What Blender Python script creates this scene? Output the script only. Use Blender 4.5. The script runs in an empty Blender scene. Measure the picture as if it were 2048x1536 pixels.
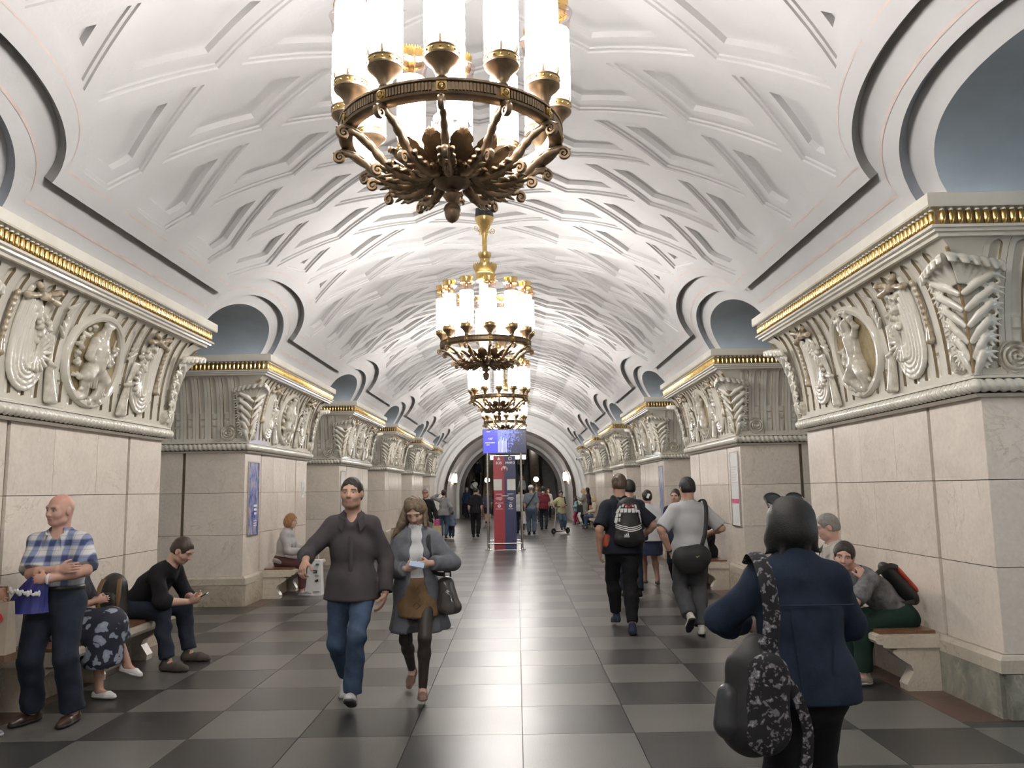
import bpy, math, random
import numpy as np
from math import sin, cos, pi, sqrt, radians, atan2, exp
from mathutils import Vector, Matrix
from mathutils.geometry import delaunay_2d_cdt

# ------------------------------------------------------------------ camera, world, exposure
scene = bpy.context.scene
FPX, PITCH, YAW, ROLL = 1614.24, .1293, -.0042, .0163
CAM = Vector((.3342, 0.0, 1.65))
_f = Vector((sin(YAW) * cos(PITCH), cos(YAW) * cos(PITCH), sin(PITCH)))
_r = Vector((cos(YAW), -sin(YAW), 0))
_u = _r.cross(_f)
_r, _u = _r * cos(ROLL) - _u * sin(ROLL), _u * cos(ROLL) + _r * sin(ROLL)
cd = bpy.data.cameras.new('camera')
cd.sensor_width = 36.0
cd.lens = FPX * 36 / 2048
cd.clip_start, cd.clip_end = .05, 200
cam = bpy.data.objects.new('camera', cd)
cam.matrix_world = Matrix(((_r.x, _u.x, -_f.x, CAM.x), (_r.y, _u.y, -_f.y, CAM.y), (_r.z, _u.z, -_f.z, CAM.z), (0, 0, 0, 1)))
scene.collection.objects.link(cam)
scene.camera = cam
w = bpy.data.worlds.new('world')
scene.world = w
w.use_nodes = True
w.node_tree.nodes['Background'].inputs[0].default_value = (.9, .93, 1, 1)
w.node_tree.nodes['Background'].inputs[1].default_value = .05
vs = scene.view_settings
vs.view_transform = 'Standard'
vs.look = 'None'
vs.gamma = 1
vs.use_curve_mapping = False
vs.exposure = 0.2
LAMP = 42.0                     # emission of the chandelier tubes
try:
    scene.cycles.max_bounces = 5
    scene.cycles.diffuse_bounces = 3
    scene.cycles.glossy_bounces = 2
    scene.cycles.transmission_bounces = 2
    scene.cycles.transparent_max_bounces = 5
    scene.cycles.sample_clamp_indirect = 4
    scene.cycles.use_adaptive_sampling = True
    scene.cycles.adaptive_threshold = .15
    scene.cycles.caustics_reflective = False
    scene.cycles.caustics_refractive = False
except Exception:
    pass

# ------------------------------------------------------------------ hall dimensions (metres)
S, L, Y1, LOFF = 6.4864, 4.337, 5.556, -.223      # bay length, cornice length, first pylon, left-side shift
XS = 3.76                                          # shaft face
BAY0 = Y1 - (S - L) / 2 + LOFF / 2                 # centre of the first passage
RV, ZC = 3.94, 1.50                                # vault radius and axis height
END = 40.3                                         # end wall
TW, TL, TX, TY = .7595, .7103, .3428, 5.7301       # floor grid
# ------------------------------------------------------------------ helpers
col = scene.collection
rnd = random.Random(7)

def new_mesh(name, verts, faces, mat=None, smooth=35, cols=None):
    me = bpy.data.meshes.new(name)
    me.from_pydata([tuple(map(float, v)) for v in verts] if not isinstance(verts, np.ndarray) else verts.tolist(), [], faces if isinstance(faces, list) else faces.tolist())
    if mat is not None:
        for m in (mat if isinstance(mat, (list, tuple)) else [mat]):
            me.materials.append(m)
    if cols is not None:
        a = me.color_attributes.new('Col', 'FLOAT_COLOR', 'POINT')
        a.data.foreach_set('color', np.asarray(cols, dtype=np.float32).ravel())
    if smooth:
        me.polygons.foreach_set('use_smooth', [True] * len(me.polygons))
        if smooth < 180:
            try:
                me.set_sharp_from_angle(angle=radians(smooth))
            except Exception:
                pass
    me.update()
    return me

def link(name, data, parent=None, loc=(0, 0, 0), rot=(0, 0, 0), sc=(1, 1, 1), kind=None, label=None):
    o = bpy.data.objects.new(name, data)
    col.objects.link(o)
    o.location, o.rotation_euler, o.scale = loc, rot, sc
    if parent is not None:
        o.parent = parent
    if kind:
        o['kind'] = kind
    if label:
        o['label'] = label
    return o

def tag(o, label, cat, group=None):
    o['label'] = label
    o['category'] = cat
    if group:
        o['group'] = group
    return o

def thing(name, label, cat, loc=(0, 0, 0), rz=0.0, group=None):
    o = bpy.data.objects.new(name, None)
    o.empty_display_size = .1
    col.objects.link(o)
    o.location, o.rotation_euler = loc, (0, 0, rz)
    return tag(o, label, cat, group)

def dup(o, parent=None):
    c = o.copy()
    col.objects.link(c)
    c.parent = parent
    for ch in o.children:
        dup(ch, c)
    return c

class MB:
    """collects shapes into one mesh"""
    def __init__(s):
        s.v, s.f, s.m = [], [], []
    def add(s, verts, faces, mi=0):
        b = len(s.v)
        s.v += [tuple(p) for p in verts]
        s.f += [tuple(i + b for i in f) for f in faces]
        s.m += [mi] * len(faces)
        return s
    def box(s, x0, x1, y0, y1, z0, z1, mi=0):
        v = [(x, y, z) for z in (z0, z1) for y in (y0, y1) for x in (x0, x1)]
        return s.add(v, [(0, 2, 3, 1), (4, 5, 7, 6), (0, 1, 5, 4), (2, 6, 7, 3), (0, 4, 6, 2), (1, 3, 7, 5)], mi)
    def grid(s, P, nu, nv, closeu=False, flip=False, mi=0):
        """P[i*nv+j]"""
        f = []
        for i in range(nu if closeu else nu - 1):
            for j in range(nv - 1):
                a, b = i * nv + j, ((i + 1) % nu) * nv + j
                q = (a, b, b + 1, a + 1)
                f.append(q[::-1] if flip else q)
        return s.add(P, f, mi)
    def lathe(s, prof, n=24, c=(0, 0, 0), rmod=None, mi=0):
        P = []
        for i in range(n):
            a = 2 * pi * i / n
            for (r, z) in prof:
                rr = r * (rmod(a, z) if rmod else 1)
                P.append((c[0] + rr * cos(a), c[1] + rr * sin(a), c[2] + z))
        return s.grid(P, n, len(prof), closeu=True, mi=mi)
    def tube(s, pts, rad, n=8, flat=(1, 1), cap=True, mi=0, up=None):
        pts = [Vector(p) for p in pts]
        if not isinstance(rad, (list, tuple)):
            rad = [rad] * len(pts)
        b = len(s.v)
        T = []
        for i in range(len(pts)):
            a, c = pts[max(i - 1, 0)], pts[min(i + 1, len(pts) - 1)]
            T.append((c - a).normalized() if (c - a).length > 1e-9 else Vector((0, 0, 1)))
        u = Vector(up) if up else (Vector((0, 0, 1)) if abs(T[0].z) < .9 else Vector((1, 0, 0)))
        for i, p in enumerate(pts):
            u = (u - T[i] * u.dot(T[i]))
            if u.length < 1e-6:
                u = T[i].orthogonal()
            u.normalize()
            w_ = T[i].cross(u)
            for k in range(n):
                a = 2 * pi * k / n
                s.v.append(tuple(p + u * (rad[i] * flat[0] * cos(a)) + w_ * (rad[i] * flat[1] * sin(a))))
        m = len(pts)
        for i in range(m - 1):
            for k in range(n):
                k2 = (k + 1) % n
                s.f.append((b + i * n + k, b + i * n + k2, b + (i + 1) * n + k2, b + (i + 1) * n + k))
                s.m.append(mi)
        if cap:
            s.f.append(tuple(b + k for k in range(n))[::-1])
            s.f.append(tuple(b + (m - 1) * n + k for k in range(n)))
            s.m += [mi, mi]
        return s
    def sphere(s, c, r, nu=10, nv=7, mi=0, sc=(1, 1, 1)):
        P = []
        for i in range(nu):
            for j in range(nv):
                a, t = 2 * pi * i / nu, pi * j / (nv - 1)
                P.append((c[0] + sc[0] * r * sin(t) * cos(a), c[1] + sc[1] * r * sin(t) * sin(a), c[2] - sc[2] * r * cos(t)))
        return s.grid(P, nu, nv, closeu=True, mi=mi)
    def prism(s, poly, axis_fn, d0, d1, mi=0):
        """poly: list of 2D; axis_fn(a,b,d)->xyz"""
        n = len(poly)
        v = [axis_fn(a, b, d0) for a, b in poly] + [axis_fn(a, b, d1) for a, b in poly]
        f = [tuple(range(n))[::-1], tuple(range(n, 2 * n))] + [(i, (i + 1) % n, n + (i + 1) % n, n + i) for i in range(n)]
        return s.add(v, f, mi)
    def warp(s, fn):
        s.v = [tuple(fn(*p)) for p in s.v]
        return s
    def mesh(s, name, mat=None, smooth=35):
        me = new_mesh(name, s.v, s.f, mat, smooth)
        if any(s.m):
            me.polygons.foreach_set('material_index', s.m)
        return me

def spiral(turns, r0, r1, n=28, a0=0.0, dirn=1):
    out = []
    for i in range(n):
        t = i / (n - 1)
        r = r0 + (r1 - r0) * t
        a = a0 + dirn * 2 * pi * turns * t
        out.append((r * cos(a), r * sin(a)))
    return out

# ------------------------------------------------------------------ materials
MATS = {}
def nodes_of(name):
    m = bpy.data.materials.new(name)
    m.use_nodes = True
    nt = m.node_tree
    b = nt.nodes['Principled BSDF']
    return m, nt, b

def N(nt, typ, **kw):
    n = nt.nodes.new(typ)
    for k, v in kw.items():
        if k.startswith('_'):
            setattr(n, k[1:], v)
        else:
            key = k.replace('__', ' ')
            n.inputs[key].default_value = v
    return n

def ramp(nt, stops, src, interp='LINEAR'):
    r = nt.nodes.new('ShaderNodeValToRGB')
    cr = r.color_ramp
    cr.interpolation = interp
    while len(cr.elements) < len(stops):
        cr.elements.new(.5)
    for e, (p, c) in zip(cr.elements, stops):
        e.position = p
        e.color = (*c, 1) if len(c) == 3 else c
    nt.links.new(src, r.inputs[0])
    return r

def mat(name, c, rough=.5, metal=0.0, var=.12, scale=6.0, bump=0.0, bscale=40.0, coat=0.0, spec=.5, c2=None, vec='Object', rnd_obj=0.0, sheen=0.0):
    """plain surface with a little noise in its colour and relief"""
    if name in MATS:
        return MATS[name]
    m, nt, b = nodes_of(name)
    tc = nt.nodes.new('ShaderNodeTexCoord')
    no = N(nt, 'ShaderNodeTexNoise', Scale=scale, Detail=5.0, Roughness=.6)
    nt.links.new(tc.outputs[vec], no.inputs['Vector'])
    lo = [max(0, x * (1 - var)) for x in c]
    hi = list(c2) if c2 else [min(1, x * (1 + var)) for x in c]
    r = ramp(nt, [(.3, lo), (.7, hi)], no.outputs['Fac'])
    out = r.outputs[0]
    if rnd_obj:
        oi = nt.nodes.new('ShaderNodeObjectInfo')
        hs = N(nt, 'ShaderNodeHueSaturation')
        mp = N(nt, 'ShaderNodeMapRange')
        mp.inputs['To Min'].default_value = 1 - rnd_obj
        mp.inputs['To Max'].default_value = 1 + rnd_obj
        nt.links.new(oi.outputs['Random'], mp.inputs['Value'])
        nt.links.new(mp.outputs[0], hs.inputs['Value'])
        nt.links.new(out, hs.inputs['Color'])
        out = hs.outputs[0]
    nt.links.new(out, b.inputs['Base Color'])
    b.inputs['Roughness'].default_value = rough
    b.inputs['Metallic'].default_value = metal
    b.inputs['Specular IOR Level'].default_value = spec
    b.inputs['Coat Weight'].default_value = coat
    b.inputs['Coat Roughness'].default_value = .08
    if sheen:
        b.inputs['Sheen Weight'].default_value = sheen
    if bump:
        n2 = N(nt, 'ShaderNodeTexNoise', Scale=bscale, Detail=4.0)
        nt.links.new(tc.outputs[vec], n2.inputs['Vector'])
        bp = N(nt, 'ShaderNodeBump', Strength=bump, Distance=.02)
        nt.links.new(n2.outputs['Fac'], bp.inputs['Height'])
        nt.links.new(bp.outputs[0], b.inputs['Normal'])
    MATS[name] = m
    return m

def marble(name, base, vein, dark, rough=.25, scale=1.2, vpos=.5, vw=.06, rnd_obj=.06):
    if name in MATS:
        return MATS[name]
    m, nt, b = nodes_of(name)
    ge = nt.nodes.new('ShaderNodeNewGeometry')
    oi = nt.nodes.new('ShaderNodeObjectInfo')
    add = N(nt, 'ShaderNodeVectorMath', _operation='MULTIPLY_ADD')
    add.inputs[1].default_value = (1, 1, 1)
    sc_ = N(nt, 'ShaderNodeVectorMath', _operation='SCALE')
    cmb = nt.nodes.new('ShaderNodeCombineXYZ')
    for i in range(3):
        nt.links.new(oi.outputs['Random'], cmb.inputs[i])
    nt.links.new(cmb.outputs[0], sc_.inputs[0])
    sc_.inputs['Scale'].default_value = 37.0
    nt.links.new(ge.outputs['Position'], add.inputs[0])
    nt.links.new(sc_.outputs[0], add.inputs[2])
    n1 = N(nt, 'ShaderNodeTexNoise', Scale=scale, Detail=5.0, Roughness=.65, Distortion=1.6)
    n2 = N(nt, 'ShaderNodeTexNoise', Scale=scale * .8, Detail=6.0, Roughness=.6, Distortion=2.2)
    n3 = N(nt, 'ShaderNodeTexNoise', Scale=scale * 22, Detail=3.0)
    for n in (n1, n2, n3):
        nt.links.new(add.outputs[0], n.inputs['Vector'])
    r1 = ramp(nt, [(.3, dark), (.62, base)], n1.outputs['Fac'])
    r2 = ramp(nt, [(vpos - vw, (0, 0, 0)), (vpos, (1, 1, 1)), (vpos + vw, (0, 0, 0))], n2.outputs['Fac'])
    r3 = ramp(nt, [(.3, (.93, .93, .93)), (.7, (1.04, 1.03, 1.02))], n3.outputs['Fac'])
    gate = ramp(nt, [(.42, (0, 0, 0)), (.66, (1, 1, 1))], n1.outputs['Color'])
    mul = N(nt, 'ShaderNodeMath', _operation='MULTIPLY')
    nt.links.new(r2.outputs[0], mul.inputs[0])
    nt.links.new(gate.outputs[0], mul.inputs[1])
    mx = nt.nodes.new('ShaderNodeMix')
    mx.data_type = 'RGBA'
    nt.links.new(mul.outputs[0], mx.inputs[0])
    nt.links.new(r1.outputs[0], mx.inputs[6])
    mx.inputs[7].default_value = (*vein, 1)
    mx2 = nt.nodes.new('ShaderNodeMix')
    mx2.data_type = 'RGBA'
    mx2.blend_type = 'MULTIPLY'
    mx2.inputs[0].default_value = 1
    nt.links.new(mx.outputs[2], mx2.inputs[6])
    nt.links.new(r3.outputs[0], mx2.inputs[7])
    hs = N(nt, 'ShaderNodeHueSaturation')
    mp = N(nt, 'ShaderNodeMapRange')
    mp.inputs['To Min'].default_value = 1 - rnd_obj
    mp.inputs['To Max'].default_value = 1 + rnd_obj
    nt.links.new(oi.outputs['Random'], mp.inputs['Value'])
    nt.links.new(mp.outputs[0], hs.inputs['Value'])
    nt.links.new(mx2.outputs[2], hs.inputs['Color'])
    nt.links.new(hs.outputs[0], b.inputs['Base Color'])
    b.inputs['Roughness'].default_value = rough
    MATS[name] = m
    return m

def emit(name, c, strength, base=(.9, .9, .9)):
    if name in MATS:
        return MATS[name]
    m, nt, b = nodes_of(name)
    b.inputs['Base Color'].default_value = (*base, 1)
    b.inputs['Emission Color'].default_value = (*c, 1)
    b.inputs['Emission Strength'].default_value = strength
    MATS[name] = m
    return m

def glass(name, c=(1, 1, 1), mixf=.2, rough=.05):
    """thin clear pane or shade: lets most light through, mirrors some"""
    m, nt, b = nodes_of(name)
    out = nt.nodes['Material Output']
    tr = nt.nodes.new('ShaderNodeBsdfTransparent')
    tr.inputs[0].default_value = (*c, 1)
    gl = nt.nodes.new('ShaderNodeBsdfGlossy')
    gl.inputs['Roughness'].default_value = rough
    mx = nt.nodes.new('ShaderNodeMixShader')
    mx.inputs[0].default_value = mixf
    nt.links.new(tr.outputs[0], mx.inputs[1])
    nt.links.new(gl.outputs[0], mx.inputs[2])
    nt.links.new(mx.outputs[0], out.inputs['Surface'])
    MATS[name] = m
    return m

M_PLASTER = mat('white_plaster', (.57, .563, .56), .75, var=.03, scale=2.5, bump=.06, bscale=30, vec='Object')
M_REVEAL = mat('grey_reveal', (.23, .225, .22), .8, var=.08)  # even grey for the outer step faces of the vault
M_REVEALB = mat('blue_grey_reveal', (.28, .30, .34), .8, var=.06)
M_PASSV = mat('blue_grey_passage_vault', (.48, .56, .64), .85, var=.1, scale=2)  # blue-grey paint, made bluer and lighter to stand in for platform light
M_PINK = mat('pink_line', (.64, .53, .49), .8, var=.1)
M_CERAMIC = mat('cream_glazed_ceramic', (.76, .72, .62), .12, var=.08, scale=3, bump=.05, bscale=18, coat=.3, c2=(.80, .77, .69))
M_CERDARK = mat('grimy_joint', (.16, .13, .085), .7, var=.2)
M_LUSTRE = mat('brown_lustre_glaze', (.30, .21, .11), .14, var=.35, scale=14, coat=.3)
M_ORN = mat('cream_relief_glaze', (.68, .62, .50), .10, var=.32, scale=11, coat=.3, c2=(.79, .76, .67))
M_GOLD = mat('gold_leaf', (.88, .60, .22), .22, metal=1.0, var=.15, scale=10)
M_BRONZE = mat('aged_bronze', (.27, .195, .125), .40, metal=.8, var=.3, scale=14)
M_BRASS = mat('aged_brass', (.52, .37, .15), .28, metal=1.0, var=.2, scale=12)
M_MARBLE = marble('beige_marble', (.86, .775, .68), (.60, .52, .42), (.76, .69, .61), rough=.22, vpos=.5, vw=.012)
M_PLINTH = marble('veined_ochre_marble', (.60, .535, .43), (.16, .11, .07), (.40, .35, .27), rough=.3, scale=2.6, vpos=.5, vw=.03)
M_BENCH = marble('cream_bench_marble', (.64, .585, .49), (.40, .33, .22), (.54, .48, .39), rough=.3, scale=2, vpos=.5, vw=.02)
M_BROWNFLOOR = marble('red_brown_floor_marble', (.115, .062, .048), (.2, .14, .12), (.075, .042, .034), rough=.28, scale=2.2, vpos=.5, vw=.02)
M_GROUT = mat('floor_grout', (.10, .095, .09), .7)
def granite(name, c, rough):
    m, nt, b = nodes_of(name)
    ge = nt.nodes.new('ShaderNodeNewGeometry')
    oi = nt.nodes.new('ShaderNodeObjectInfo')
    n1 = N(nt, 'ShaderNodeTexNoise', Scale=160.0, Detail=2.0)
    n2 = N(nt, 'ShaderNodeTexNoise', Scale=1.7, Detail=3.0)
    n3 = N(nt, 'ShaderNodeTexNoise', Scale=5.0, Detail=3.0)
    for n in (n1, n2, n3):
        nt.links.new(ge.outputs['Position'], n.inputs['Vector'])
    r1 = ramp(nt, [(.32, [x * .72 for x in c]), (.7, [x * 1.35 for x in c])], n1.outputs['Fac'])
    r2 = ramp(nt, [(.3, (.9, .9, .9)), (.7, (1.1, 1.1, 1.1))], n2.outputs['Fac'])
    mx = nt.nodes.new('ShaderNodeMix')
    mx.data_type = 'RGBA'
    mx.blend_type = 'MULTIPLY'
    mx.inputs[0].default_value = 1
    nt.links.new(r1.outputs[0], mx.inputs[6])
    nt.links.new(r2.outputs[0], mx.inputs[7])
    hs = N(nt, 'ShaderNodeHueSaturation')
    mp = N(nt, 'ShaderNodeMapRange')
    mp.inputs['To Min'].default_value, mp.inputs['To Max'].default_value = .9, 1.12
    nt.links.new(oi.outputs['Random'], mp.inputs['Value'])
    nt.links.new(mp.outputs[0], hs.inputs['Value'])
    nt.links.new(mx.outputs[2], hs.inputs['Color'])
    nt.links.new(hs.outputs[0], b.inputs['Base Color'])
    b.inputs['Roughness'].default_value = rough
    b.inputs['Specular IOR Level'].default_value = .6
    MATS[name] = m
    return m
M_TILE_D = granite('dark_granite', (.042, .041, .040), .32)
M_TILE_L = granite('grey_granite', (.118, .113, .104), .34)
# ------------------------------------------------------------------ organic shapes: smooth unions meshed by surface nets
def cone(a, b, ra, rb, **kw):
    d = dict(t='cone', a=np.array(a, float), b=np.array(b, float), ra=ra, rb=rb)
    d.update(kw)
    return d
def ell(c, r, M=None, **kw):
    d = dict(t='ell', c=np.array(c, float), r=np.array(r, float), M=M)
    d.update(kw)
    return d
def _bbox(p):
    if p['t'] == 'cone':
        r = max(p['ra'], p['rb']) * max(1.0, p.get('fl', 1.0))
        return np.minimum(p['a'], p['b']) - r, np.maximum(p['a'], p['b']) + r
    r = float(max(p['r']))
    return p['c'] - r, p['c'] + r
def _eval(p, X, Y, Z):
    if p['t'] == 'ell':
        dx, dy, dz = X - p['c'][0], Y - p['c'][1], Z - p['c'][2]
        if p['M'] is not None:
            M = p['M']                              # columns: local axes in the working frame
            dx, dy, dz = (M[0][0] * dx + M[1][0] * dy + M[2][0] * dz, M[0][1] * dx + M[1][1] * dy + M[2][1] * dz, M[0][2] * dx + M[1][2] * dy + M[2][2] * dz)
        rx, ry, rz = p['r']
        k0 = np.sqrt((dx / rx) ** 2 + (dy / ry) ** 2 + (dz / rz) ** 2)
        k1 = np.sqrt((dx / rx ** 2) ** 2 + (dy / ry ** 2) ** 2 + (dz / rz ** 2) ** 2)
        return k0 * (k0 - 1) / np.maximum(k1, 1e-6)
    a, b, ra, rb = p['a'], p['b'], p['ra'], p['rb']
    dx, dy, dz = X - a[0], Y - a[1], Z - a[2]
    ba = b - a
    l2 = max(float(ba @ ba), 1e-10)
    if 'fl' in p:                                   # flattened across direction n
        n, fl = p['n'], p['fl']
        n = n - ba * (float(n @ ba) / l2)
        n = n / max(np.linalg.norm(n), 1e-9)
        s = dx * n[0] + dy * n[1] + dz * n[2]
        e = s * (1 / fl - 1)
        ex, ey, ez = dx + e * n[0], dy + e * n[1], dz + e * n[2]
    else:
        ex, ey, ez = dx, dy, dz
    h = np.clip((ex * ba[0] + ey * ba[1] + ez * ba[2]) / l2, 0, 1)
    qx, qy, qz = ex - h * ba[0], ey - h * ba[1], ez - h * ba[2]
    d = np.sqrt(qx * qx + qy * qy + qz * qz) - (ra + (rb - ra) * h)
    if 'fl' in p:
        d = d * (min(1.0, p['fl']) * .5 + .5)
    l = sqrt(l2)
    if p.get('cutb'):
        d = np.maximum(d, (dx * ba[0] + dy * ba[1] + dz * ba[2]) / l - l)
    if p.get('cuta'):
        d = np.maximum(d, -(dx * ba[0] + dy * ba[1] + dz * ba[2]) / l)
    return d
def sdf_mesh(prims, res=.014, k=.02, fine=(), noise=None, grow=0.0, cuts=()):
    pr = []
    for p in prims:
        if isinstance(p, tuple):
            p = cone(p[1], p[2], p[3], p[4])
        pr.append(p)
    bb = [_bbox(p) for p in pr if p.get('op') != 'sub']
    lo = np.min([b[0] for b in bb], axis=0) - .03 - grow
    hi = np.max([b[1] for b in bb], axis=0) + .03 + grow
    ax = []
    for i in range(3):
        c = [lo[i]]
        while c[-1] < hi[i]:
            st = res
            for (l_, h_, r_) in fine:
                if l_[i] - .5 * r_ <= c[-1] <= h_[i]:
                    st = min(st, r_)
            c.append(c[-1] + st)
        ax.append(np.array(c, dtype=np.float32))
    nx, ny, nz = map(len, ax)
    D = np.full((nx, ny, nz), .5, dtype=np.float32)
    for p in pr:
        b0, b1 = _bbox(p)
        kk = p.get('k', k)
        m = kk + 2.5 * res + grow
        sl = []
        for i in range(3):
            a = max(0, int(np.searchsorted(ax[i], b0[i] - m)) - 1)
            c = min(len(ax[i]), int(np.searchsorted(ax[i], b1[i] + m)) + 1)
            sl.append(slice(a, c))
        if any(s.stop - s.start < 1 for s in sl):
            continue
        X, Y, Z = ax[0][sl[0]][:, None, None], ax[1][sl[1]][None, :, None], ax[2][sl[2]][None, None, :]
        d = _eval(p, X, Y, Z).astype(np.float32)
        A = D[sl[0], sl[1], sl[2]]
        if p.get('op') == 'sub':
            h = np.clip(.5 - .5 * (A + d) / kk, 0, 1)
            D[sl[0], sl[1], sl[2]] = A + (-d - A) * h + kk * h * (1 - h)
        else:
            h = np.clip(.5 + .5 * (A - d) / kk, 0, 1)
            D[sl[0], sl[1], sl[2]] = A + (d - A) * h - kk * h * (1 - h)
    X, Y, Z = ax[0][:, None, None], ax[1][None, :, None], ax[2][None, None, :]
    if grow:
        D = D - grow
    if noise is not None:
        D = D + noise(X, Y, Z).astype(np.float32)
    for (pt, nrm) in cuts:                          # keep the side the normal points away from
        D = np.maximum(D, ((X - pt[0]) * nrm[0] + (Y - pt[1]) * nrm[1] + (Z - pt[2]) * nrm[2]).astype(np.float32))
    return nets(D, ax)
def nets(D, ax):
    s = D < 0
    nx, ny, nz = D.shape
    cnt = np.zeros((nx - 1, ny - 1, nz - 1), dtype=np.int8)
    for i in (0, 1):
        for j in (0, 1):
            for k in (0, 1):
                cnt += s[i:nx - 1 + i, j:ny - 1 + j, k:nz - 1 + k]
    act = (cnt > 0) & (cnt < 8)
    I, J, K = np.nonzero(act)
    M = len(I)
    if M == 0:
        return np.zeros((0, 3)), []
    C = {}
    for i in (0, 1):
        for j in (0, 1):
            for k in (0, 1):
                C[i, j, k] = D[I + i, J + j, K + k]
    acc = np.zeros((M, 3))
    n = np.zeros(M)
    for a in C:
        for axs in range(3):
            if a[axs]:
                continue
            b = list(a)
            b[axs] = 1
            b = tuple(b)
            va, vb = C[a], C[b]
            m = (va < 0) != (vb < 0)
            t = np.where(m, va / np.where(m, va - vb, 1), 0)
            pos = np.empty((M, 3))
            for q, idx in enumerate((I, J, K)):
                c0 = ax[q][idx + a[q]]
                pos[:, q] = c0 if q != axs else c0 + (ax[q][idx + 1] - ax[q][idx]) * t
            acc += np.where(m[:, None], pos, 0)
            n += m
    V = acc / n[:, None]
    idx = np.full(act.shape, -1, dtype=np.int64)
    idx[I, J, K] = np.arange(M)
    F = []
    for axs in range(3):
        sa = [slice(None)] * 3
        sb = [slice(None)] * 3
        sa[axs], sb[axs] = slice(0, -1), slice(1, None)
        ch = s[tuple(sa)] != s[tuple(sb)]
        o1, o2 = (axs + 1) % 3, (axs + 2) % 3
        E = np.nonzero(ch)
        e = [E[0], E[1], E[2]]
        ok = (e[o1] >= 1) & (e[o2] >= 1) & (e[o1] <= act.shape[o1] - 1) & (e[o2] <= act.shape[o2] - 1)
        e = [x[ok] for x in e]
        if len(e[0]) == 0:
            continue
        def cell(d1, d2):
            c = [x.copy() for x in e]
            c[o1] -= d1
            c[o2] -= d2
            return idx[c[0], c[1], c[2]]
        q = np.stack([cell(1, 1), cell(0, 1), cell(0, 0), cell(1, 0)], axis=1)
        neg = s[e[0], e[1], e[2]]
        q[~neg] = q[~neg][:, ::-1]
        q = q[(q >= 0).all(axis=1)]
        F.append(q)
    return V, np.concatenate(F)
def wrinkle(amp=.004, f=(9, 9, 14), seed=0):
    r = random.Random(seed)
    w = [(r.uniform(.6, 1.6) * f[0], r.uniform(.6, 1.6) * f[1], r.uniform(.5, 1.6) * f[2], r.uniform(0, 6.28)) for _ in range(6)]
    def fn(X, Y, Z):
        t = 0
        for a, b, c, p in w:
            t = t + np.sin(a * X * r_s[0] + b * Y + c * Z + p)
        return amp * np.abs(t) ** 1.2 / 2.2 - amp * .6
    r_s = [1.0]
    return fn
# ------------------------------------------------------------------ floor
BACK = -9.0
def cR(i):
    return Y1 + (i - 1) * S + L / 2
def cL(i):
    return cR(i) + LOFF
floor = link('floor', MB().box(-12, 12, BACK, 53, -.12, -.018).mesh('floor', M_GROUT, 0), kind='structure')
tiles = []
r0, r1 = int((BACK - TY) / TL), int((50 - TY) / TL)
for r in range(r0, r1):
    y0, y1 = TY + r * TL, TY + (r + 1) * TL
    for j in range(-4, 5):
        tiles.append((TX + (j - 1) * TW, TX + j * TW, y0, y1, (j + r) % 2 == 0, True))
    for side, cc in ((1, cR), (-1, cL)):
        for i in range(0, 8):
            a, b = cc(i - 1) + 1.87, cc(i) - 1.87
            if i == 7:
                continue
            c0, c1 = max(a, y0), min(b, y1)
            if c1 - c0 < .02 or c0 > END - 1.5:
                continue
            for k in range(4):
                j = 5 + k if side > 0 else -5 - k
                x0, x1 = TX + (j - 1) * TW, TX + j * TW
                tiles.append((x0, x1, c0, c1, (j + r) % 2 == 0, False))
def tile_box(mb, x0, x1, y0, y1):
    g = .0022
    return mb.box(x0 + g, x1 - g, y0 + g, y1 - g, -.018, 0)
full = {k: tile_box(MB(), -TW / 2, TW / 2, -TL / 2, TL / 2).mesh('tile', m, 0) for k, m in ((True, M_TILE_L), (False, M_TILE_D))}
def seen_area(t):
    x, y = (t[0] + t[1]) / 2 - CAM.x, (t[2] + t[3]) / 2
    if y < 4.2 or abs(x) > y * .70:
        return 0
    return (t[1] - t[0]) * (t[3] - t[2]) / y ** 3
tiles.sort(key=seen_area, reverse=True)
rest = {True: MB(), False: MB()}
for n, t in enumerate(tiles):
    if n < 296 and seen_area(t) > 0:
        if t[5]:
            me = full[t[4]]
        else:
            me = tile_box(MB(), -(t[1] - t[0]) / 2, (t[1] - t[0]) / 2, -(t[3] - t[2]) / 2, (t[3] - t[2]) / 2).mesh('tile', M_TILE_L if t[4] else M_TILE_D, 0)
        link('floor_tile', me, floor, ((t[0] + t[1]) / 2, (t[2] + t[3]) / 2, 0))
    else:
        tile_box(rest[t[4]], *t[:4])
link('grey_floor_tiling', rest[True].mesh('tiling', M_TILE_L, 0), floor, kind='stuff')
link('dark_floor_tiling', rest[False].mesh('tiling', M_TILE_D, 0), floor, kind='stuff')
for side, cc in ((1, cR), (-1, cL)):
    for i in range(0, 7):
        x0 = TX + 4 * TW + .002 if side > 0 else -(XS + .1)
        x1 = XS + .1 if side > 0 else TX - 5 * TW - .002
        y0, y1 = cc(i) - 1.868, min(cc(i) + 1.868, END)
        if i < 1:
            link('floor_border', MB().box(x0, x1, y0, y1, -.018, 0).mesh('border', M_BROWNFLOOR, 0), floor)
            continue
        for k in range(4):
            a, b = y0 + (y1 - y0) * k / 4, y0 + (y1 - y0) * (k + 1) / 4
            link('floor_border', MB().box(x0, x1, a + .002, b - .002, -.018, 0).mesh('border', M_BROWNFLOOR, 0), floor)

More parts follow.
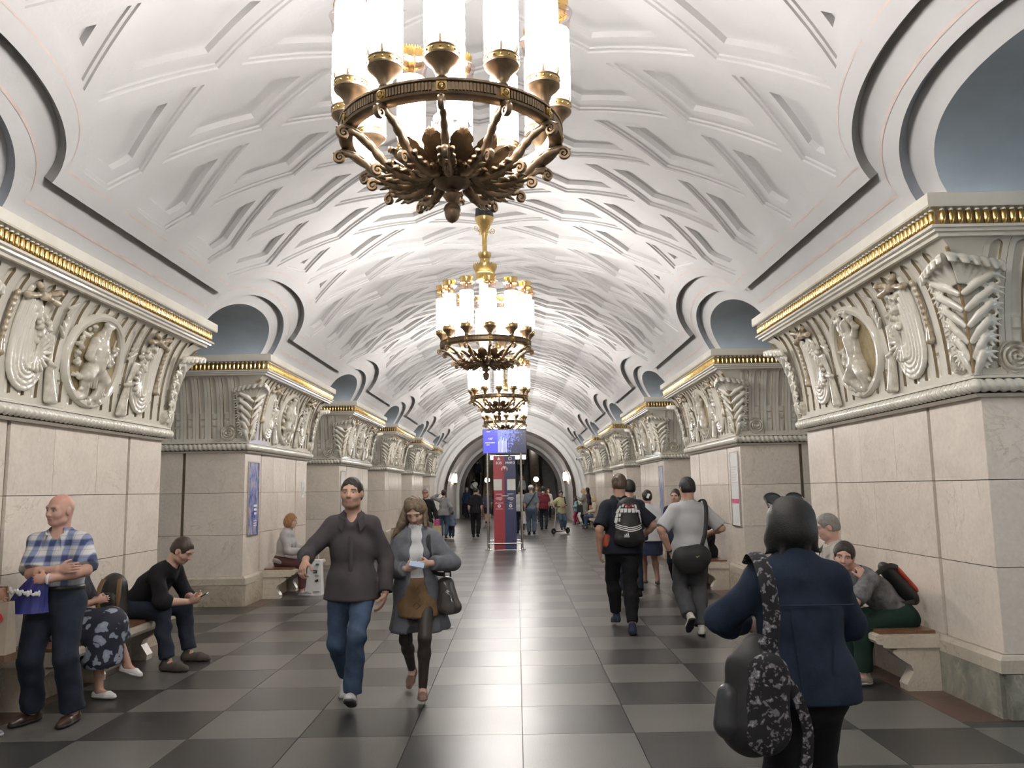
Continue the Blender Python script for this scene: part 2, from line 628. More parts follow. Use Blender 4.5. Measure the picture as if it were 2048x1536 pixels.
# ------------------------------------------------------------------ ceiling
TH = radians
LIPZ = 3.70
def vp(th, y, R):
    return (R * sin(th), y, ZC + R * cos(th))
def arch(y, hw, base, apex, p=2.0):
    if abs(y) >= hw:
        return base
    return base - (base - apex) * (1 - (abs(y) / hw) ** p) ** (1 / p)
R1_, R2_ = RV + .08, RV + .16
TB1 = TH(51.4)
TB2 = math.acos((LIPZ - ZC) / R1_) + TH(.4)
TB3 = math.acos((LIPZ - ZC) / R2_) + TH(.4)
NB0, NB1 = -1, 6                     # passages (bays) built
def bay_c(i, side):
    return BAY0 + i * S + side * (-LOFF / 2)
def th1(y, side):
    return min(arch(y - bay_c(i, side), 1.47, TB1, TH(42.9), 2.1) for i in range(NB0, NB1 + 1))
def th2(y, side):
    return min(arch(y - bay_c(i, side), 1.33, TB2, TH(47.4), 2.2) for i in range(NB0, NB1 + 1))
def th3(y, side):
    return min(arch(y - bay_c(i, side), 1.10, TB3, TH(50.2), 2.2) for i in range(NB0, NB1 + 1))
CY0, CY1 = BAY0 + NB0 * S - S / 2 - 1.2, END
ceiling = link('ceiling', None, kind='structure')
# coffers: rhombi on the unrolled vault, s = R*theta
KTH, KY = TH(14.72), S / 6
def inset(poly, d):
    n = len(poly)
    lines = []
    for i in range(n):
        a, b = poly[i], poly[(i + 1) % n]
        ex, ey = b[0] - a[0], b[1] - a[1]
        l = sqrt(ex * ex + ey * ey)
        if l < 1e-6:
            continue
        nx, ny = -ey / l, ex / l                  # inward for counter-clockwise
        lines.append((nx, ny, nx * a[0] + ny * a[1] + d))
    P = [(-1e3, -1e3), (1e3, -1e3), (1e3, 1e3), (-1e3, 1e3)]
    for ln in lines:
        P = clip(P, ln)
        if len(P) < 3:
            return []
    return P
def clip(P, ln):
    nx, ny, c = ln
    out = []
    for i in range(len(P)):
        a, b = P[i], P[(i + 1) % len(P)]
        da, db = nx * a[0] + ny * a[1] - c, nx * b[0] + ny * b[1] - c
        if da >= 0:
            out.append(a)
        if da * db < 0:
            t = da / (da - db)
            out.append((a[0] + (b[0] - a[0]) * t, a[1] + (b[1] - a[1]) * t))
    return out
def area(P):
    return .5 * sum(P[i][0] * P[(i + 1) % len(P)][1] - P[(i + 1) % len(P)][0] * P[i][1] for i in range(len(P)))
def loop_of(P, n):
    s0, s1 = min(p[0] for p in P), max(p[0] for p in P)
    base = [s0 + (s1 - s0) * i / n for i in range(n + 1)]
    lo, hi = [], []
    for s in base:
        ys = []
        for i in range(len(P)):
            a, b = P[i], P[(i + 1) % len(P)]
            if min(a[0], b[0]) - 1e-9 <= s <= max(a[0], b[0]) + 1e-9:
                if abs(a[0] - b[0]) < 1e-9:
                    ys += [a[1], b[1]]
                else:
                    ys.append(a[1] + (b[1] - a[1]) * (s - a[0]) / (b[0] - a[0]))
        lo.append((s, min(ys)))
        hi.append((s, max(ys)))
    return lo, hi
def ring(lo, hi):
    R = list(lo) + list(reversed(hi))
    out = []
    for p in R:
        if not out or (abs(p[0] - out[-1][0]) + abs(p[1] - out[-1][1])) > 1e-5:
            out.append(p)
    if abs(out[0][0] - out[-1][0]) + abs(out[0][1] - out[-1][1]) < 1e-5:
        out.pop()
    return out
coffer_rings = []
def add_coffer(poly):
    if len(poly) < 3 or area(poly) < .012:
        return
    s0, s1 = min(p[0] for p in poly), max(p[0] for p in poly)
    n = 8 if s1 - s0 > .8 else 4
    polys = [poly, inset(poly, .030), inset(poly, .150)]
    polys = [p for p in polys if len(p) >= 3 and area(p) > .004]
    deps = [(0, .020), (.020, .040), (.040, .095)]
    cx, cy = sum(p[0] for p in poly) / len(poly), sum(p[1] for p in poly) / len(poly)
    mb = MB()
    def P3(p, d):
        x, y, z = vp(p[0] / RV, p[1], RV + d)
        return (x, y - cy, z)
    last = None
    for k, pl in enumerate(polys):
        lo, hi = loop_of(pl, n)
        d0, d1 = deps[k]
        if last is not None:                       # ledge between the two loops at depth d0
            l2, h2 = last
            for A, B, fl in ((l2, lo, False), (h2, hi, True)):
                P = [P3(q, d0) for q in A] + [P3(q, d0) for q in B]
                m = len(A)
                mb.add(P, [((i, i + 1, m + i + 1, m + i) if fl else (i, m + i, m + i + 1, i + 1)) for i in range(m - 1)])
            for e_ in (0, -1):
                if abs(lo[e_][1] - hi[e_][1]) > 1e-4 or abs(l2[e_][1] - h2[e_][1]) > 1e-4:
                    mb.add([P3(l2[e_], d0), P3(h2[e_], d0), P3(hi[e_], d0), P3(lo[e_], d0)], [(0, 1, 2, 3)])
        for A, fl in ((lo, False), (hi, True)):
            P = [P3(q, d0) for q in A] + [P3(q, d1) for q in A]
            m = len(A)
            mb.add(P, [((i, i + 1, m + i + 1, m + i) if fl else (i, m + i, m + i + 1, i + 1)) for i in range(m - 1)])
        for A in ((lo[0], hi[0]), (lo[-1], hi[-1])):
            if abs(A[0][1] - A[1][1]) > 1e-4:
                mb.add([P3(A[0], d0), P3(A[1], d0), P3(A[1], d1), P3(A[0], d1)], [(0, 1, 2, 3)])
        last = (lo, hi)
        dl = d1
        if k == 0:
            coffer_rings.append(ring(lo, hi))
    lo, hi = last
    P = [P3(q, dl) for q in lo] + [P3(q, dl) for q in hi]
    m = len(lo)
    mb.add(P, [(i, m + i, m + i + 1, i + 1) for i in range(m - 1)])
    link('coffer', mb.mesh('coffer', M_PLASTER, 20), ceiling, (0, cy, 0))
for k in range(-3, 4):
    for n in range(-30, 60):
        yc = BAY0 + (n + (.5 if k % 2 else 0)) * KY
        if yc < CY0 + KY * .6 or yc > CY1 - KY * .6:
            continue
        sc_, hs, hy = k * KTH * RV, KTH * RV, KY / 2
        poly = [(sc_ - hs, yc), (sc_, yc - hy), (sc_ + hs, yc), (sc_, yc + hy)]
        if area(poly) < 0:
            poly = poly[::-1]
        poly = inset(poly, .075)
        if abs(k) >= 2:
            sg = 1 if k > 0 else -1
            poly = clip(poly, (-sg, 0, -(TB1 * RV - .20)))
            for i in range(NB0, NB1 + 1):
                c = bay_c(i, sg)
                if abs(yc - c) < 2.2 and poly:
                    # half-plane tangent to the (offset) outline of the lunette nearest this rhombus
                    best = None
                    pc = (sum(abs(p[0]) for p in poly) / len(poly), sum(p[1] for p in poly) / len(poly))
                    for a in range(41):
                        yy = -1.66 + 3.32 * a / 40
                        ss = arch(yy, 1.66, TB1, TH(42.9) - .2 / RV, 2.1) * RV
                        d = (pc[0] - ss) ** 2 + (pc[1] - c - yy) ** 2
                        if best is None or d < best[0]:
                            best = (d, ss, yy)
                    e = .02
                    d1_ = (arch(min(best[2] + e, 1.655), 1.66, TB1, TH(42.9) - .2 / RV, 2.1) - arch(max(best[2] - e, -1.655), 1.66, TB1, TH(42.9) - .2 / RV, 2.1)) * RV / (2 * e)
                    nx, ny = -1.0, d1_
                    l = sqrt(nx * nx + ny * ny)
                    nx, ny = nx / l, ny / l
                    poly = clip(poly, (nx * sg, ny, nx * best[1] + ny * (c + best[2])))
        if poly:
            add_coffer(poly)
# the rib lattice: everything of the vault field outside the coffers
pts, edges = [], []
def add_loop(P, closed=True):
    b = len(pts)
    pts.extend(P)
    n = len(P)
    for i in range(n if closed else n - 1):
        edges.append((b + i, b + (i + 1) % n))
def samples(side, step=.05):
    n = int((CY1 - CY0) / step)
    ys = [CY0 + (CY1 - CY0) * i / n for i in range(n + 1)]
    for i in range(NB0, NB1 + 1):                   # exact corners of the stepped outlines
        for h in (1.47, 1.33, 1.10):
            for e in (h, h - 1e-3, h - .008, h - .022):
                for sg in (1, -1):
                    q = bay_c(i, side) + sg * e
                    if CY0 < q < CY1:
                        ys.append(q)
    ys = sorted(ys)
    out = [ys[0]]
    for q in ys[1:]:
        if q - out[-1] > 5e-4:
            out.append(q)
    return out
ys_side = {1: samples(1), -1: samples(-1)}
right_b = [(th1(y, 1) * RV, y) for y in ys_side[1]]
left_b = [(-th1(y, -1) * RV, y) for y in ys_side[-1]]
ns = 40
bot = [(-th1(CY0, -1) * RV + (th1(CY0, -1) + th1(CY0, 1)) * RV * i / ns, CY0) for i in range(1, ns)]
top = [(th1(CY1, 1) * RV - (th1(CY1, -1) + th1(CY1, 1)) * RV * i / ns, CY1) for i in range(1, ns)]
add_loop([left_b[0]] + bot + right_b + top + list(reversed(left_b[1:])))
for R in coffer_rings:
    add_loop(R)
res_ = delaunay_2d_cdt([Vector(p) for p in pts], edges, [], 0, 1e-5)
vv, ff = res_[0], res_[2]
def inside(P, x, y):
    c = False
    for i in range(len(P)):
        (x1, y1_), (x2, y2_) = P[i], P[i - 1]
        if (y1_ > y) != (y2_ > y) and x < (x2 - x1) * (y - y1_) / (y2_ - y1_) + x1:
            c = not c
    return c
boxes = [(min(p[0] for p in R), max(p[0] for p in R), min(p[1] for p in R), max(p[1] for p in R), R) for R in coffer_rings]
bins = {}
for b in boxes:
    for q in range(int(b[2] // 1) - 1, int(b[3] // 1) + 2):
        bins.setdefault(q, []).append(b)
keep = []
for f in ff:
    x = sum(vv[i][0] for i in f) / 3
    y = sum(vv[i][1] for i in f) / 3
    if y < CY0 or y > CY1:
        continue
    if x > th1(y, 1) * RV + .003 or x < -th1(y, -1) * RV - .003:
        continue
    if any(b[0] < x < b[1] and b[2] < y < b[3] and inside(b[4], x, y) for b in bins.get(int(y // 1), [])):
        continue
    keep.append(tuple(f)[::-1])
link('rib_lattice', new_mesh('rib_lattice', [vp(v[0] / RV, v[1], RV) for v in vv], keep, M_PLASTER, 180), ceiling)
# stepped margins, reveals and lunettes on both sides
for side in (1, -1):
    ysamp = ys_side[side]
    def strip(name, fa, Ra, fb, Rb, m, n=1, flip=False):
        mb = MB()
        P = []
        for y in ysamp:
            ta, tb = fa(y, side), fb(y, side)
            for j in range(n + 1):
                t = j / n
                P.append(vp(side * (ta + (tb - ta) * t), y, Ra + (Rb - Ra) * t))
        mb.grid(P, len(ysamp), n + 1, flip=(side > 0) ^ flip)
        return link(name, mb.mesh(name, m, 50), ceiling)
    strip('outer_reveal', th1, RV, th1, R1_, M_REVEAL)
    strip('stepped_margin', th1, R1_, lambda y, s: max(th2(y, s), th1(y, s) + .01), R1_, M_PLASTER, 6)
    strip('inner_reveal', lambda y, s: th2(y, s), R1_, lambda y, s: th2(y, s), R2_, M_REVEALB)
    strip('lunette_band', lambda y, s: th2(y, s), R2_, lambda y, s: max(th3(y, s), th2(y, s) + .004), R2_, M_PLASTER, 5)
    # thin pink strips following the arch outlines
    for f0, R, w_ in ((lambda y, s: th1(y, s) + (TB2 - TB1) * .52, R1_ - .003, .006), (lambda y, s: th1(y, s) - TH(2.1), RV - .003, .0035)):
        strip('margin_line', f0, R, lambda y, s, f0=f0, w_=w_: f0(y, s) + w_, R, M_PINK)
    # passage vaults
    for i in range(NB0, NB1):
        c = bay_c(i, side)
        P, nn = [], 28
        for k in range(nn + 1):
            yy = -1.10 + 2.2 * k / nn
            yy = 1.10 * sin(pi / 2 * yy / 1.10)
            t3 = arch(yy, 1.10, TB3, TH(50.2), 2.2)
            x, _, z = vp(t3, 0, R2_)
            for j in range(4):
                P.append((side * (x + (6.6 - x) * j / 3), c + yy, z))
        mb = MB().grid(P, nn + 1, 4, flip=side < 0)
        link('passage_vault', mb.mesh('passage_vault', M_PASSV, 60), ceiling)
# ------------------------------------------------------------------ platforms beyond the passages, back wall
for side, nm in ((1, 'right'), (-1, 'left')):
    link('wall_' + nm, MB().box(side * 10.4, side * 10.6, BACK, END + .6, 0, 4.6).mesh('wall', M_MARBLE, 0), kind='structure')
    link('ceiling_platform_' + nm, MB().box(min(side * 6.0, side * 10.6), max(side * 6.0, side * 10.6), BACK, END + .6, 4.6, 4.7).mesh('c', M_PLASTER, 0), kind='structure')
link('wall_back', MB().box(-10.6, 10.6, BACK - .2, BACK, 0, 5.6).mesh('wall', M_PLASTER, 0), kind='structure')

for side, nm in ((1, 'right'), (-1, 'left')):
    t = thing('platform_lamp', f'long white lamp strip over the {nm} platform beyond the passages', 'lamp', (side * 8.0, 15.0, 3.5))
    link('casing', MB().box(-.12, .12, -22, -7.5, .07, 1.095).mesh('c', M_PLASTER, 0), t)
    link('lit_tube', MB().box(-.09, .09, -22, -7.5, 0, .07).mesh('l', emit('cool_platform_light', (.66, .83, 1.0), 24.0), 0), t)
# ------------------------------------------------------------------ pylon (local: x into the hall, y along it)
PA, PD = 1.80, 2.75                       # half length and depth of the shaft
KU = .80
ZR0, ZR1, ZCB, ZCT = 2.285, 2.405, 2.42, 3.42
T0, T1 = .055, .365
def cap_t(z):
    s = min(1, max(0, (z - ZCB) / (ZCT - ZCB)))
    return T0 + (T1 - T0) * (1 - sqrt(max(0, 1 - s ** 1.9))) * .96 + .01 * s
# arc-length table of the concave capital
_zs = np.linspace(ZCB, ZCT - .004, 200)
_ts = np.array([cap_t(z) for z in _zs])
_q = np.concatenate([[0], np.cumsum(np.hypot(np.diff(_zs), np.diff(_ts)))])
QL = float(_q[-1])
def cap_q(q, h=0.0):
    """arc position q, height h off the surface -> (t, z)"""
    q = min(max(q, 0), QL)
    z = float(np.interp(q, _q, _zs))
    t = float(np.interp(q, _q, _ts))
    e = .01
    za, zb = float(np.interp(max(q - e, 0), _q, _zs)), float(np.interp(min(q + e, QL), _q, _zs))
    ta, tb = float(np.interp(max(q - e, 0), _q, _ts)), float(np.interp(min(q + e, QL), _q, _ts))
    dz, dt = zb - za, tb - ta
    l = sqrt(dz * dz + dt * dt)
    return t + h * dz / l, z - h * dt / l
def on_face(u, q, h):                       # inner face
    t, z = cap_q(q, h)
    return (t, u, z)
def sweep_U(prof, name, m, smooth=35):
    """profile of (t, z) run along the two passage faces and the inner face, mitred"""
    mb = MB()
    P = []
    for (t, z) in prof:
        b = PA + t * KU
        P += [(-PD, -b, z), (t, -b, z), (t, b, z), (-PD, b, z)]
    n = len(prof)
    f = []
    for i in range(n - 1):
        for k in range(3):
            f.append((i * 4 + k, i * 4 + k + 1, (i + 1) * 4 + k + 1, (i + 1) * 4 + k))
    mb.add(P, f)
    return mb.mesh(name, m, smooth)
def relief(shapes, h_cap=None, res=.012, pad=.03):
    """smooth union of capsules on the unrolled face -> mesh data; shapes: (x0,y0,z0,x1,y1,z1,r0,r1)"""
    v, f = sdf_mesh([('cone', (a[0], a[1], a[2]), (a[3], a[4], a[5]), a[6], a[7]) for a in shapes], res, k=.012)
    return v, f
pylon_near, pylon_far = [], []              # (name, mesh, loc, rot, kind, parent index)
def piece(name, me, loc=(0, 0, 0), rot=(0, 0, 0), kind=None, label=None, lst=None):
    (pylon_parts if lst is None else lst).append((name, me, loc, rot, kind, label))
pylon_parts = []
# core, seen only in the joints
piece('core', MB().box(-PD, -.028, -PA + .028, PA - .028, 0, 3.6).mesh('core', M_CERDARK, 0))
# marble cladding
g = .003
def slabs(rows, cols_of, put, m, nm):
    for r in range(len(rows) - 1):
        cs = cols_of(r)
        for (a, b) in cs:
            put(a + g, b - g, rows[r] + g, rows[r + 1] - g, m, nm)
def put_in(a, b, z0, z1, m, nm, x0=-.03, x1=0.0):
    piece(nm, MB().box(x0, x1, a, b, z0, z1).mesh(nm, m, 0))
def put_side(sg, x1=0.0):
    def fn(a, b, z0, z1, m, nm):
        y0, y1 = sorted((sg * (PA - .03), sg * (PA + x1)))
        piece(nm, MB().box(-b, -a, y0, y1, z0, z1).mesh(nm, m, 0))
    return fn
ROWS = [.432, 1.035, 1.66, 2.285]
GV = .045
def in_cols(r):
    e = PA - .78
    mids = {0: [-e, .05, e], 1: [-e, -.1, e], 2: [-e, -.36, .38, e]}[r]
    mids[0] += GV / 2
    mids[-1] -= GV / 2
    return [(-PA, -e - GV / 2)] + list(zip(mids[:-1], mids[1:])) + [(e + GV / 2, PA)]
def side_cols(r):
    return [(.0, .92 - GV / 2), (.92 + GV / 2, 1.85), (1.85, PD)]
slabs(ROWS, in_cols, put_in, M_MARBLE, 'marble_slab')
for sg in (1, -1):
    slabs(ROWS, side_cols, put_side(sg), M_MARBLE, 'marble_slab')
    slabs([0, .31], lambda r: [(-.03, .75), (.75, 1.7), (1.7, PD)], put_side(sg, .06), M_PLINTH, 'plinth_slab')
for a, b in ((-PA - .02, -.9), (-.9, 0), (0, .9), (.9, PA + .02)):
    put_in(a + g, b - g, 0, .31, M_PLINTH, 'plinth_slab', -.03, .06)
piece('base_moulding', sweep_U([(.062, .312), (.062, .40), (.03, .432), (-.02, .432)], 'base_moulding', M_BENCH))
# rope moulding
def rope_mesh():
    mb = MB()
    p_, r_ = .072, .052
    t_ = .062
    b = PA + t_ * KU
    path = [(-PD, -b), (t_, -b), (t_, b), (-PD, b)]
    run = 0
    for k in range(3):
        a, c = Vector(path[k]), Vector(path[k + 1])
        d = (c - a).normalized()
        nrm = Vector((d.y, -d.x))
        n = int((c - a).length / (p_ / 5))
        P = []
        for i in range(n + 1):
            q = a + d * ((c - a).length * i / n)
            ss = run + (c - a).length * i / n
            for j in range(9):
                ph = -pi / 2 + pi * j / 8
                rr = r_ * (1 - .24 * abs(sin(pi * (ss / p_ + .55 * ph / pi))) ** 3)
                o = nrm * (rr * cos(ph))
                P.append((q.x + o.x, q.y + o.y, (ZR0 + ZR1) / 2 + rr * sin(ph)))
        run += (c - a).length
        mb.grid(P, n + 1, 9)
    for yy in (-b, b):
        mb.sphere((t_, yy, (ZR0 + ZR1) / 2), r_ * 1.0, 12, 9)
    return mb.mesh('rope_moulding', M_CERAMIC, 60)
piece('rope_moulding', rope_mesh())
piece('lower_fillet', sweep_U([(-.02, 2.262), (.045, 2.262), (.075, 2.285), (.03, 2.296)], 'lower_fillet', M_CERAMIC))
piece('upper_fillet', sweep_U([(.04, 2.395), (.075, 2.40), (.075, 2.418), (.04, 2.43)], 'upper_fillet', M_CERAMIC))
# capital: dark backing, fluted ceramic panels, plain corner gores
piece('capital_backing', sweep_U([cap_q(q, -.055) for q in np.linspace(0, QL, 14)], 'capital_backing', M_CERDARK))
M_FLINE = mat('brown_glaze_line', (.22, .17, .10), .3, var=.3)
PW = .1846
FD, FG = .040, .040
def flute_panel(wd=PW, face='in'):
    rows = [0, .035, .045, .055, .07, .09, .115, .15, .2, .215, .235, .30, .315, .33, .40, .415, .43, .5, .6, .7, .78, .84, .88, .905, .925, .94, .955, .97, 1.0]
    P = []
    hw = wd / 2 - .0016
    for s in rows:
        q = s * QL
        e0, e1, ee = .045, .945, .035
        if s <= e0 or s >= e1:
            gw = 0
        elif s > e1 - ee:
            gw = sqrt(max(0, 1 - ((s - e1 + ee) / ee) ** 2))
        else:
            gw = 1
        fill = 0.0
        for c0, c1 in ((.045, .208), (.222, .308), (.322, .408)):
            if c0 < s < c1:
                fill = .55 + .25 * (1 if (c1 - s) > .02 else .4)
        G = FG * max(gw, .02)
        for x, d in ((-hw, 0), (-G - .006, 0), (-G, .55), (-.72 * G, .88), (0, 1), (.72 * G, .88), (G, .55), (G + .006, 0), (hw, 0)):
            dd = d * FD * (1 if gw > 0 else 0) * (gw ** .5 if gw else 0)
            if fill and abs(x) < G * .9:
                dd *= (1 - fill * (1 if abs(x) < .1 * G else .75))
            P.append((x, q, -dd))
    return P, len(rows), 9
P_, nr, nc = flute_panel()
def panel_mesh(fn):
    mb = MB()
    mb.grid([fn(*p) for p in P_], nr, nc, flip=True)
    # brown glaze line down both lips and round the head of the flute
    for n_, q in enumerate(mb.f):
        r_, c_ = divmod(n_, nc - 1)
        if c_ in (1, 6) and 1 < r_ < nr - 3:
            mb.m[n_] = 1
    return mb.mesh('fluted_panel', [M_CERAMIC, M_FLINE], 40)
pm = panel_mesh(lambda u, q, h: on_face(u, q, h))
nfl = int(2 * PA / PW + .5)
for i in range(nfl):
    piece('fluted_panel', pm, (0, -PA + PW * (i + .5) * (2 * PA / (nfl * PW)), 0))
def on_side(sg):
    def fn(x, q, h):
        t, z = cap_q(q, h)
        return (sg * -x, sg * (PA + t * KU), z)
    return fn
ns_ = int(PD / PW)
for sg in (1, -1):
    pm2 = panel_mesh(on_side(sg))
    for i in range(ns_):
        piece('fluted_panel', pm2, (-PW * (i + .5), 0, 0))
    mb = MB()
    Pa, Pb = [], []
    for z in np.linspace(ZCB, ZCT, 14):
        t = cap_t(z)
        Pa += [(t, sg * PA, z), (t, sg * (PA + t * KU), z)]
        Pb += [(0, sg * (PA + t * KU), z), (t, sg * (PA + t * KU), z)]
    mb.grid(Pa, 14, 2, flip=sg > 0)
    mb.grid(Pb, 14, 2, flip=sg < 0)
    piece('corner_gore', mb.mesh('corner_gore', M_CERAMIC, 60))
# cornice
piece('soffit', sweep_U([(.34, 3.40), (.372, 3.40), (.38, 3.425), (.41, 3.428), (.412, 3.45), (.44, 3.452), (.44, 3.472), (.405, 3.474)], 'soffit', M_CERAMIC, 30))
piece('gold_band', sweep_U([(.40, 3.470), (.40, 3.60)], 'gold_band', M_LUSTRE))
piece('cornice_lip', sweep_U([(.39, 3.592), (.46, 3.598), (.468, 3.61), (.468, 3.695), (.45, 3.705), (-.2, 3.705)], 'cornice_lip', M_CERAMIC, 30))
bead = MB()
bead.lathe([(.003, 0), (.017, .010), (.021, .04), (.0225, .075), (.020, .1), (.011, .113), (.0005, .117)], 8)
bead_me = bead.mesh('gold_bead', M_GOLD, 60)
BP = .0625
beads = []
b_ = PA + .41 * KU
nb = int(2 * b_ / BP)
for i in range(nb):
    beads.append((.41, -b_ + 2 * b_ * (i + .5) / nb, 3.475))
nb2 = int((PD + .38) / BP)
for sg in (1, -1):
    for i in range(nb2):
        beads.append((.38 - BP * (i + .5), sg * (PA + .41 * KU), 3.475))
# scalloped hollows above the beads
hol = MB()
for (x, y, z) in beads:
    hol.sphere((x, y, 3.585), .02, 6, 5, sc=(1, 1, .8))
piece('scallop_row', hol.mesh('scallop_row', M_CERAMIC, 60), kind='stuff')
# ------------------------------------------------------------------ relief ornaments of the capital (built flat, wrapped on the curve)
def wrap_in(me_v, me_f, name, m, u0=0.0):
    V = [on_face(u0 + x, y, z) for x, y, z in me_v]
    return new_mesh(name, V, [list(map(int, f)) for f in me_f], m, 180)
def caps(lst, res=.011, k=.012):
    return sdf_mesh([cone(a, b, ra, rb) for a, b, ra, rb in lst], res, k)
QC, AU, AQ = .505, .50, .455
# oval frame
def oval_frame():
    mb = MB()
    P = []
    n = 48
    prof = [(1.0, -.01), (1.0, .035), (.975, .05), (.90, .05), (.87, .038), (.855, .038), (.85, .0)]
    for i in range(n):
        a = 2 * pi * i / n
        for (s, h) in prof:
            P.append((AU * s * cos(a), QC + AQ * s * sin(a), h))
    mb.grid(P, n, len(prof), closeu=True)
    mb.warp(lambda x, y, z: on_face(x, y, z))
    return mb.mesh('oval_frame', M_CERAMIC, 40)
def oval_ground():
    mb = MB()
    P = []
    for r in range(5):
        for i in range(32):
            a = 2 * pi * i / 32
            P.append(on_face(AU * .86 * r / 4 * cos(a), QC + AQ * .86 * r / 4 * sin(a), .006))
    f = [(r * 32 + i, r * 32 + (i + 1) % 32, (r + 1) * 32 + (i + 1) % 32, (r + 1) * 32 + i) for r in range(4) for i in range(32)]
    mb.add(P, f)
    return mb.mesh('medallion_ground', mat('olive_lustre_ground', (.34, .27, .15), .2, var=.25, scale=9, coat=.2), 60)
def berries(rr, n, path, spread, r=(.02, .034)):
    out = []
    for i in range(n):
        t = rr.random() * (len(path) - 1)
        k = int(min(t, len(path) - 2))
        a, b = path[k], path[k + 1]
        x = a[0] + (b[0] - a[0]) * (t - k) + rr.uniform(-spread, spread)
        y = a[1] + (b[1] - a[1]) * (t - k) + rr.uniform(-spread, spread)
        q = rr.uniform(*r)
        z = rr.uniform(.015, .05)
        out.append(((x, y, z), (x + rr.uniform(-.02, .02), y + rr.uniform(-.02, .02), z), q, q * .6))
    return out
def figure_a():                               # seated man in a cap
    z = .03
    L_ = [((0, .78, z + .02), (0, .83, z + .02), .048, .044), ((-.035, .865, z + .02), (.04, .86, z + .03), .03, .03),
          ((0, .72, z), (0, .6, z + .01), .075, .10), ((0, .6, z + .01), (.0, .45, z), .10, .105),
          ((-.09, .68, z), (-.15, .52, z + .02), .045, .04), ((-.15, .52, z + .02), (-.02, .46, z + .04), .038, .03),
          ((.09, .68, z), (.15, .54, z + .02), .045, .038), ((.15, .54, z + .02), (.06, .47, z + .04), .036, .03),
          ((-.04, .43, z), (-.16, .34, z + .04), .08, .07), ((.04, .43, z), (.14, .33, z + .04), .08, .07),
          ((-.16, .34, z + .03), (-.12, .16, z + .01), .055, .04), ((.14, .33, z + .03), (.08, .15, z + .01), .055, .04),
          ((-.12, .15, z), (-.20, .125, z), .04, .035), ((.08, .14, z), (.16, .12, z), .04, .035)]
    for i in range(5):
        L_.append(((-.12 + .05 * i, .42, z + .035), (-.10 + .045 * i, .24, z + .03), .02, .014))
    rr = random.Random(3)
    L_ += berries(rr, 26, [(-.26, .3), (-.3, .6), (-.2, .8)], .05, (.018, .03)) + berries(rr, 16, [(.25, .5), (.28, .7)], .04, (.018, .028))
    L_ += berries(rr, 26, [(-.28, .2), (0, .105), (.26, .2)], .035, (.022, .036))
    L_.append(((.24, .2, z), (.26, .75, z), .012, .010))
    return caps(L_)
def figure_b():                               # kneeling woman lifting a wreath
    z = .03
    L_ = [((0, .74, z + .02), (0.01, .80, z + .02), .046, .044), ((0, .69, z), (0, .62, z), .035, .06),
          ((0, .64, z), (.01, .5, z + .01), .085, .075), ((.01, .5, z + .01), (.0, .38, z + .01), .072, .10),
          ((-.08, .65, z), (-.15, .75, z), .036, .03), ((-.15, .75, z), (-.07, .86, z + .01), .03, .024),
          ((.08, .65, z), (.16, .73, z), .036, .03), ((.16, .73, z), (.09, .86, z + .01), .03, .024),
          ((0, .38, z), (-.13, .26, z + .04), .095, .075), ((-.13, .26, z + .04), (-.02, .16, z + .01), .065, .045),
          ((.02, .38, z), (.13, .28, z + .03), .09, .07), ((.13, .28, z + .03), (.13, .13, z), .06, .04),
          ((-.02, .15, z), (.1, .12, z), .045, .04)]
    for i in range(6):
        L_.append(((-.1 + .04 * i, .40, z + .04), (-.13 + .055 * i, .15, z + .03), .02, .014))
    rr = random.Random(5)
    L_ += berries(rr, 34, [(-.16, .7), (-.14, .86), (0, .9), (.14, .86), (.18, .7)], .045, (.018, .032))
    L_ += berries(rr, 20, [(-.28, .55), (-.2, .4)], .04, (.02, .03)) + berries(rr, 22, [(-.26, .2), (0, .105), (.26, .2)], .035, (.022, .036))
    return caps(L_)
def swag(sg):
    L_ = []
    for o in range(5):
        c = 1 - .185 * o
        R, h0, h1 = .215 * c, .02 + .006 * o, .022 - .001 * o
        top_y = .93 - .05 * o
        pts_ = [(1.02 + R, top_y), (1.02 + R * 1.06, .62), (1.02 + R, .34)]
        pts_ += [(1.02 + R * cos(a), .34 - (.235 * c) * sin(a)) for a in np.linspace(.2, pi, 11)]
        pts_ += [(1.02 - R * .96, .46 - .02 * o)]
        for a, b in zip(pts_[:-1], pts_[1:]):
            L_.append(((sg * a[0], a[1], h0), (sg * b[0], b[1], h0), h1, h1))
    for i, dx in enumerate(np.linspace(-.15, .15, 9)):    # hanging folds inside the loops
        yb = .34 - .20 * sqrt(max(0, 1 - (dx / .19) ** 2))
        L_.append(((sg * (1.05 + dx * .55), .86 - abs(dx) * .5, .006), (sg * (1.02 + dx), yb, .010 + .012 * (i % 2)), .018, .024))
    return caps(L_, k=.005)
def bow(sg):
    L_ = []
    for x, y in ((.93, .99), (1.22, .98), (.88, .88), (1.28, .86)):
        L_.append(((sg * 1.07, .90, .03), (sg * x, min(y, .98), .05), .02, .034))
    L_.append(((sg * 1.07, .90, .04), (sg * 1.07, .90, .05), .045, .04))
    return caps(L_)
def flowers(sg):
    rr = random.Random(11 if sg > 0 else 12)
    L_ = berries(rr, 40, [(sg * 1.05, .80), (sg * .92, .66), (sg * .88, .52)], .075, (.02, .034))
    return caps(L_, k=.006)
def shell(sg):
    L_ = []
    for i in range(9):
        a = pi * (.55 + i / 8 * 1.05)
        if sg < 0:
            a = pi - a
        L_.append(((sg * .93, .42, .04), (sg * .93 + .15 * cos(a) * -1 * -1, .42 + .15 * sin(a), .055), .012, .024))
    return caps(L_, k=.006)
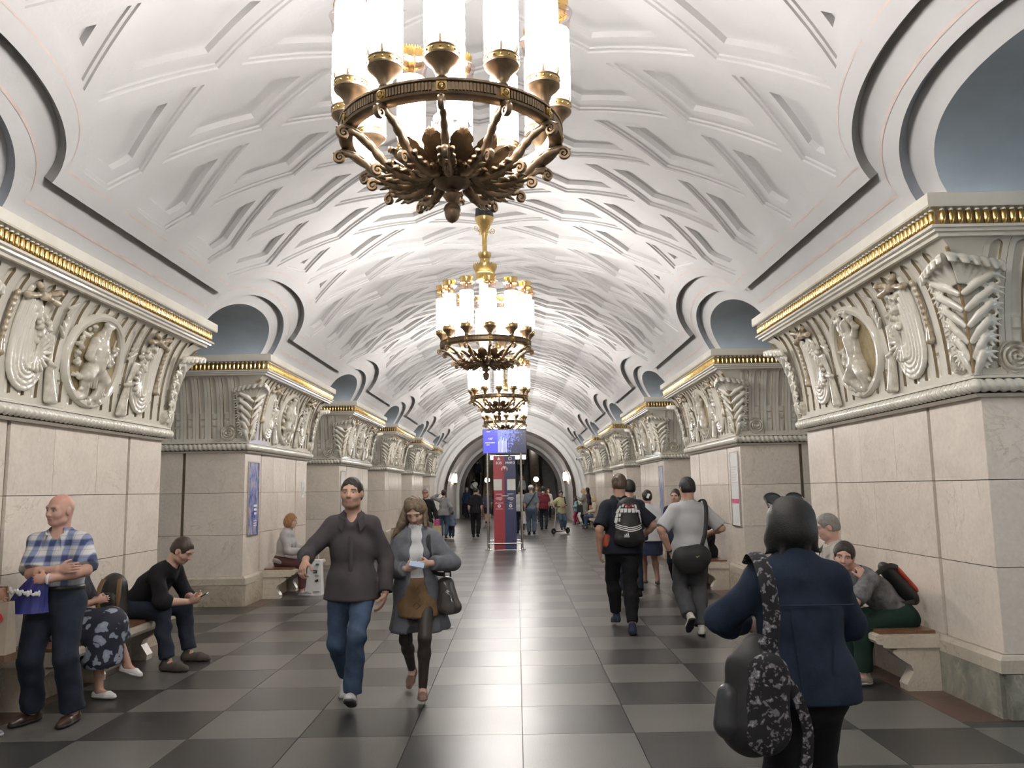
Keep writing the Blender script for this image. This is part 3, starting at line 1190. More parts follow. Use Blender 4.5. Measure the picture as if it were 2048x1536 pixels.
def sheaf(sg):
    L_ = []
    for i in range(5):
        d = (i - 2) * .03
        L_.append(((sg * (.70 + d * .4), .36, .03), (sg * (.62 + d), .045, .035), .018, .026))
        L_.append(((sg * (.70 + d * .3), .36, .03), (sg * (.80 + d * .9), .60, .035), .014, .016))
    for i in range(6):
        t = i / 5
        L_.append(((sg * (.60 + .05 * t), .62 + .07 * i * .75, .03), (sg * (.70 - .10 * t), .70 + .07 * i * .75, .045), .018, .012))
    L_.append(((sg * .64, .35, .04), (sg * .76, .37, .04), .024, .024))
    return caps(L_, k=.008)
def tassel(sg):
    L_ = []
    for i in range(8):
        y = .86 - .05 * i
        L_.append(((sg * 1.36, y, .02), (sg * 1.36, y - .02, .02), .018, .024))
    L_.append(((sg * 1.36, .46, .02), (sg * 1.36, .36, .022), .022, .04))
    return caps(L_, k=.006)
M_BOW = mat('brown_cream_lustre', (.40, .29, .17), .12, var=.45, scale=16, coat=.3, c2=(.66, .58, .44))
common = [('oval_frame', oval_frame(), None), ('medallion_ground', oval_ground(), None)]
for sg in (1, -1):
    for fn, m in ((swag, M_CERAMIC), (bow, M_BOW), (flowers, M_ORN), (shell, M_ORN), (sheaf, M_ORN), (tassel, M_BOW)):
        v, f = fn(sg)
        nm = {'swag': 'drapery_swag', 'bow': 'ribbon_bow', 'flowers': 'flower_cluster', 'shell': 'shell_fan', 'sheaf': 'wheat_sheaf', 'tassel': 'tassel'}[fn.__name__]
        piece(nm, wrap_in(v, f, nm, m))
for nm, me, _ in common:
    piece(nm, me)
fig = {}
for key, fn in (('a', figure_a), ('b', figure_b)):
    v, f = fn()
    fig[key] = wrap_in(v, f, 'figure_relief', M_ORN)
# acanthus leaves on the two front corners
def corner_pt(sg, face, wd, q, h):
    t, z = cap_q(q, 0)
    t2, z2 = cap_q(q, .01)
    nt_, nz_ = (t2 - t) / .01, (z2 - z) / .01
    bl = exp(-abs(wd) / .10) * .8
    if face == 'in':
        d = Vector((nt_, sg * bl * nt_, nz_))
        p = Vector((t, sg * (PA + t * KU - wd), z))
    else:
        d = Vector((bl * nt_, sg * nt_, nz_))
        p = Vector((t - wd, sg * (PA + t * KU), z))
    d.normalize()
    return p + d * h
def leaf_half(sg, face):
    L_ = []
    n = 6
    for i in range(n):
        q0 = .01 + .120 * i
        wo = .085 + .038 * i
        hb = .012 + .007 * i
        p0, p1, p2 = (.016, q0, hb), (.020 + wo * .34, q0 + .085, hb + .026), (.010 + wo * .72, q0 + .150, hb + .040)
        L_ += [(p0, p1, .022, .030), (p1, p2, .030, .026)]
        for base, fan in ((p2, ((-.9, .070), (-.35, .085), (.2, .090), (.75, .080), (1.25, .060))), (p1, ((-.7, .055), (-.2, .060)))):
            for da, ln in fan:                          # toothed, slightly upturned edge of each lobe
                e = (base[0] + ln * .62 * cos(da), base[1] + ln * .62 * sin(da), base[2] - .012)
                e2 = (base[0] + ln * cos(da), base[1] + ln * sin(da) - .008, base[2] + .004)
                L_ += [(base, e, .020, .015), (e, e2, .015, .009)]
    qt = QL - .17
    for j in range(6):                                # head of the leaf, curled over
        w0 = .015 + .054 * j
        dz = .020 * j
        L_ += [((w0 * .35, qt - .20, .05), (w0 * .85, qt - .03 - dz * .5, .095), .020, .028), ((w0 * .85, qt - .03 - dz * .5, .095), (w0, qt + .045 - dz, .150 - .010 * j), .028, .034),
               ((w0, qt + .045 - dz, .150 - .010 * j), (w0, qt - .005 - dz, .185 - .014 * j), .031, .020)]
    v, f = sdf_mesh([cone(a, b, ra, rb) for a, b, ra, rb in L_], .0095, .004)
    mb = MB()
    flip = (sg > 0) ^ (face == 'in')
    mb.add([tuple(corner_pt(sg, face, x, y, z)) for x, y, z in v], [tuple(map(int, q)) if not flip else tuple(map(int, q[::-1])) for q in f])
    return mb
def volute(sg, face, wc, qc, R):
    mb = MB()
    P = []
    n1, n2 = 40, 18
    for i in range(n1):
        a = 2 * pi * i / n1
        for j in range(n2):
            r = R * j / (n2 - 1)
            h = .045 - .012 * (r / R) + .016 * cos(2 * pi * (r / (R * .28) - a / (2 * pi)))
            if j == n2 - 1:
                h = -.01
            P.append(tuple(corner_pt(sg, face, wc + r * cos(a), qc + r * sin(a), h)))
    mb.grid(P, n1, n2, closeu=True, flip=((sg > 0) ^ (face == 'in')) ^ True)
    return mb
for sg in (1, -1):
    mb = leaf_half(sg, 'in')
    m2 = leaf_half(sg, 'side')
    mb.add(m2.v, m2.f)
    piece('acanthus_leaf', mb.mesh('acanthus_leaf', M_CERAMIC, 70))
    # midrib seam down the corner
    rib = MB().tube([tuple(corner_pt(sg, 'in', 0, .02 + (QL - .12) * i / 12, .028)) for i in range(13)], [.010 + .006 * (i / 12) for i in range(13)], 6)
    piece('leaf_stem', rib.mesh('leaf_stem', M_LUSTRE, 60))
    piece('volute', volute(sg, 'side', .30, .135, .125).mesh('volute', M_ORN, 60))
    piece('volute', volute(sg, 'in', .16, .11, .085).mesh('volute', M_ORN, 60))
# ------------------------------------------------------------------ place the pylons
def join_meshes(items, name):
    """one mesh out of (mesh, loc) pieces that share a material"""
    V, F, MI, b = [], [], [], 0
    for me, loc in items:
        n = len(me.vertices)
        a = np.empty(n * 3, dtype=np.float32)
        me.vertices.foreach_get('co', a)
        V.append(a.reshape(-1, 3) + np.array(loc, dtype=np.float32))
        F += [[v + b for v in p.vertices] for p in me.polygons]
        MI += [p.material_index for p in me.polygons]
        b += n
    out = new_mesh(name, np.concatenate(V), F, list(items[0][0].materials), 40)
    out.polygons.foreach_set('material_index', MI)
    return out
bead_row = join_meshes([(bead_me, b) for b in beads], 'gold_bead_row')
panel_in = [(p[1], p[2]) for p in pylon_parts if p[0] == 'fluted_panel']
panel_row = join_meshes(panel_in, 'fluted_panels')
M_GREENM = marble('grey_green_marble', (.36, .35, .29), (.52, .46, .37), (.17, .18, .15), rough=.3, scale=3.0, vpos=.5, vw=.05)
def add_pylon(side, i, label):
    x = XS * side
    y = cR(i) if side > 0 else cL(i)
    t = thing('pylon', label, 'pillar', (x, y, 0), pi if side > 0 else 0, 'marble pylons with ceramic capitals')
    near = i in (1, 2)
    for (nm, me, loc, rot, kind, lab) in pylon_parts:
        if nm == 'fluted_panel' and not near:
            continue
        o = link(nm, me, t, loc, rot, kind=kind, label=lab)
        if nm == 'plinth_slab' and side > 0 and i == 1:
            o.material_slots[0].link = 'OBJECT'
            o.material_slots[0].material = M_GREENM
    if not near:
        link('fluted_panels', panel_row, t, kind='stuff')
    if i == 1:
        for b in beads:
            link('gold_bead', bead_me, t, b)
    else:
        link('gold_bead_row', bead_row, t, kind='stuff')
    link('figure_relief', fig['b' if side > 0 else 'a'], t)
    return t
ORD = {1: 'nearest', 2: 'second', 3: 'third', 4: 'fourth', 5: 'fifth', 6: 'sixth and farthest'}
for i in range(0, 7):
    for side in (1, -1):
        sd = 'right' if side > 0 else 'left'
        if i == 0:
            lb = f'marble pylon beside the camera on the {sd} of the hall'
        else:
            lb = f'{ORD[i]} cream-capitalled marble pylon along the {sd} side of the hall'
        add_pylon(side, i, lb)
# ------------------------------------------------------------------ chandeliers (local z = height above the floor minus CH0)
M_TUBE = emit('lit_lamp_tube', (1.0, .955, .915), LAMP)
M_SHADE = glass('clear_pink_shade_glass', (.97, .90, .89), .16, .12)
M_CRYSTAL = mat('cut_crystal', (.80, .78, .77), .12, var=.1, coat=.5)
M_BLACK = mat('black_enamel', (.012, .012, .013), .4)
def build_chandelier():
    C0 = 3.11
    t = thing('chandelier', 'bronze chandelier', 'chandelier')
    def part(name, mb, m, parent=None, loc=(0, 0, 0), rz=0.0, smooth=40, kind=None):
        return link(name, mb.mesh(name, m, smooth) if isinstance(mb, MB) else mb, parent or t, loc, (0, 0, rz), kind=kind)
    z = lambda h: h - C0
    RR = .62
    # ring
    ring_ = MB().lathe([(.545, z(3.556)), (.60, z(3.552)), (.616, z(3.558)), (.622, z(3.568)), (.609, z(3.574)), (.609, z(3.618)), (.624, z(3.624)), (.622, z(3.636)), (.60, z(3.642)), (.545, z(3.640)), (.545, z(3.556))], 72)
    part('ring', ring_, M_BRONZE, smooth=30)
    fl = MB()
    for k in range(12):
        for j in range(14):
            a = 2 * pi * (k + (j + 2.2) / 18.4) / 12
            ca, sa = cos(a), sin(a)
            b = MB().box(.606, .619, -.0062, .0062, z(3.576), z(3.616))
            b.warp(lambda x, y, w, ca=ca, sa=sa: (x * ca - y * sa, x * sa + y * ca, w))
            fl.add(b.v, b.f)
    part('ring_fluting', fl, M_BRONZE, kind='stuff')
    ros = MB()
    ros.box(.604, .618, -.026, .026, -.024, .024)
    P = []
    for i in range(20):
        a = 2 * pi * i / 20
        for r, h in ((.021, .0), (.021, .008), (.017, .010), (.014, .004), (.011, .010), (.007, .011), (.004, .014), (.0002, .014)):
            P.append((.617 + h, r * cos(a), r * sin(a)))
    ros.grid(P, 20, 8, closeu=True)
    ros_me = ros.mesh('rosette', M_BRASS, 30)
    cup_me = MB().lathe([(.0, 0), (.030, 0), (.033, .006), (.030, .014), (.034, .030), (.045, .055), (.068, .082), (.084, .094), (.086, .10), (.090, .103), (.090, .112), (.086, .116), (.0865, .140), (.091, .143), (.091, .150), (.086, .154), (.070, .156), (.0, .156)], 28).mesh('lamp_cup', M_BRONZE, 35)
    collar = MB().lathe([(.0875, .114), (.0885, .118), (.0885, .139), (.0875, .143)], 28)
    for i in range(14):
        a = 2 * pi * i / 14
        collar.sphere((.0885 * cos(a), .0885 * sin(a), .128), .0065, 6, 5)
    collar_me = collar.mesh('rivet_collar', M_BRASS, 45)
    candle = MB()
    for i in range(6):
        a = 2 * pi * i / 6
        candle.tube([(.075 * cos(a), .075 * sin(a), .15), (.088 * cos(a), .088 * sin(a), .175), (.0915 * cos(a), .0915 * sin(a), .20)], [.012, .009, .002], 5)
    candle_me = candle.mesh('flame_leaf', M_BRONZE, 60)
    zz = [(.158, .080), (.18, .089), (.32, .0905), (.45, .0895), (.585, .089)]
    tube_me = MB().lathe([(r, h) for h, r in zz], 14).mesh('lamp_tube', M_TUBE, 60)
    rim_me = MB().lathe([(.091, .575), (.092, .62), (.097, .66), (.106, .695), (.112, .70), (.104, .692), (.094, .655)], 24).mesh('shade_rim', M_SHADE, 60)
    crown = MB()
    P, n = [], 32
    for i in range(n * 2):
        a = 2 * pi * i / (n * 2)
        tip = .022 if i % 2 == 0 else 0
        for r, h in ((.078, .69), (.080, .725), (.083, .755 + tip * .2), (.088, .762 + tip)):
            P.append((r * cos(a), r * sin(a), h))
    crown.grid(P, n * 2, 4, closeu=True)
    crown.lathe([(.074, .69), (.082, .692), (.082, .70), (.078, .70)], 24)
    crown.lathe([(.0, .588), (.0885, .588), (.0885, .592), (.0, .596)], 14)
    crown.tube([(0, 0, .59), (0, 0, .70)], .02, 8)
    crown.lathe([(.0, .70), (.078, .70), (.0, .71)], 14)
    crown_me = crown.mesh('gold_crown', M_GOLD, 30)
    # arm: flat S-bar with scrolls; local x outward
    arm = MB()
    ap = [(.10, z(3.415)), (.16, z(3.355)), (.24, z(3.325)), (.33, z(3.34)), (.41, z(3.40)), (.47, z(3.46)), (.53, z(3.505)), (.60, z(3.530))]
    def sm(pts, n=4):
        out = []
        for i in range(len(pts) - 1):
            p0, p1, p2, p3 = pts[max(i - 1, 0)], pts[i], pts[i + 1], pts[min(i + 2, len(pts) - 1)]
            for j in range(n):
                u = j / n
                out.append(tuple(.5 * ((2 * p1[d]) + (p2[d] - p0[d]) * u + (2 * p0[d] - 5 * p1[d] + 4 * p2[d] - p3[d]) * u * u + (3 * p1[d] - p0[d] - 3 * p2[d] + p3[d]) * u ** 3) for d in range(2)))
        out.append(pts[-1])
        return out
    A = sm(ap)
    arm.tube([(x, 0, h) for x, h in A], [.036 - .016 * (i / len(A)) + .004 * sin(i * 1.9) for i in range(len(A))], 8, flat=(1, .8))
    for d in (-.011, .011):
        arm.tube([(x, d, h + .012) for x, h in A[8:]], .007, 5)
    arm_me = arm.mesh('arm', M_BRONZE, 60)
    lf = []
    for i_ in range(5):
        x0, h0 = .15 + .052 * i_, None
        j_ = min(range(len(A)), key=lambda q: abs(A[q][0] - x0))
        x0, h0 = A[j_]
        for sg in (1, -1):
            lf += [cone((x0, 0, h0 + .012), (x0 + .030, sg * .034, h0 + .028), .017, .014), cone((x0 + .030, sg * .034, h0 + .028), (x0 + .060, sg * .040, h0 + .014), .014, .006)]
        lf += [cone((x0, 0, h0 - .024), (x0 + .05, 0, h0 - .040), .014, .006)]
    v_, f_ = sdf_mesh(lf, .009, .008)
    aleaf_me = new_mesh('arm_leaf', v_, f_, M_BRONZE, 180)
    scrs = []
    for c, r0, r1, a0, dr, tr in (((.625, z(3.503)), .034, .006, pi / 2, -1, 1.5), ((.44, z(3.335)), .030, .005, pi * .6, -1, 1.4)):
        scr = MB()
        scrs.append(scr)
        scr.tube([(c[0] + x, 0, c[1] + y) for x, y in spiral(tr, r0, r1, 22, a0, dr)], [.013 - .006 * i / 21 for i in range(22)], 6, flat=(1, 1.5))
        scr.sphere((c[0], 0, c[1]), .012, 6, 5)
    scrs[1].tube([(.36, 0, z(3.35)), (.40, 0, z(3.352)), (.435, 0, z(3.366))], [.016, .014, .012], 6)
    scrs[0].tube([(.585, 0, z(3.53)), (.61, 0, z(3.54)), (.645, 0, z(3.525)), (.665, 0, z(3.53))], [.02, .02, .012, .004], 6)
    scr_me = [q.mesh('scroll', M_BRONZE, 60) for q in scrs]
    leafc = MB()
    P = []
    for i in range(14):
        s = i / 13
        r = .12 + .22 * sin(s * 1.75)
        h = z(3.40) + .17 * s - .09 * max(0, s - .72) * 3
        wv = .055 * sin(pi * min(1, .18 + s * .86)) * (1 + .28 * abs(sin(s * 14)))
        for j in range(7):
            q = -1 + 2 * j / 6
            P.append((r + .018 * (1 - q * q), wv * q, h - .016 * q * q + .006 * cos(q * 8)))
    leafc.grid(P, 14, 7)
    Pb = [(x - .012, y, h - .004) for x, y, h in P]
    leafc.grid(Pb, 14, 7, flip=True)
    leaf_me = leafc.mesh('acanthus_leaf', M_BRONZE, 60)
    drop = MB().tube([(.045, 0, z(3.44)), (.05, 0, z(3.56)), (.075, 0, z(3.66)), (.11, 0, z(3.70)), (.115, 0, z(3.66))], [.014, .022, .026, .02, .008], 6, flat=(1, 1.6))
    drop_me = drop.mesh('crystal_frond', M_CRYSTAL, 60)
    for k in range(12):
        a = 2 * pi * k / 12
        part('rosette', ros_me, None, loc=(0, 0, z(3.596)), rz=a)
        cupo = part('lamp_cup', cup_me, None, loc=(.585 * cos(a), .585 * sin(a), z(3.642)))
        for nm, me in (('rivet_collar', collar_me), ('flame_leaf', candle_me), ('lamp_tube', tube_me), ('shade_rim', rim_me), ('gold_crown', crown_me)):
            link(nm, me, cupo, kind='stuff' if nm == 'flame_leaf' else None)
        ar = part('arm', arm_me, None, rz=a)
        link('ring_scroll', scr_me[0], ar)
        link('arm_leaf', aleaf_me, ar)
        link('lower_scroll', scr_me[1], ar)
        part('acanthus_leaf', leaf_me, None, rz=a + pi / 12)
        if k % 2 == 0:
            part('crystal_frond', drop_me, None, rz=a + pi / 12)
    bowl = MB().lathe([(.0, z(3.30)), (.04, z(3.302)), (.06, z(3.315)), (.095, z(3.33)), (.108, z(3.345)), (.106, z(3.36)), (.128, z(3.37)), (.142, z(3.405)), (.145, z(3.432)), (.132, z(3.44)), (.10, z(3.45)), (.07, z(3.47)), (.0, z(3.47))], 40)
    bo = part('bowl', bowl, M_BRONZE, smooth=40)
    bd = MB()
    for i in range(22):
        a = 2 * pi * i / 22
        bd.sphere((.112 * cos(a), .112 * sin(a), z(3.362)), .0125, 6, 5)
    link('bead_ring', bd.mesh('bead_ring', M_BRONZE, 60), bo, kind='stuff')
    fin = MB().lathe([(.03, z(3.305)), (.034, z(3.298)), (.026, z(3.29)), (.05, z(3.275)), (.044, z(3.262)), (.03, z(3.24)), (.016, z(3.226))], 20, rmod=lambda a, h: 1 + .08 * cos(8 * a) * (1 if z(3.23) < h < z(3.285) else 0))
    fo = part('pendant', fin, M_BRONZE)
    ac = MB().lathe([(.012, z(3.232)), (.03, z(3.222)), (.045, z(3.205)), (.048, z(3.19)), (.042, z(3.186)), (.043, z(3.17)), (.035, z(3.14)), (.018, z(3.12)), (.0, z(3.111))], 20, rmod=lambda a, h: 1 + .05 * cos(7 * a))
    link('acorn_finial', ac.mesh('acorn_finial', M_BRONZE, 60), fo)
    # crystal column, crowns, stem, canopy
    colm = MB().lathe([(.055, z(3.47)), (.075, z(3.50)), (.080, z(3.54)), (.078, z(4.50)), (.05, z(4.52))], 36, rmod=lambda a, h: 1 + .05 * cos(9 * a + h * 26) + .05 * cos(9 * a - h * 26))
    P_len = None
    cm = MB()
    hs = [z(3.50) + i * .022 for i in range(46)]
    cm.lathe([(.078, h) for h in hs], 48, rmod=lambda a, h: 1 + .07 * cos(6 * a + h * 40) * cos(6 * a - h * 40))
    part('crystal_column', cm, M_CRYSTAL, smooth=60)
    def crown_big(r0, r1, h0, h1, teeth, m):
        mb = MB()
        P = []
        n = teeth * 2
        for i in range(n):
            a = 2 * pi * i / n
            tp = (h1 - h0) * .12 if i % 2 == 0 else 0
            for s, r in ((0, r0), (.06, r0 * 1.04), (.1, r0), (.45, r0), (.5, r0 * 1.05), (.55, r0 * 1.02), (.85, r1 * .97), (1.0, r1)):
                P.append(((r) * cos(a), r * sin(a), h0 + (h1 - h0) * s + (tp if s == 1.0 else 0)))
        mb.grid(P, n, 8, closeu=True)
        mb.lathe([(r0 * 1.0, h0), (.02, h0 + .01)], 24)
        mb.lathe([(r1 * .9, h0 + (h1 - h0) * .8), (.02, h0 + (h1 - h0) * .82)], 24)
        return mb
    part('lower_crown', crown_big(.128, .168, z(4.50), z(4.71), 26, M_BRASS), M_BRASS, smooth=30)
    part('upper_crown', crown_big(.066, .092, z(4.72), z(4.885), 16, M_BRASS), M_BRASS, smooth=30)
    part('stem', MB().lathe([(.05, z(4.86)), (.034, z(4.90)), (.034, z(5.14)), (.045, z(5.16)), (.045, z(5.19)), (.038, z(5.20))], 32, rmod=lambda a, h: 1 + .08 * cos(12 * a) * (1 if z(4.9) < h < z(5.15) else 0)), M_BRASS)
    part('canopy_cone', MB().lathe([(.04, z(5.19)), (.05, z(5.22)), (.11, z(5.33)), (.134, z(5.39)), (.134, z(5.40)), (.11, z(5.41)), (.0, z(5.41))], 32), M_BRASS)
    wire = MB()
    for c, r0, dr in (((.125, z(5.235)), .045, 1), ((.075, z(5.21)), .028, -1)):
        wire.tube([(c[0] + x, 0, c[1] + y) for x, y in spiral(1.6, r0, .008, 24, pi * 1.1 if dr > 0 else 0, dr)], .0045, 5)
    wire_me = wire.mesh('wire_scroll', M_BRASS, 60)
    for k in range(4):
        part('wire_scroll', wire_me, None, rz=k * pi / 2 + pi / 8)
    part('ceiling_rose', MB().lathe([(.0, z(5.405)), (.128, z(5.405)), (.13, z(5.42)), (.12, z(5.53)), (.0, z(5.53))], 32), M_BLACK)
    t.location.z = C0
    return t
ch = build_chandelier()
spots_ = [(0.0, 0, -pi / 2), (-.06, 1, -pi / 2 + .13), (-.02, 2, -pi / 2 + .02), (0, 3, -pi / 2 + .09), (0, 4, -pi / 2 + .2), (0, 5, -pi / 2), (0, -1, -pi / 2)]
chl = {0: 'large bronze chandelier nearest the camera, cut by the top of the picture', 1: 'second bronze chandelier, with its whole stem and ceiling mount in view',
       2: 'third bronze chandelier, directly below and behind the second one', 3: 'fourth chandelier, just above the blue hanging screen', 4: 'fifth chandelier, hidden behind the blue screen',
       5: 'sixth chandelier, nearest the end wall', -1: 'chandelier hanging behind the camera'}
for n, (x, i, rz) in enumerate(spots_):
    o = ch if n == 0 else dup(ch)
    o.location = (x, BAY0 + i * S - (.06 if i == 0 else 0), 3.11)
    o.rotation_euler = (0, 0, rz)
    tag(o, chl[i], 'chandelier', 'chandeliers along the middle of the hall')
# ------------------------------------------------------------------ benches along the pylons
M_WOOD = mat('brown_bench_wood', (.17, .085, .045), .35, var=.3, scale=7)
def build_bench():
    t = thing('bench', 'bench', 'bench')
    Lh = 1.03
    def bx(nm, mb, m, smooth=30):
        return link(nm, mb.mesh(nm, m, smooth), t)
    prof = [(.0, .335), (.43, .335), (.455, .345), (.455, .36), (.50, .37), (.515, .395), (.51, .43), (.49, .442), (0, .442)]
    for k in range(3):
        a, b = -Lh + 2 * Lh * k / 3 + .0015, -Lh + 2 * Lh * (k + 1) / 3 - .0015
        bx('seat_slab', MB().prism(prof, lambda u, w, d: (u, d, w), a, b), M_BENCH)
    for k in range(3):
        a = .02 + .15 * k
        bx('seat_board', MB().box(a, a + .147, -Lh + .02, Lh - .02, .442, .468), M_WOOD)
    # console legs with an S-curved front
    def leg_prof(f=1.0):
        pts = [(.0, 0), (.21 * f, 0), (.215 * f, .05), (.19 * f, .10), (.165 * f, .15), (.18 * f, .20), (.25 * f, .255), (.285 * f, .295), (.285 * f, .315), (.26 * f, .318), (.26 * f, .335), (0, .335)]
        return pts
    for y0, y1 in ((-Lh + .02, -Lh + .15), (Lh - .15, Lh - .02), (-.07, .07)):
        bx('leg', MB().prism(leg_prof(1.3), lambda u, w, d: (u, d, w), y0, y1), M_BENCH)
    bx('back_panel', MB().box(0, .12, -Lh + .15, Lh - .15, 0, .335), M_BENCH)
    return t
bench = build_bench()
first = True
for i in range(1, 7):
    for side in (1, -1):
        if i == 6:
            continue
        o = bench if first else dup(bench)
        first = False
        o.location = ((XS - .062) * side, cR(i) if side > 0 else cL(i), 0)
        o.rotation_euler = (0, 0, pi if side > 0 else 0)
        tag(o, f'marble bench with brown seat boards against the {ORD[i]} {"right" if side > 0 else "left"} pylon', 'bench', 'marble benches along the pylons')
# ------------------------------------------------------------------ end wall, arch and escalators
AR, AZ = 3.14, 1.36
def arch_pts(r, n=36, zb=0.0, cx=-.03):
    out = [(cx + r, zb)]
    for i in range(n + 1):
        a = pi * i / n
        out.append((cx + r * cos(a), AZ + r * sin(a)))
    out.append((cx - r, zb))
    return out
def arch_wall(r_in, outer, y0, y1, name, m):
    """flat wall with an arched opening, as strips from the arch up to an outer outline"""
    A = arch_pts(r_in)
    mb = MB()
    P = []
    for (x, z) in A:
        dx, dz = x, z - AZ
        l = max(sqrt(dx * dx + dz * dz), .01)
        sx = outer[0] / max(abs(dx), 1e-6)
        sz = outer[1] / max(abs(dz), 1e-6) if dz > 0 else 1e9
        s = min(sx, sz)
        P += [(x, y0, z), (dx * s, y0, AZ + dz * s) if z > 0 else (math.copysign(outer[0], x), y0, 0)]
    n = len(A)
    mb.grid(P, n, 2)
    return mb.mesh(name, m, 30)
M_ENDW = mat('white_end_wall', (.80, .80, .79), .6, var=.03)
link('wall_end', arch_wall(AR, (10.6, 4.6), END, END, 'wall_end', M_ENDW), kind='structure')
def arch_sweep(r0, r1, y0, y1, name, m, smooth=40, kind='structure'):
    """arched band: section r0..r1, depth y0..y1"""
    mb = MB()
    P = []
    A0, A1 = arch_pts(r0), arch_pts(r1)
    for (a, b) in zip(A0, A1):
        P += [(b[0], y0, b[1]), (a[0], y0, a[1]), (a[0], y1, a[1]), (b[0], y1, b[1]), (b[0], y0, b[1])]
    mb.grid(P, len(A0), 5)
    return link(name, mb.mesh(name, m, smooth), kind=kind)
arch_sweep(AR + .62, AR + .68, END - .06, END + .02, 'trim_1', M_ENDW)
arch_sweep(AR + .36, AR + .42, END - .10, END + .02, 'trim_2', M_ENDW)
arch_sweep(AR - .01, AR + .13, END - .05, END + .06, 'trim_3', mat('dark_brown_marble', (.055, .04, .032), .2, var=.4, scale=6))
arch_sweep(AR, AR + .06, END + .05, 47.0, 'wall_arch_soffit', mat('white_arch_soffit', (.78, .75, .73), .5, var=.03))
# inner end wall round the escalator tunnel
ER = 2.98
def esc_arch(r, y):
    return [(x, y, z) for x, z in arch_pts(r)]
mb = MB()
P = []
for a, b in zip(arch_pts(ER), arch_pts(AR + .3)):
    P += [(a[0], 47.0, a[1]), (b[0], 47.0, b[1])]
mb.grid(P, len(arch_pts(ER)), 2)
link('wall_escalator', mb.mesh('w', M_ENDW, 30), kind='structure')
# inclined tunnel
SL = math.tan(radians(30))
YS = 51.0
mb = MB()
P = []
ys_ = [47.0, 51.0, 75.0]
for (x, z) in arch_pts(ER, 28, zb=-.6):
    for y in ys_:
        P.append((x, y, z + max(0, y - YS) * SL))
mb.grid(P, len(arch_pts(ER, 28)), 3, flip=True)
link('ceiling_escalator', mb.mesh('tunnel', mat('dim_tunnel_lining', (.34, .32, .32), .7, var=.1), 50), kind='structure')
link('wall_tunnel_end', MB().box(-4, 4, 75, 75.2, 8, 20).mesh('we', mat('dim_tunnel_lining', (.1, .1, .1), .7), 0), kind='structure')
M_STEP = mat('ribbed_steel_step', (.11, .105, .10), .45, metal=.2, var=.3, scale=9)
M_RAIL = mat('black_rubber_handrail', (.012, .012, .013), .35)
M_ESCW = mat('brown_balustrade_panel', (.20, .155, .115), .3, var=.2, scale=3)
M_STEEL = mat('brushed_steel', (.58, .57, .55), .25, metal=1.0, var=.08, scale=30)
def escalator(cx, wd, label):
    t = thing('escalator', label, 'escalator', (cx, YS - 1.0, 0), 0, 'escalators at the end of the hall')
    st = MB()
    for k in range(58):
        y = 1.0 + k * .40
        z = k * .231
        st.box(-wd / 2, wd / 2, y, y + .42, z - .25, z + (.0 if k else .02))
    link('steps', st.mesh('steps', M_STEP, 0), t, kind='stuff')
    link('landing_plate', MB().box(-wd / 2 - .2, wd / 2 + .2, -.9, 1.0, -.01, .02).mesh('lp', M_STEEL, 0), t)
    for sg in (-1, 1):
        pr = [(-.4, .02), (-.4, .75), (.0, .92), (1.2, .95), (24, .95 + 22.8 * SL), (24, 22.8 * SL - .3), (1.2, -.02)]
        link('balustrade', MB().prism(pr, lambda a, b, d: (d, a, b), sg * (wd / 2 + .02), sg * (wd / 2 + .14)).mesh('b', M_ESCW, 0), t)
        link('handrail', MB().tube([(sg * (wd / 2 + .08), y, z) for y, z in ((-.35, .1), (-.52, .45), (-.42, .82), (0, .98), (1.2, 1.0), (24, 1.0 + 22.8 * SL))], .045, 8).mesh('h', M_RAIL, 50), t)
    return t
escalator(-2.42, .95, 'far left escalator with riders going up, under the end arch')
escalator(-.64, .95, 'escalator just left of the red and blue stand')
escalator(.64, .95, 'escalator just right of the red and blue stand')
escalator(2.42, .95, 'far right empty escalator under the end arch')
link('floor_incline', MB().box(-3.2, 3.2, 50.9, 75, -.9, -.4).warp(lambda a, b, c: (a, b, c + max(0, b - YS) * SL)).mesh('fi', M_BLACK, 0), kind='structure')
M_GLOBE = emit('frosted_globe_light', (1, .93, .85), 12.0)
def post_lamp(x, y, label):
    t = thing('globe_lamp', label, 'lamp', (x, y, 0), 0, 'globe lamps between the escalators')
    link('panel', MB().box(-.3, .3, -.2, 24, -.3, .9).warp(lambda a, b, c: (a, b, c + max(0, b - 1.4) * SL)).mesh('p', mat('bronze_strip_panel', (.24, .18, .12), .3, metal=.4, var=.25, scale=4), 0), t)
    link('pedestal', MB().lathe([(.16, .9), (.13, .95), (.12, 1.3), (.14, 1.34), (.05, 1.42), (.0, 1.42)], 12).mesh('p', M_BRASS, 40), t)
    link('stem', MB().tube([(0, 0, 1.35), (0, 0, 2.05)], [.03, .02], 8).mesh('s', M_BRASS, 60), t)
    link('globe', MB().sphere((0, 0, 2.22), .16, 20, 13).mesh('g', M_GLOBE, 180), t)
    link('finial', MB().lathe([(.07, 2.05), (.09, 2.075), (.05, 2.09)], 12).mesh('f', M_BRASS, 40), t)
post_lamp(-1.52, 50.6, 'left globe lamp on a post between two escalators')
post_lamp(1.52, 50.6, 'right globe lamp on a post between two escalators')
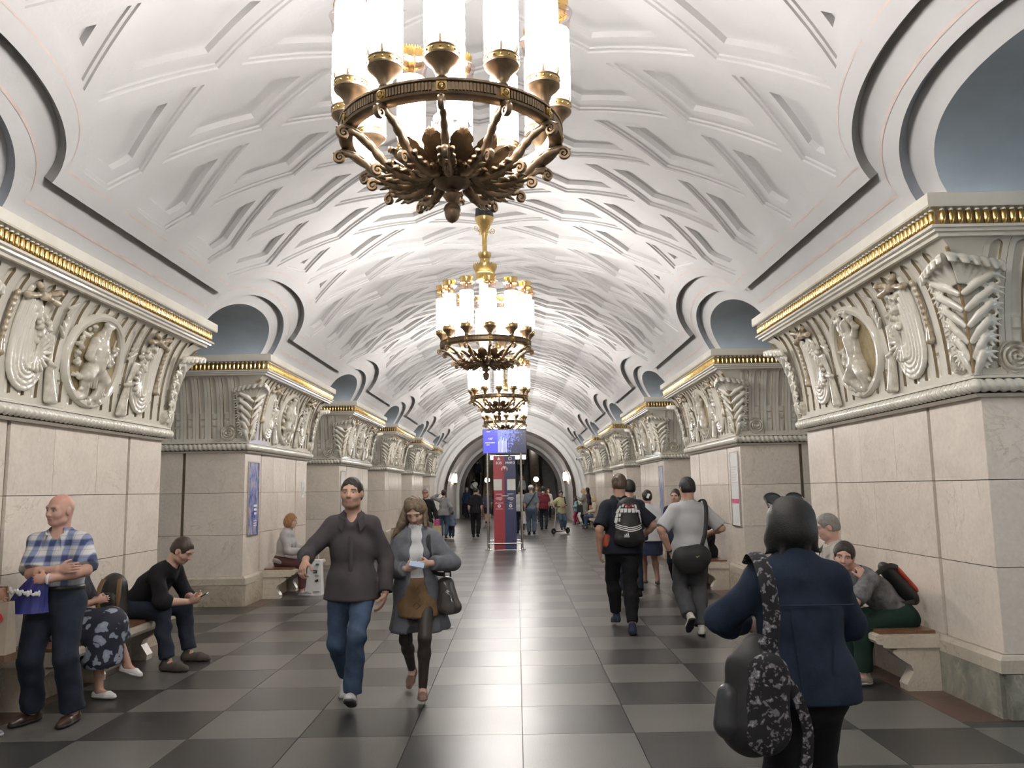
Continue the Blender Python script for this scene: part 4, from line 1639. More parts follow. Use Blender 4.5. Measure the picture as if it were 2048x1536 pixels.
for k_, (x_, y_) in enumerate(((-1.52, 57.5), (1.52, 57.5), (-1.52, 64.0), (1.52, 64.0))):  # extra globe lamps, added to brighten the escalator tunnel
    t_ = thing('globe_lamp', ['added globe lamp further up the left escalator strip', 'added globe lamp further up the right escalator strip', 'highest added globe lamp of the left escalator strip', 'highest added globe lamp of the right escalator strip'][k_], 'lamp', (x_, y_, .9 + (y_ - 52.0) * SL), 0, 'globe lamps between the escalators')
    link('stem', MB().tube([(0, 0, -.2), (0, 0, 1.0)], [.03, .02], 8).mesh('s', M_BRASS, 60), t_)
    link('globe', MB().sphere((0, 0, 1.12), .16, 16, 11).mesh('g', M_GLOBE, 180), t_)
M_SCONCE = emit('lit_sconce_glass', (1, .92, .86), 24.0)
def sconce(x, z, sg, label):
    t = thing('wall_sconce', label, 'lamp', (x, 43.0, z), 0, 'sconces inside the end arch')
    link('bracket', MB().tube([(0, 0, 0), (-sg * .12, 0, -.05), (-sg * .22, 0, 0)], .025, 6).mesh('b', M_BRASS, 60), t)
    for d in ((-.16, .12) if sg < 0 else (-.13, .13)):
        s = link('lamp_glass', MB().lathe([(.0, -.02), (.09, 0), (.105, .1), (.105, .36), (.085, .46), (0, .48)], 14).mesh('l', M_SCONCE, 60), t, (-sg * .22, d * 1.0, .02))
        link('cap', MB().lathe([(.09, .46), (.06, .53), (.015, .58), (0, .6)], 12).mesh('c', M_BRASS, 40), s)
        link('holder', MB().lathe([(.0, -.1), (.05, -.08), (.1, 0), (.1, .015)], 12).mesh('h', M_BRASS, 40), s)
sconce(-.03 - AR, 2.0, -1, 'lit glass sconce on the left side of the end arch')
sconce(-.03 + AR, 2.0, 1, 'lit glass sconce on the right side of the end arch')
# red and blue information stand
M_RED = mat('matt_red_panel', (.36, .035, .05), .4, var=.06)
M_NAVY = mat('matt_navy_panel', (.035, .04, .115), .4, var=.06)
M_PAPER = mat('white_paper', (.74, .74, .72), .6, var=.05, scale=30)
M_WHITE = mat('white_print', (.8, .8, .8), .5, var=.02)
def text(s, size, m, parent, loc, rot=(pi / 2, 0, 0), align='CENTER', name='lettering', bold=0.0):
    cu = bpy.data.curves.new(name, 'FONT')
    cu.body = s
    cu.size = size
    cu.align_x = align
    cu.align_y = 'CENTER'
    cu.extrude = .0012
    cu.offset = bold
    cu.resolution_u = 3
    o = bpy.data.objects.new(name, cu)
    col.objects.link(o)
    dg = bpy.context.evaluated_depsgraph_get()
    me = bpy.data.meshes.new_from_object(o.evaluated_get(dg))
    bpy.data.objects.remove(o)
    me.materials.clear()
    me.materials.append(m)
    return link(name, me, parent, loc, rot)
KY_ = 22.35
st = thing('information_stand', 'tall red and navy metro information stand between steel posts', 'sign', (-.01, KY_, 0))
link('red_panel', MB().box(-.30, .0, -.10, .10, .02, 2.56).mesh('p', M_RED, 0), st)
link('navy_panel', MB().box(.0, .31, -.10, .10, .02, 2.56).mesh('p', M_NAVY, 0), st)
for x in (-.46, .46):
    link('post', MB().tube([(x, 0, 0), (x, 0, 2.64)], .034, 12).mesh('post', M_STEEL, 60), st)
    link('foot', MB().lathe([(.0, 0), (.10, 0), (.10, .02), (.045, .03), (.04, .06)], 16, c=(x, 0, 0)).mesh('foot', M_STEEL, 40), st)
for z in (.19, .26):
    link('rail', MB().tube([(-.46, -.12 if z < .2 else .1, z), (.46, -.12 if z < .2 else .1, z)], .018, 8).mesh('rail', M_STEEL, 60), st)
for x in (-.185, .185):
    link('notice_sheet', MB().box(x - .115, x + .115, -.106, -.101, 1.62, 1.92).mesh('sheet', M_PAPER, 0), st)
yy = -.1035
def disc(r, r2, x, z, m, nm, n=24):
    P = []
    for i in range(n):
        a = 2 * pi * i / n
        P += [(x + r * cos(a), yy, z + r * sin(a)), (x + r2 * cos(a), yy, z + r2 * sin(a))]
    return link(nm, MB().grid(P, n, 2, closeu=True, flip=True).mesh(nm, m, 0), st)
disc(.048, .034, .16, 2.48, M_WHITE, 'clock_symbol')
bell = [(-.045, 0), (-.03, .02), (-.025, .06), (0, .085), (.025, .06), (.03, .02), (.045, 0)]
link('bell_symbol', MB().prism(bell, lambda a, b, d: (a - .15, d, b + 2.44), yy - .001, yy + .002).mesh('bell', M_WHITE, 0), st)
text('SOS', .095, M_WHITE, st, (-.15, yy, 2.36), bold=.003)
text('ИНФО', .085, M_WHITE, st, (.16, yy, 2.36), bold=.003)
dm = [(.085 * cos(a), .085 * sin(a)) for a in [-.45 + i * (pi + .9) / 20 for i in range(21)]]
link('metro_badge', MB().prism(dm, lambda a, b, d: (a + .005, d, b + 2.19), yy - .001, yy + .002).mesh('badge', M_WHITE, 0), st)
text('М', .15, M_RED, st, (.005, yy - .004, 2.185), bold=.006)
def print_line(x, z, wd, h, dy=0.0):
    link('print_line', MB().box(x - wd / 2, x + wd / 2, yy - .0005 - dy, yy + .003, z - h / 2, z + h / 2).mesh('line', M_WHITE, 0), st)
for x, wds in ((-.15, (.17, .14, .20, .15, .05, .22, .19)), (.16, (.17, .14, .20, .15, .06, .09, .14))):
    print_line(x, 1.515, wds[0], .016)
    for k in range(4):
        print_line(x + (.0 if k < 3 else .03), 1.425 - .024 * k, wds[1 + k], .010)
    print_line(x, 1.275, wds[5], .014)
    disc(.045, .018, x, 1.195, M_WHITE, 'call_button')
    print_line(x, 1.115, wds[6], .012)
print_line(.005, 1.468, .21, .020, .001)
# hanging screen
scn = thing('display_screen', 'flat display screen with a blue weather panel and trees, above the information stand', 'screen', (.0, KY_ + .25, 2.62))
def screen_mat():
    m, nt, b = nodes_of('lit_screen_picture')
    tc = nt.nodes.new('ShaderNodeTexCoord')
    sep = nt.nodes.new('ShaderNodeSeparateXYZ')
    nt.links.new(tc.outputs['Object'], sep.inputs[0])
    no = N(nt, 'ShaderNodeTexNoise', Scale=16.0, Detail=6.0, Roughness=.75)
    nt.links.new(tc.outputs['Object'], no.inputs['Vector'])
    # trees grow denser to the right and down
    a = N(nt, 'ShaderNodeMath', _operation='MULTIPLY_ADD')
    nt.links.new(sep.outputs[0], a.inputs[0])
    a.inputs[1].default_value, a.inputs[2].default_value = .34, -.10
    c = N(nt, 'ShaderNodeMath', _operation='MULTIPLY_ADD')
    nt.links.new(sep.outputs[2], c.inputs[0])
    c.inputs[1].default_value, c.inputs[2].default_value = -.16, .08
    s1 = N(nt, 'ShaderNodeMath', _operation='ADD')
    nt.links.new(a.outputs[0], s1.inputs[0])
    nt.links.new(c.outputs[0], s1.inputs[1])
    s2 = N(nt, 'ShaderNodeMath', _operation='ADD')
    nt.links.new(no.outputs['Fac'], s2.inputs[0])
    nt.links.new(s1.outputs[0], s2.inputs[1])
    tr = ramp(nt, [(.44, (.20, .25, .95)), (.50, (.015, .02, .06))], s2.outputs[0])
    br = N(nt, 'ShaderNodeTexBrick', Scale=9.0)
    nt.links.new(tc.outputs['Object'], br.inputs['Vector'])
    left = ramp(nt, [(.0, (.07, .07, .95)), (1, (.10, .10, 1.0))], sep.outputs[2])
    gt = N(nt, 'ShaderNodeMath', _operation='GREATER_THAN')
    nt.links.new(sep.outputs[0], gt.inputs[0])
    gt.inputs[1].default_value = -.19
    mx = nt.nodes.new('ShaderNodeMix')
    mx.data_type = 'RGBA'
    nt.links.new(gt.outputs[0], mx.inputs[0])
    nt.links.new(left.outputs[0], mx.inputs[6])
    nt.links.new(tr.outputs[0], mx.inputs[7])
    nt.links.new(mx.outputs[2], b.inputs['Emission Color'])
    b.inputs['Emission Strength'].default_value = 1.0
    b.inputs['Base Color'].default_value = (.01, .01, .02, 1)
    b.inputs['Roughness'].default_value = .3
    return m
link('bezel', MB().box(-.61, .62, -.0, .09, 0, .70).mesh('bezel', M_BLACK, 0), scn)
link('picture', MB().box(-.59, .60, -.004, .0, .035, .68).mesh('picture', screen_mat(), 0), scn)
M_SCRT = emit('screen_print', (.75, .8, 1), .9)
text('+20°', .075, M_SCRT, scn, (-.39, -.007, .43))
for (x, z, wd) in ((-.40, .32, .27), (-.46, .262, .09), (-.45, .63, .10)):
    link('print_line', MB().box(x - wd / 2, x + wd / 2, -.007, -.004, z - .009, z + .009).mesh('line', M_SCRT, 0), scn)
mbk = MB()
for i in range(7):
    mbk.box(-.17 + i * .035, -.15 + i * .035, -.006, -.004, .05, .36 + .16 * ((i * 37) % 5) / 5)
link('tower_picture', mbk.mesh('tower', emit('screen_tower', (.45, .5, .95), .8), 0), scn, kind='stuff')
for x in (-.3, .3):
    link('hanger', MB().tube([(x, .05, .7), (x, .05, 2.98)], .012, 8).mesh('h', M_STEEL, 60), scn)
# lit sign box beyond
ls = thing('light_box_sign', 'long lit white sign box hanging below the blue screen', 'sign', (-.07, 38.0, 3.02))
link('case', MB().box(-.84, .84, 0, .12, 0, .21).mesh('c', M_STEEL, 0), ls)
link('lit_face', MB().box(-.82, .82, -.006, 0, .015, .195).mesh('f', emit('lit_sign_face', (.75, .88, 1), 1.6), 0), ls)
for x in (-.6, .6):
    link('hanger', MB().tube([(x, .06, .2), (x, .06, 2.56)], .012, 6).mesh('h', M_STEEL, 60), ls)
# security camera
scam = thing('security_camera', 'small white security camera on the end wall right of the arch', 'camera', (3.55, END - .02, 3.1))
link('arm', MB().tube([(.1, 0, .05), (.1, -.15, .05), (0, -.25, .02)], .025, 8).mesh('a', M_WHITE, 60), scam)
link('body', MB().tube([(.05, -.3, .04), (-.25, -.34, -.04)], [.05, .055], 10).mesh('b', M_WHITE, 50), scam)
link('lens', MB().tube([(-.25, -.34, -.04), (-.29, -.345, -.05)], .04, 10).mesh('l', M_BLACK, 50), scam)
# ------------------------------------------------------------------ people: one continuous body each, clothes and hair as children
A3 = lambda *v: np.array(v, float)
ZUP = A3(0, 0, 1)
def nrm(v):
    v = np.array(v, float)
    return v / max(np.linalg.norm(v), 1e-9)
def rot_about(v, ax, deg):
    ax = nrm(ax)
    a = radians(deg)
    return v * cos(a) + np.cross(ax, v) * sin(a) + ax * (ax @ v) * (1 - cos(a))
def ik(a, c, l1, l2, hint):
    d = c - a
    Ln = np.linalg.norm(d)
    dn = d / max(Ln, 1e-9)
    Ln = min(max(Ln, abs(l1 - l2) + .01), (l1 + l2) * .998)
    x = (l1 * l1 - l2 * l2 + Ln * Ln) / (2 * Ln)
    h = sqrt(max(l1 * l1 - x * x, 0))
    hp = nrm(hint - dn * (hint @ dn))
    return a + dn * x + hp * h, a + dn * Ln
def skin_mat(name='skin'):
    if name in MATS:
        return MATS[name]
    m, nt, b = nodes_of(name)
    at = nt.nodes.new('ShaderNodeAttribute')
    at.attribute_name = 'Col'
    nt.links.new(at.outputs['Color'], b.inputs['Base Color'])
    b.inputs['Roughness'].default_value = .5
    b.inputs['Subsurface Weight'].default_value = 0.0
    MATS[name] = m
    return m
class Fig:
    pass
def pose(root, face, H=1.75, sex='m', g=1.0, pel=None, lean=0, side=0, twist=0, head=(0, 0, 0), feet=None, toes=None, hands=None, elb=None, knees=None, curl=None, palm=None, hdir=None, sw=None, neck=.115):
    F = Fig()
    k = H / 1.75
    F.k, F.H, F.g, F.sex = k, H, g, sex
    F.root = A3(root[0], root[1], root[2] if len(root) > 2 else 0)
    f = A3(cos(radians(face)), sin(radians(face)), 0)
    l = np.cross(ZUP, f)
    F.f, F.l = f, l
    if pel is None:
        pel = .53 * H
    P = A3(F.root[0], F.root[1], F.root[2] + pel) if np.isscalar(pel) else A3(*pel)
    u = nrm(ZUP * cos(radians(lean)) + f * sin(radians(lean)) + l * sin(radians(side)))
    tf = nrm(f - u * (f @ u))
    F.P, F.u, F.tf = P, u, tf
    sl = rot_about(np.cross(u, tf), u, twist)
    F.sl = sl
    F.cf = np.cross(sl, u)
    N = P + u * .285 * H
    F.N, F.C = N, P + u * .19 * H
    sw = (sw or (.084 if sex == 'm' else .077)) * H * (.5 + .5 * g)
    F.sh = {'L': N + sl * sw - u * .030 * H, 'R': N - sl * sw - u * .030 * H}
    hw = .052 * H
    F.hip = {'L': P + l * hw - u * .01 * H, 'R': P - l * hw - u * .01 * H}
    nd = nrm(u * .7 + ZUP * .4 + f * .22)
    F.hc = N + nd * neck * H
    hp, hy, ht = head
    hf = rot_about(f, ZUP, hy)
    hl = np.cross(ZUP, hf)
    hf = rot_about(hf, hl, hp)
    hu = np.cross(hf, hl)
    hl, hu = rot_about(hl, hf, ht), rot_about(hu, hf, ht)
    F.hf, F.hl, F.hu = hf, hl, hu
    F.hs = k ** .5 * (1.04 if sex == 'm' else 1.0)
    ua, fa = .168 * H, .148 * H
    F.el, F.wr, F.hd, F.hn, F.curl = {}, {}, {}, {}, {}
    hands, elb, knees, curl, palm, hdir, toes = hands or {}, elb or {}, knees or {}, curl or {}, palm or {}, hdir or {}, toes or {}
    for s, sg in (('L', 1), ('R', -1)):
        tgt = hands.get(s)
        if tgt is None:
            tgt = F.sh[s] + A3(0, 0, -.300 * H) + sl * sg * .05 + f * .03
        tgt = A3(*tgt)
        F.el[s], F.wr[s] = ik(F.sh[s], tgt, ua, fa, A3(*elb[s]) if s in elb else (sl * sg * .6 - f * .8 - ZUP * .2))
        F.hd[s] = nrm(hdir[s]) if s in hdir else nrm(F.wr[s] - F.el[s])
        n_ = A3(*palm[s]) if s in palm else -sl * sg + f * .2
        F.hn[s] = nrm(n_ - F.hd[s] * (n_ @ F.hd[s]))
        F.curl[s] = curl.get(s, 28)
    F.kn, F.an, F.toe = {}, {}, {}
    feet = feet or {}
    for s, sg in (('L', 1), ('R', -1)):
        tgt = feet.get(s)
        if tgt is None:
            tgt = A3(F.root[0], F.root[1], F.root[2] + .085 * k) + l * sg * .09
        tgt = A3(*tgt)
        F.kn[s], F.an[s] = ik(F.hip[s], tgt, .245 * H, .246 * H, A3(*knees[s]) if s in knees else f + l * sg * .1)
        F.toe[s] = toes.get(s, (sg * 8, 0))
    return F
def foot_frame(F, s):
    yaw, pit = F.toe[s]
    d = rot_about(F.f, ZUP, yaw)
    lat = np.cross(ZUP, d)
    d = rot_about(d, lat, pit)
    up = np.cross(d, lat)
    return d, lat, up
def hand_prims(F, s, lod=0):
    W, d, n = F.wr[s], F.hd[s], F.hn[s]
    k = F.k * (1 if F.sex == 'm' else .9)
    t = np.cross(n, d) * (1 if s == 'L' else -1)       # towards the thumb
    if (t @ F.cf) < -.2 and abs(d @ ZUP) > .75:
        t = -t
    out = [cone(W, W + d * .03 * k, .024 * k, .026 * k, k=.015, n=n, fl=.75)]
    out.append(ell(W + d * .055 * k, A3(.040, .018, .046) * k, M=np.array([t, n, d]).T, k=.012))
    c = radians(F.curl[s])
    spec = ((.030, .070, .0086), (.010, .080, .0090), (-.011, .074, .0088), (-.031, .058, .0078))
    if lod >= 2:
        q = W + d * .09 * k
        out.append(cone(q, q + d * .06 * k * cos(c) + n * .06 * k * sin(c), .026 * k, .018 * k, k=.02, n=n, fl=.6))
        return out
    for off, ln, r in spec:
        p = W + d * (.092 - abs(off) * .18) * k + t * off * k
        a = c * .6
        for j, fr in enumerate((.44, .31, .25)):
            q = p + (d * cos(a) + n * sin(a)) * ln * fr * k
            out.append(cone(p, q, r * k * (1 - .08 * j), r * k * (.92 - .08 * j), k=.004 if j else .008))
            p = q
            a += c * .85
    p = W + d * .035 * k + t * .028 * k
    d1 = nrm(d * .62 + t * .68 + n * .35)
    q = p + d1 * .036 * k
    out.append(cone(p, q, .0125 * k, .0105 * k, k=.010))
    d2 = nrm(d * .85 + t * .30 + n * (.30 + .5 * sin(c)))
    out.append(cone(q, q + d2 * .034 * k, .0102 * k, .0085 * k, k=.005))
    return out
def head_prims(F, lod=0):
    c, f, l, u, s = F.hc, F.hf, F.hl, F.hu, F.hs
    M = np.array([l, f, u]).T
    at = lambda x, y, z: c + (l * x + f * y + u * z) * s
    R = lambda x, y, z: A3(x, y, z) * s
    o = [ell(at(0, -.012, .024), R(.077, .096, .092), M, k=.02), ell(at(0, .018, -.035), R(.061, .074, .082), M, k=.03),
         cone(at(0, -.03, -.05), F.N - F.u * .02, .055 * F.k * (1.05 if F.sex == 'm' else .88), .062 * F.k * (1.05 if F.sex == 'm' else .88), k=.03)]
    if lod < 2:
        fs = .8 if F.sex == 'f' else 1
        o += [ell(at(0, .050, -.090), R(.034 * (.9 if fs < 1 else 1.05), .030, .024), M, k=.03),
              cone(at(-.045, .02, -.075), at(.045, .02, -.075), .022 * s * fs, .022 * s * fs, k=.03),
              ell(at(.036, .052, -.028), R(.026, .028, .026), M, k=.025), ell(at(-.036, .052, -.028), R(.026, .028, .026), M, k=.025),
              cone(at(-.040, .072, .024), at(.040, .072, .024), .013 * s, .013 * s, k=.02),
              ell(at(.031, .096, .004), R(.018, .014, .013), M, op='sub', k=.012), ell(at(-.031, .096, .004), R(.018, .014, .013), M, op='sub', k=.012),
              ell(at(.031, .0735, .003), R(.0125, .0125, .0125), M, k=.002), ell(at(-.031, .0735, .003), R(.0125, .0125, .0125), M, k=.002),
              cone(at(0, .084, .014), at(0, .104, -.026), .0085 * s, .0125 * s, k=.010),
              ell(at(.011, .093, -.031), R(.009, .011, .008), M, k=.008), ell(at(-.011, .093, -.031), R(.009, .011, .008), M, k=.008),
              cone(at(-.018, .083, -.058), at(.018, .083, -.058), .0065 * s, .0065 * s, k=.006),
              cone(at(-.015, .083, -.067), at(.015, .083, -.067), .0075 * s, .0075 * s, k=.006),
              ell(at(.076, -.008, -.008), R(.010, .019, .031), M, k=.008), ell(at(-.076, -.008, -.008), R(.010, .019, .031), M, k=.008)]
    else:
        o += [ell(at(0, .09, -.02), R(.014, .02, .024), M, k=.02), ell(at(.074, -.008, -.008), R(.012, .02, .03), M, k=.01), ell(at(-.074, -.008, -.008), R(.012, .02, .03), M, k=.01)]
    return o
def torso_prims(F, d=0.0, hips=True, low=0.0):
    k, g, P, u, tf, sl, N = F.k, F.g, F.P, F.u, F.tf, F.sl, F.N
    fem = F.sex == 'f'
    H = F.H
    M = np.array([F.l, tf, u]).T
    Mc = np.array([sl, F.cf, u]).T
    o = [ell(P + u * .165 * H, A3((.150 if not fem else .132) * k * g + d, (.108 if not fem else .105) * k * g + d, .17 * k + d), Mc, k=.06),
         cone(P + u * .045 * H, P + u * .14 * H, (.140 if not fem else .118) * k * g + d, (.142 if not fem else .118) * k * g + d, n=tf, fl=.74, k=.07),
         cone(N - u * .035 + sl * .05, F.sh['L'] - u * .004, .060 * k + d, .052 * k + d, k=.05),
         cone(N - u * .035 - sl * .05, F.sh['R'] - u * .004, .060 * k + d, .052 * k + d, k=.05),
         cone(N - u * .03, N + u * .03, .075 * k + d, .05 * k + d, k=.05)]
    if fem:
        for sg in (1, -1):
            o.append(ell(P + u * .185 * H + sl * sg * .062 * k + F.cf * .075 * k * g, A3(.055, .05, .055) * k * g + d, Mc, k=.04))
    if hips:
        o.append(ell(P - u * .005 * H, A3((.165 if not fem else .175) * k * g + d, (.115 if not fem else .118) * k * g + d, .115 * k + d), M, k=.06))
    return o
def arm_prims(F, s, d=0.0, upto=1.0, flare=0.0):
    k = F.k * (.5 + .5 * F.g) * (1 if F.sex == 'm' else .86)
    a, e, w = F.sh[s], F.el[s], F.wr[s]
    o = []
    if upto <= .5:
        t = upto / .5
        q = a + (e - a) * t
        r1 = (.054 + (.043 - .054) * t) * k + d + flare
        o.append(cone(a, q, .056 * k + d, r1, k=.035, cutb=d > 0))
        return o
    o.append(cone(a, e, .056 * k + d, .042 * k + d, k=.035))
    t = (upto - .5) / .5
    q = e + (w - e) * t
    mid = e + (w - e) * min(.3, t)
    o.append(cone(e, mid, .042 * k + d, .043 * k + d, k=.02))
    o.append(cone(mid, q, .043 * k + d, (.043 - .015 * t) * k + d + flare, k=.02, cutb=d > 0))
    return o
def leg_prims(F, s, d=0.0, upto=1.0, flare=0.0, thick=1.0):
    k = F.k * (.4 + .6 * F.g) * thick * (1 if F.sex == 'm' else .88)
    h, n_, a = F.hip[s], F.kn[s], F.an[s]
    o = []
    if upto <= .5:
        t = upto / .5
        q = h + (n_ - h) * t
        return [cone(h, q, .092 * k + d, (.092 - .034 * t) * k + d + flare, k=.05, cutb=d > 0)]
    o.append(cone(h, n_, .092 * k + d, .058 * k + d, k=.05))
    t = (upto - .5) / .5
    m_ = n_ + (a - n_) * .32
    q = n_ + (a - n_) * t
    bk = -F.f * .012 * k
    o.append(cone(n_, m_ + bk, .058 * k + d, .057 * k + d, k=.03))
    o.append(cone(m_ + bk, q, .057 * k + d, (.057 - .020 * t) * k + d + flare, k=.03, cutb=d > 0))
    return o
def face_cols(F, V, skin, hairc, stubble=0.0, lod=0, lips=(.50, .22, .19), bald=0.0):
    """skin colour, lips, brows, eyes and stubble as pigment of the one body mesh"""
    n = len(V)
    C = np.tile(np.array([*skin, 1.0]), (n, 1))
    rr = np.random.RandomState(3)
    C[:, :3] *= (1 + .05 * np.sin(V[:, :1] * 37 + V[:, 1:2] * 23 + V[:, 2:3] * 41))
    c, f, l, u, s = F.hc, F.hf, F.hl, F.hu, F.hs
    D = (V + F.root - c) / s
    x, y, z = D @ l, D @ f, D @ u
    hd = (np.abs(x) < .1) & (np.abs(z) < .14) & (np.abs(y) < .14)
    def put(mask, colr, a=1.0):
        C[mask, :3] = C[mask, :3] * (1 - a) + np.array(colr) * a
    if lod < 2:
        if stubble:
            put(hd & (y > -.01) & (z < -.040 + .25 * np.maximum(0, np.abs(x) - .045)) & (z > -.125) & ~((np.abs(x) < .02) & (z > -.048)), [q * .45 for q in skin], stubble)
        put(hd & (y > .04) & (np.abs(z + .0625) < .0095) & (np.abs(x) < .022), lips, .6)
        put(hd & (y > .04) & (np.abs(z + .0622) < .0022) & (np.abs(x) < .022), [q * .35 for q in lips], .8)
        ex = np.abs(x) - .031
        eye = hd & (y > .055) & (np.abs(ex) < .0145) & (np.abs(z - .003) < .0062 * (1 - (ex / .0155) ** 2))
        put(eye, (.42, .38, .36), .85)
        put(eye & (ex ** 2 + (z - .003) ** 2 < .0058 ** 2), (.05, .035, .025))
        put(hd & (y > .05) & (np.abs(ex) < .016) & (np.abs(z - .0105) < .0024), [q * .4 for q in skin], .7)
        put(hd & (y > .045) & (np.abs(ex + .0) < .019) & (np.abs(z - .0245 + .10 * np.abs(ex)) < .0052), hairc, .85)
        put(hd & (y > .06) & (np.abs(x) < .02) & (np.abs(z + .032) < .012), [min(1, q * 1.06) for q in skin], .3)
        if bald:
            put(hd & (z > .05), (skin[0] * 1.05, skin[1] * .86, skin[2] * .84), bald)
    else:
        put(hd & (y > .05) & (np.abs(np.abs(x) - .031) < .014) & (np.abs(z - .006) < .014), [q * .35 for q in skin], .7)
    return C
LODP = {0: dict(res=.012, head=.0046, hand=.0052), 1: dict(res=.015, head=.0075, hand=.0085), 2: dict(res=.022, head=.014, hand=None)}
def body(F, parent, skin=(.56, .36, .27), hairc=(.03, .02, .015), lod=0, legs=True, stubble=0.0, bald=0.0, lips=(.50, .22, .19)):
    p = torso_prims(F)
    for s in 'LR':
        p += arm_prims(F, s)
        p += hand_prims(F, s, lod)
        p += leg_prims(F, s)
        d, lat, up = foot_frame(F, s)
        p.append(cone(F.an[s] - up * .03 * F.k, F.an[s] + d * .10 * F.k - up * .05 * F.k, .036 * F.k, .026 * F.k, k=.02))
    p += head_prims(F, lod)
    q = LODP[lod]
    fine = [(F.hc - .135, F.hc + .125, q['head'])]
    if q['hand']:
        for s in 'LR':
            h = F.wr[s] + F.hd[s] * .085
            fine.append((h - .11, h + .11, q['hand']))
    V, Fc = sdf_mesh(p, q['res'], .02, fine)
    V = V - F.root
    C = face_cols(F, V, skin, hairc, stubble, lod, lips, bald)
    me = new_mesh('body', V, Fc, skin_mat(), 180, cols=C)
    return link('body', me, parent)
def garment(F, parent, name, prims, m, res=.014, k=.03, noise=.004, cuts=(), seed=1, nf=(9, 9, 13), fine=()):
    V, Fc = sdf_mesh(prims, res, k, fine=fine, noise=wrinkle(noise, nf, seed) if noise else None, cuts=cuts)
    return link(name, new_mesh(name, V - F.root, Fc, m, 180), parent)
def top(F, parent, m, name='shirt', sleeve=1.0, hem=-.05, d=.02, res=.014, flare=.006, noise=.004, seed=1, neck=.068, vneck=0.0, extra=(), hemr=0.0, sd=None, nf=(9, 9, 13)):
    k = F.k
    p = torso_prims(F, d)
    if hem < -.06:                                  # skirt of the garment below the hips
        fem = F.sex == 'f'
        r0 = (.165 if not fem else .172) * k * F.g + d
        r0 = max(r0, .182 * k * (.4 + .6 * F.g) + d)
        p.append(cone(F.P, F.P + F.u * hem, r0 + .004, r0 + .016 + hemr, n=F.tf, fl=.76, k=.05))
    for s in 'LR':
        if sleeve > 0:
            p += arm_prims(F, s, (sd if sd is not None else d), sleeve, flare)
    p += list(extra)
    p.append(cone(F.N + F.u * .005, F.hc + (F.hc - F.N) * .2, neck * k, neck * k, op='sub', k=.012))
    if vneck:
        p.append(cone(F.N + F.cf * .09 * k + F.u * .03, F.N + F.cf * .13 * k - F.u * vneck, .05 * k, .012, op='sub', k=.012))
    cut = [(F.P + F.u * hem, -F.u)]
    return garment(F, parent, name, p, m, res, .03, noise, cut, seed, nf)
def collar(F, parent, m, name='collar', r=.098, h=.036, spread=.055):
    """turned-down shirt collar"""
    mb = MB()
    P = []
    n = 20
    ax = nrm(F.hc - F.N)
    for i in range(n + 1):
        a = -pi * .82 + 2 * pi * .82 * i / n
        dirv = -F.cf * cos(a) + F.sl * sin(a)
        fr = abs(a) / (pi * .82)
        base = F.N + ax * .026 - ax * .060 * fr ** 2 + F.cf * (.004 + .040 * fr ** 2)
        r_ = r * F.k
        P += [base + dirv * r_ + ax * .004, base + dirv * (r_ * .84) + ax * h, base + dirv * (r_ * .92 + .004) + ax * h * 1.02, base + dirv * (r_ + .018 + .012 * fr) - ax * (.006 + spread * fr ** 4)]
    mb.grid([tuple(q - F.root) for q in P], n + 1, 4)
    return link(name, mb.mesh(name, m, 50), parent)
def trousers(F, parent, m, name='trousers', d=.014, upto=.97, flare=.012, res=.014, noise=.004, seed=2, thick=1.0, waist=.075, nf=(9, 9, 16)):
    tp = torso_prims(F, d)
    p = [tp[-1], cone(F.P - F.u * .02, F.P + F.u * waist * F.H / 1.75, .148 * F.k * F.g + d, .142 * F.k * F.g + d, n=F.tf, fl=.76, k=.05, cutb=True)]
    for s in 'LR':
        p += leg_prims(F, s, d, upto, flare, thick)
    return garment(F, parent, name, p, m, res, .035, noise, (), seed, nf)
def shoes(F, parent, m, msole=None, lod=0, name='shoe', ht=.0, ln=1.0, flat=False):
    for s in 'LR':
        d, lat, up = foot_frame(F, s)
        k = F.k * ln * (1 if F.sex == 'm' else .9)
        a = F.an[s]
        b = a - up * .083 * F.k
        p = [cone(b - d * .035 * k + up * .035 * k, b + d * .10 * k + up * .030 * k, .040 * k, .042 * k, k=.02), cone(b + d * .10 * k + up * .030 * k, b + d * .165 * k + up * .022 * k, .042 * k, .030 * k, k=.02)]
        if not flat:
            p.append(cone(b + up * .04 * k - d * .02 * k, a + up * .012 - d * .01, .040 * k, .040 * k, k=.02))
        else:
            p.append(cone(b + d * .0 * k + up * .06 * k, b + d * .075 * k + up * .075 * k, .026 * k, .03 * k, op='sub', k=.01))
        r = .007 if lod == 0 else (.010 if lod == 1 else .015)
        V, Fc = sdf_mesh(p, r, .02, cuts=[(b + up * .012, -up)])
        o = link(name, new_mesh(name, V - F.root, Fc, m, 180), parent)
        if msole is not None:
            V, Fc = sdf_mesh([dict(q, ra=q['ra'] + .004, rb=q['rb'] + .004) for q in p[:2]], r, .02, cuts=[(b + up * .022, up), (b, -up)])
            link('sole', new_mesh('sole', V - F.root, Fc, msole, 180), o)
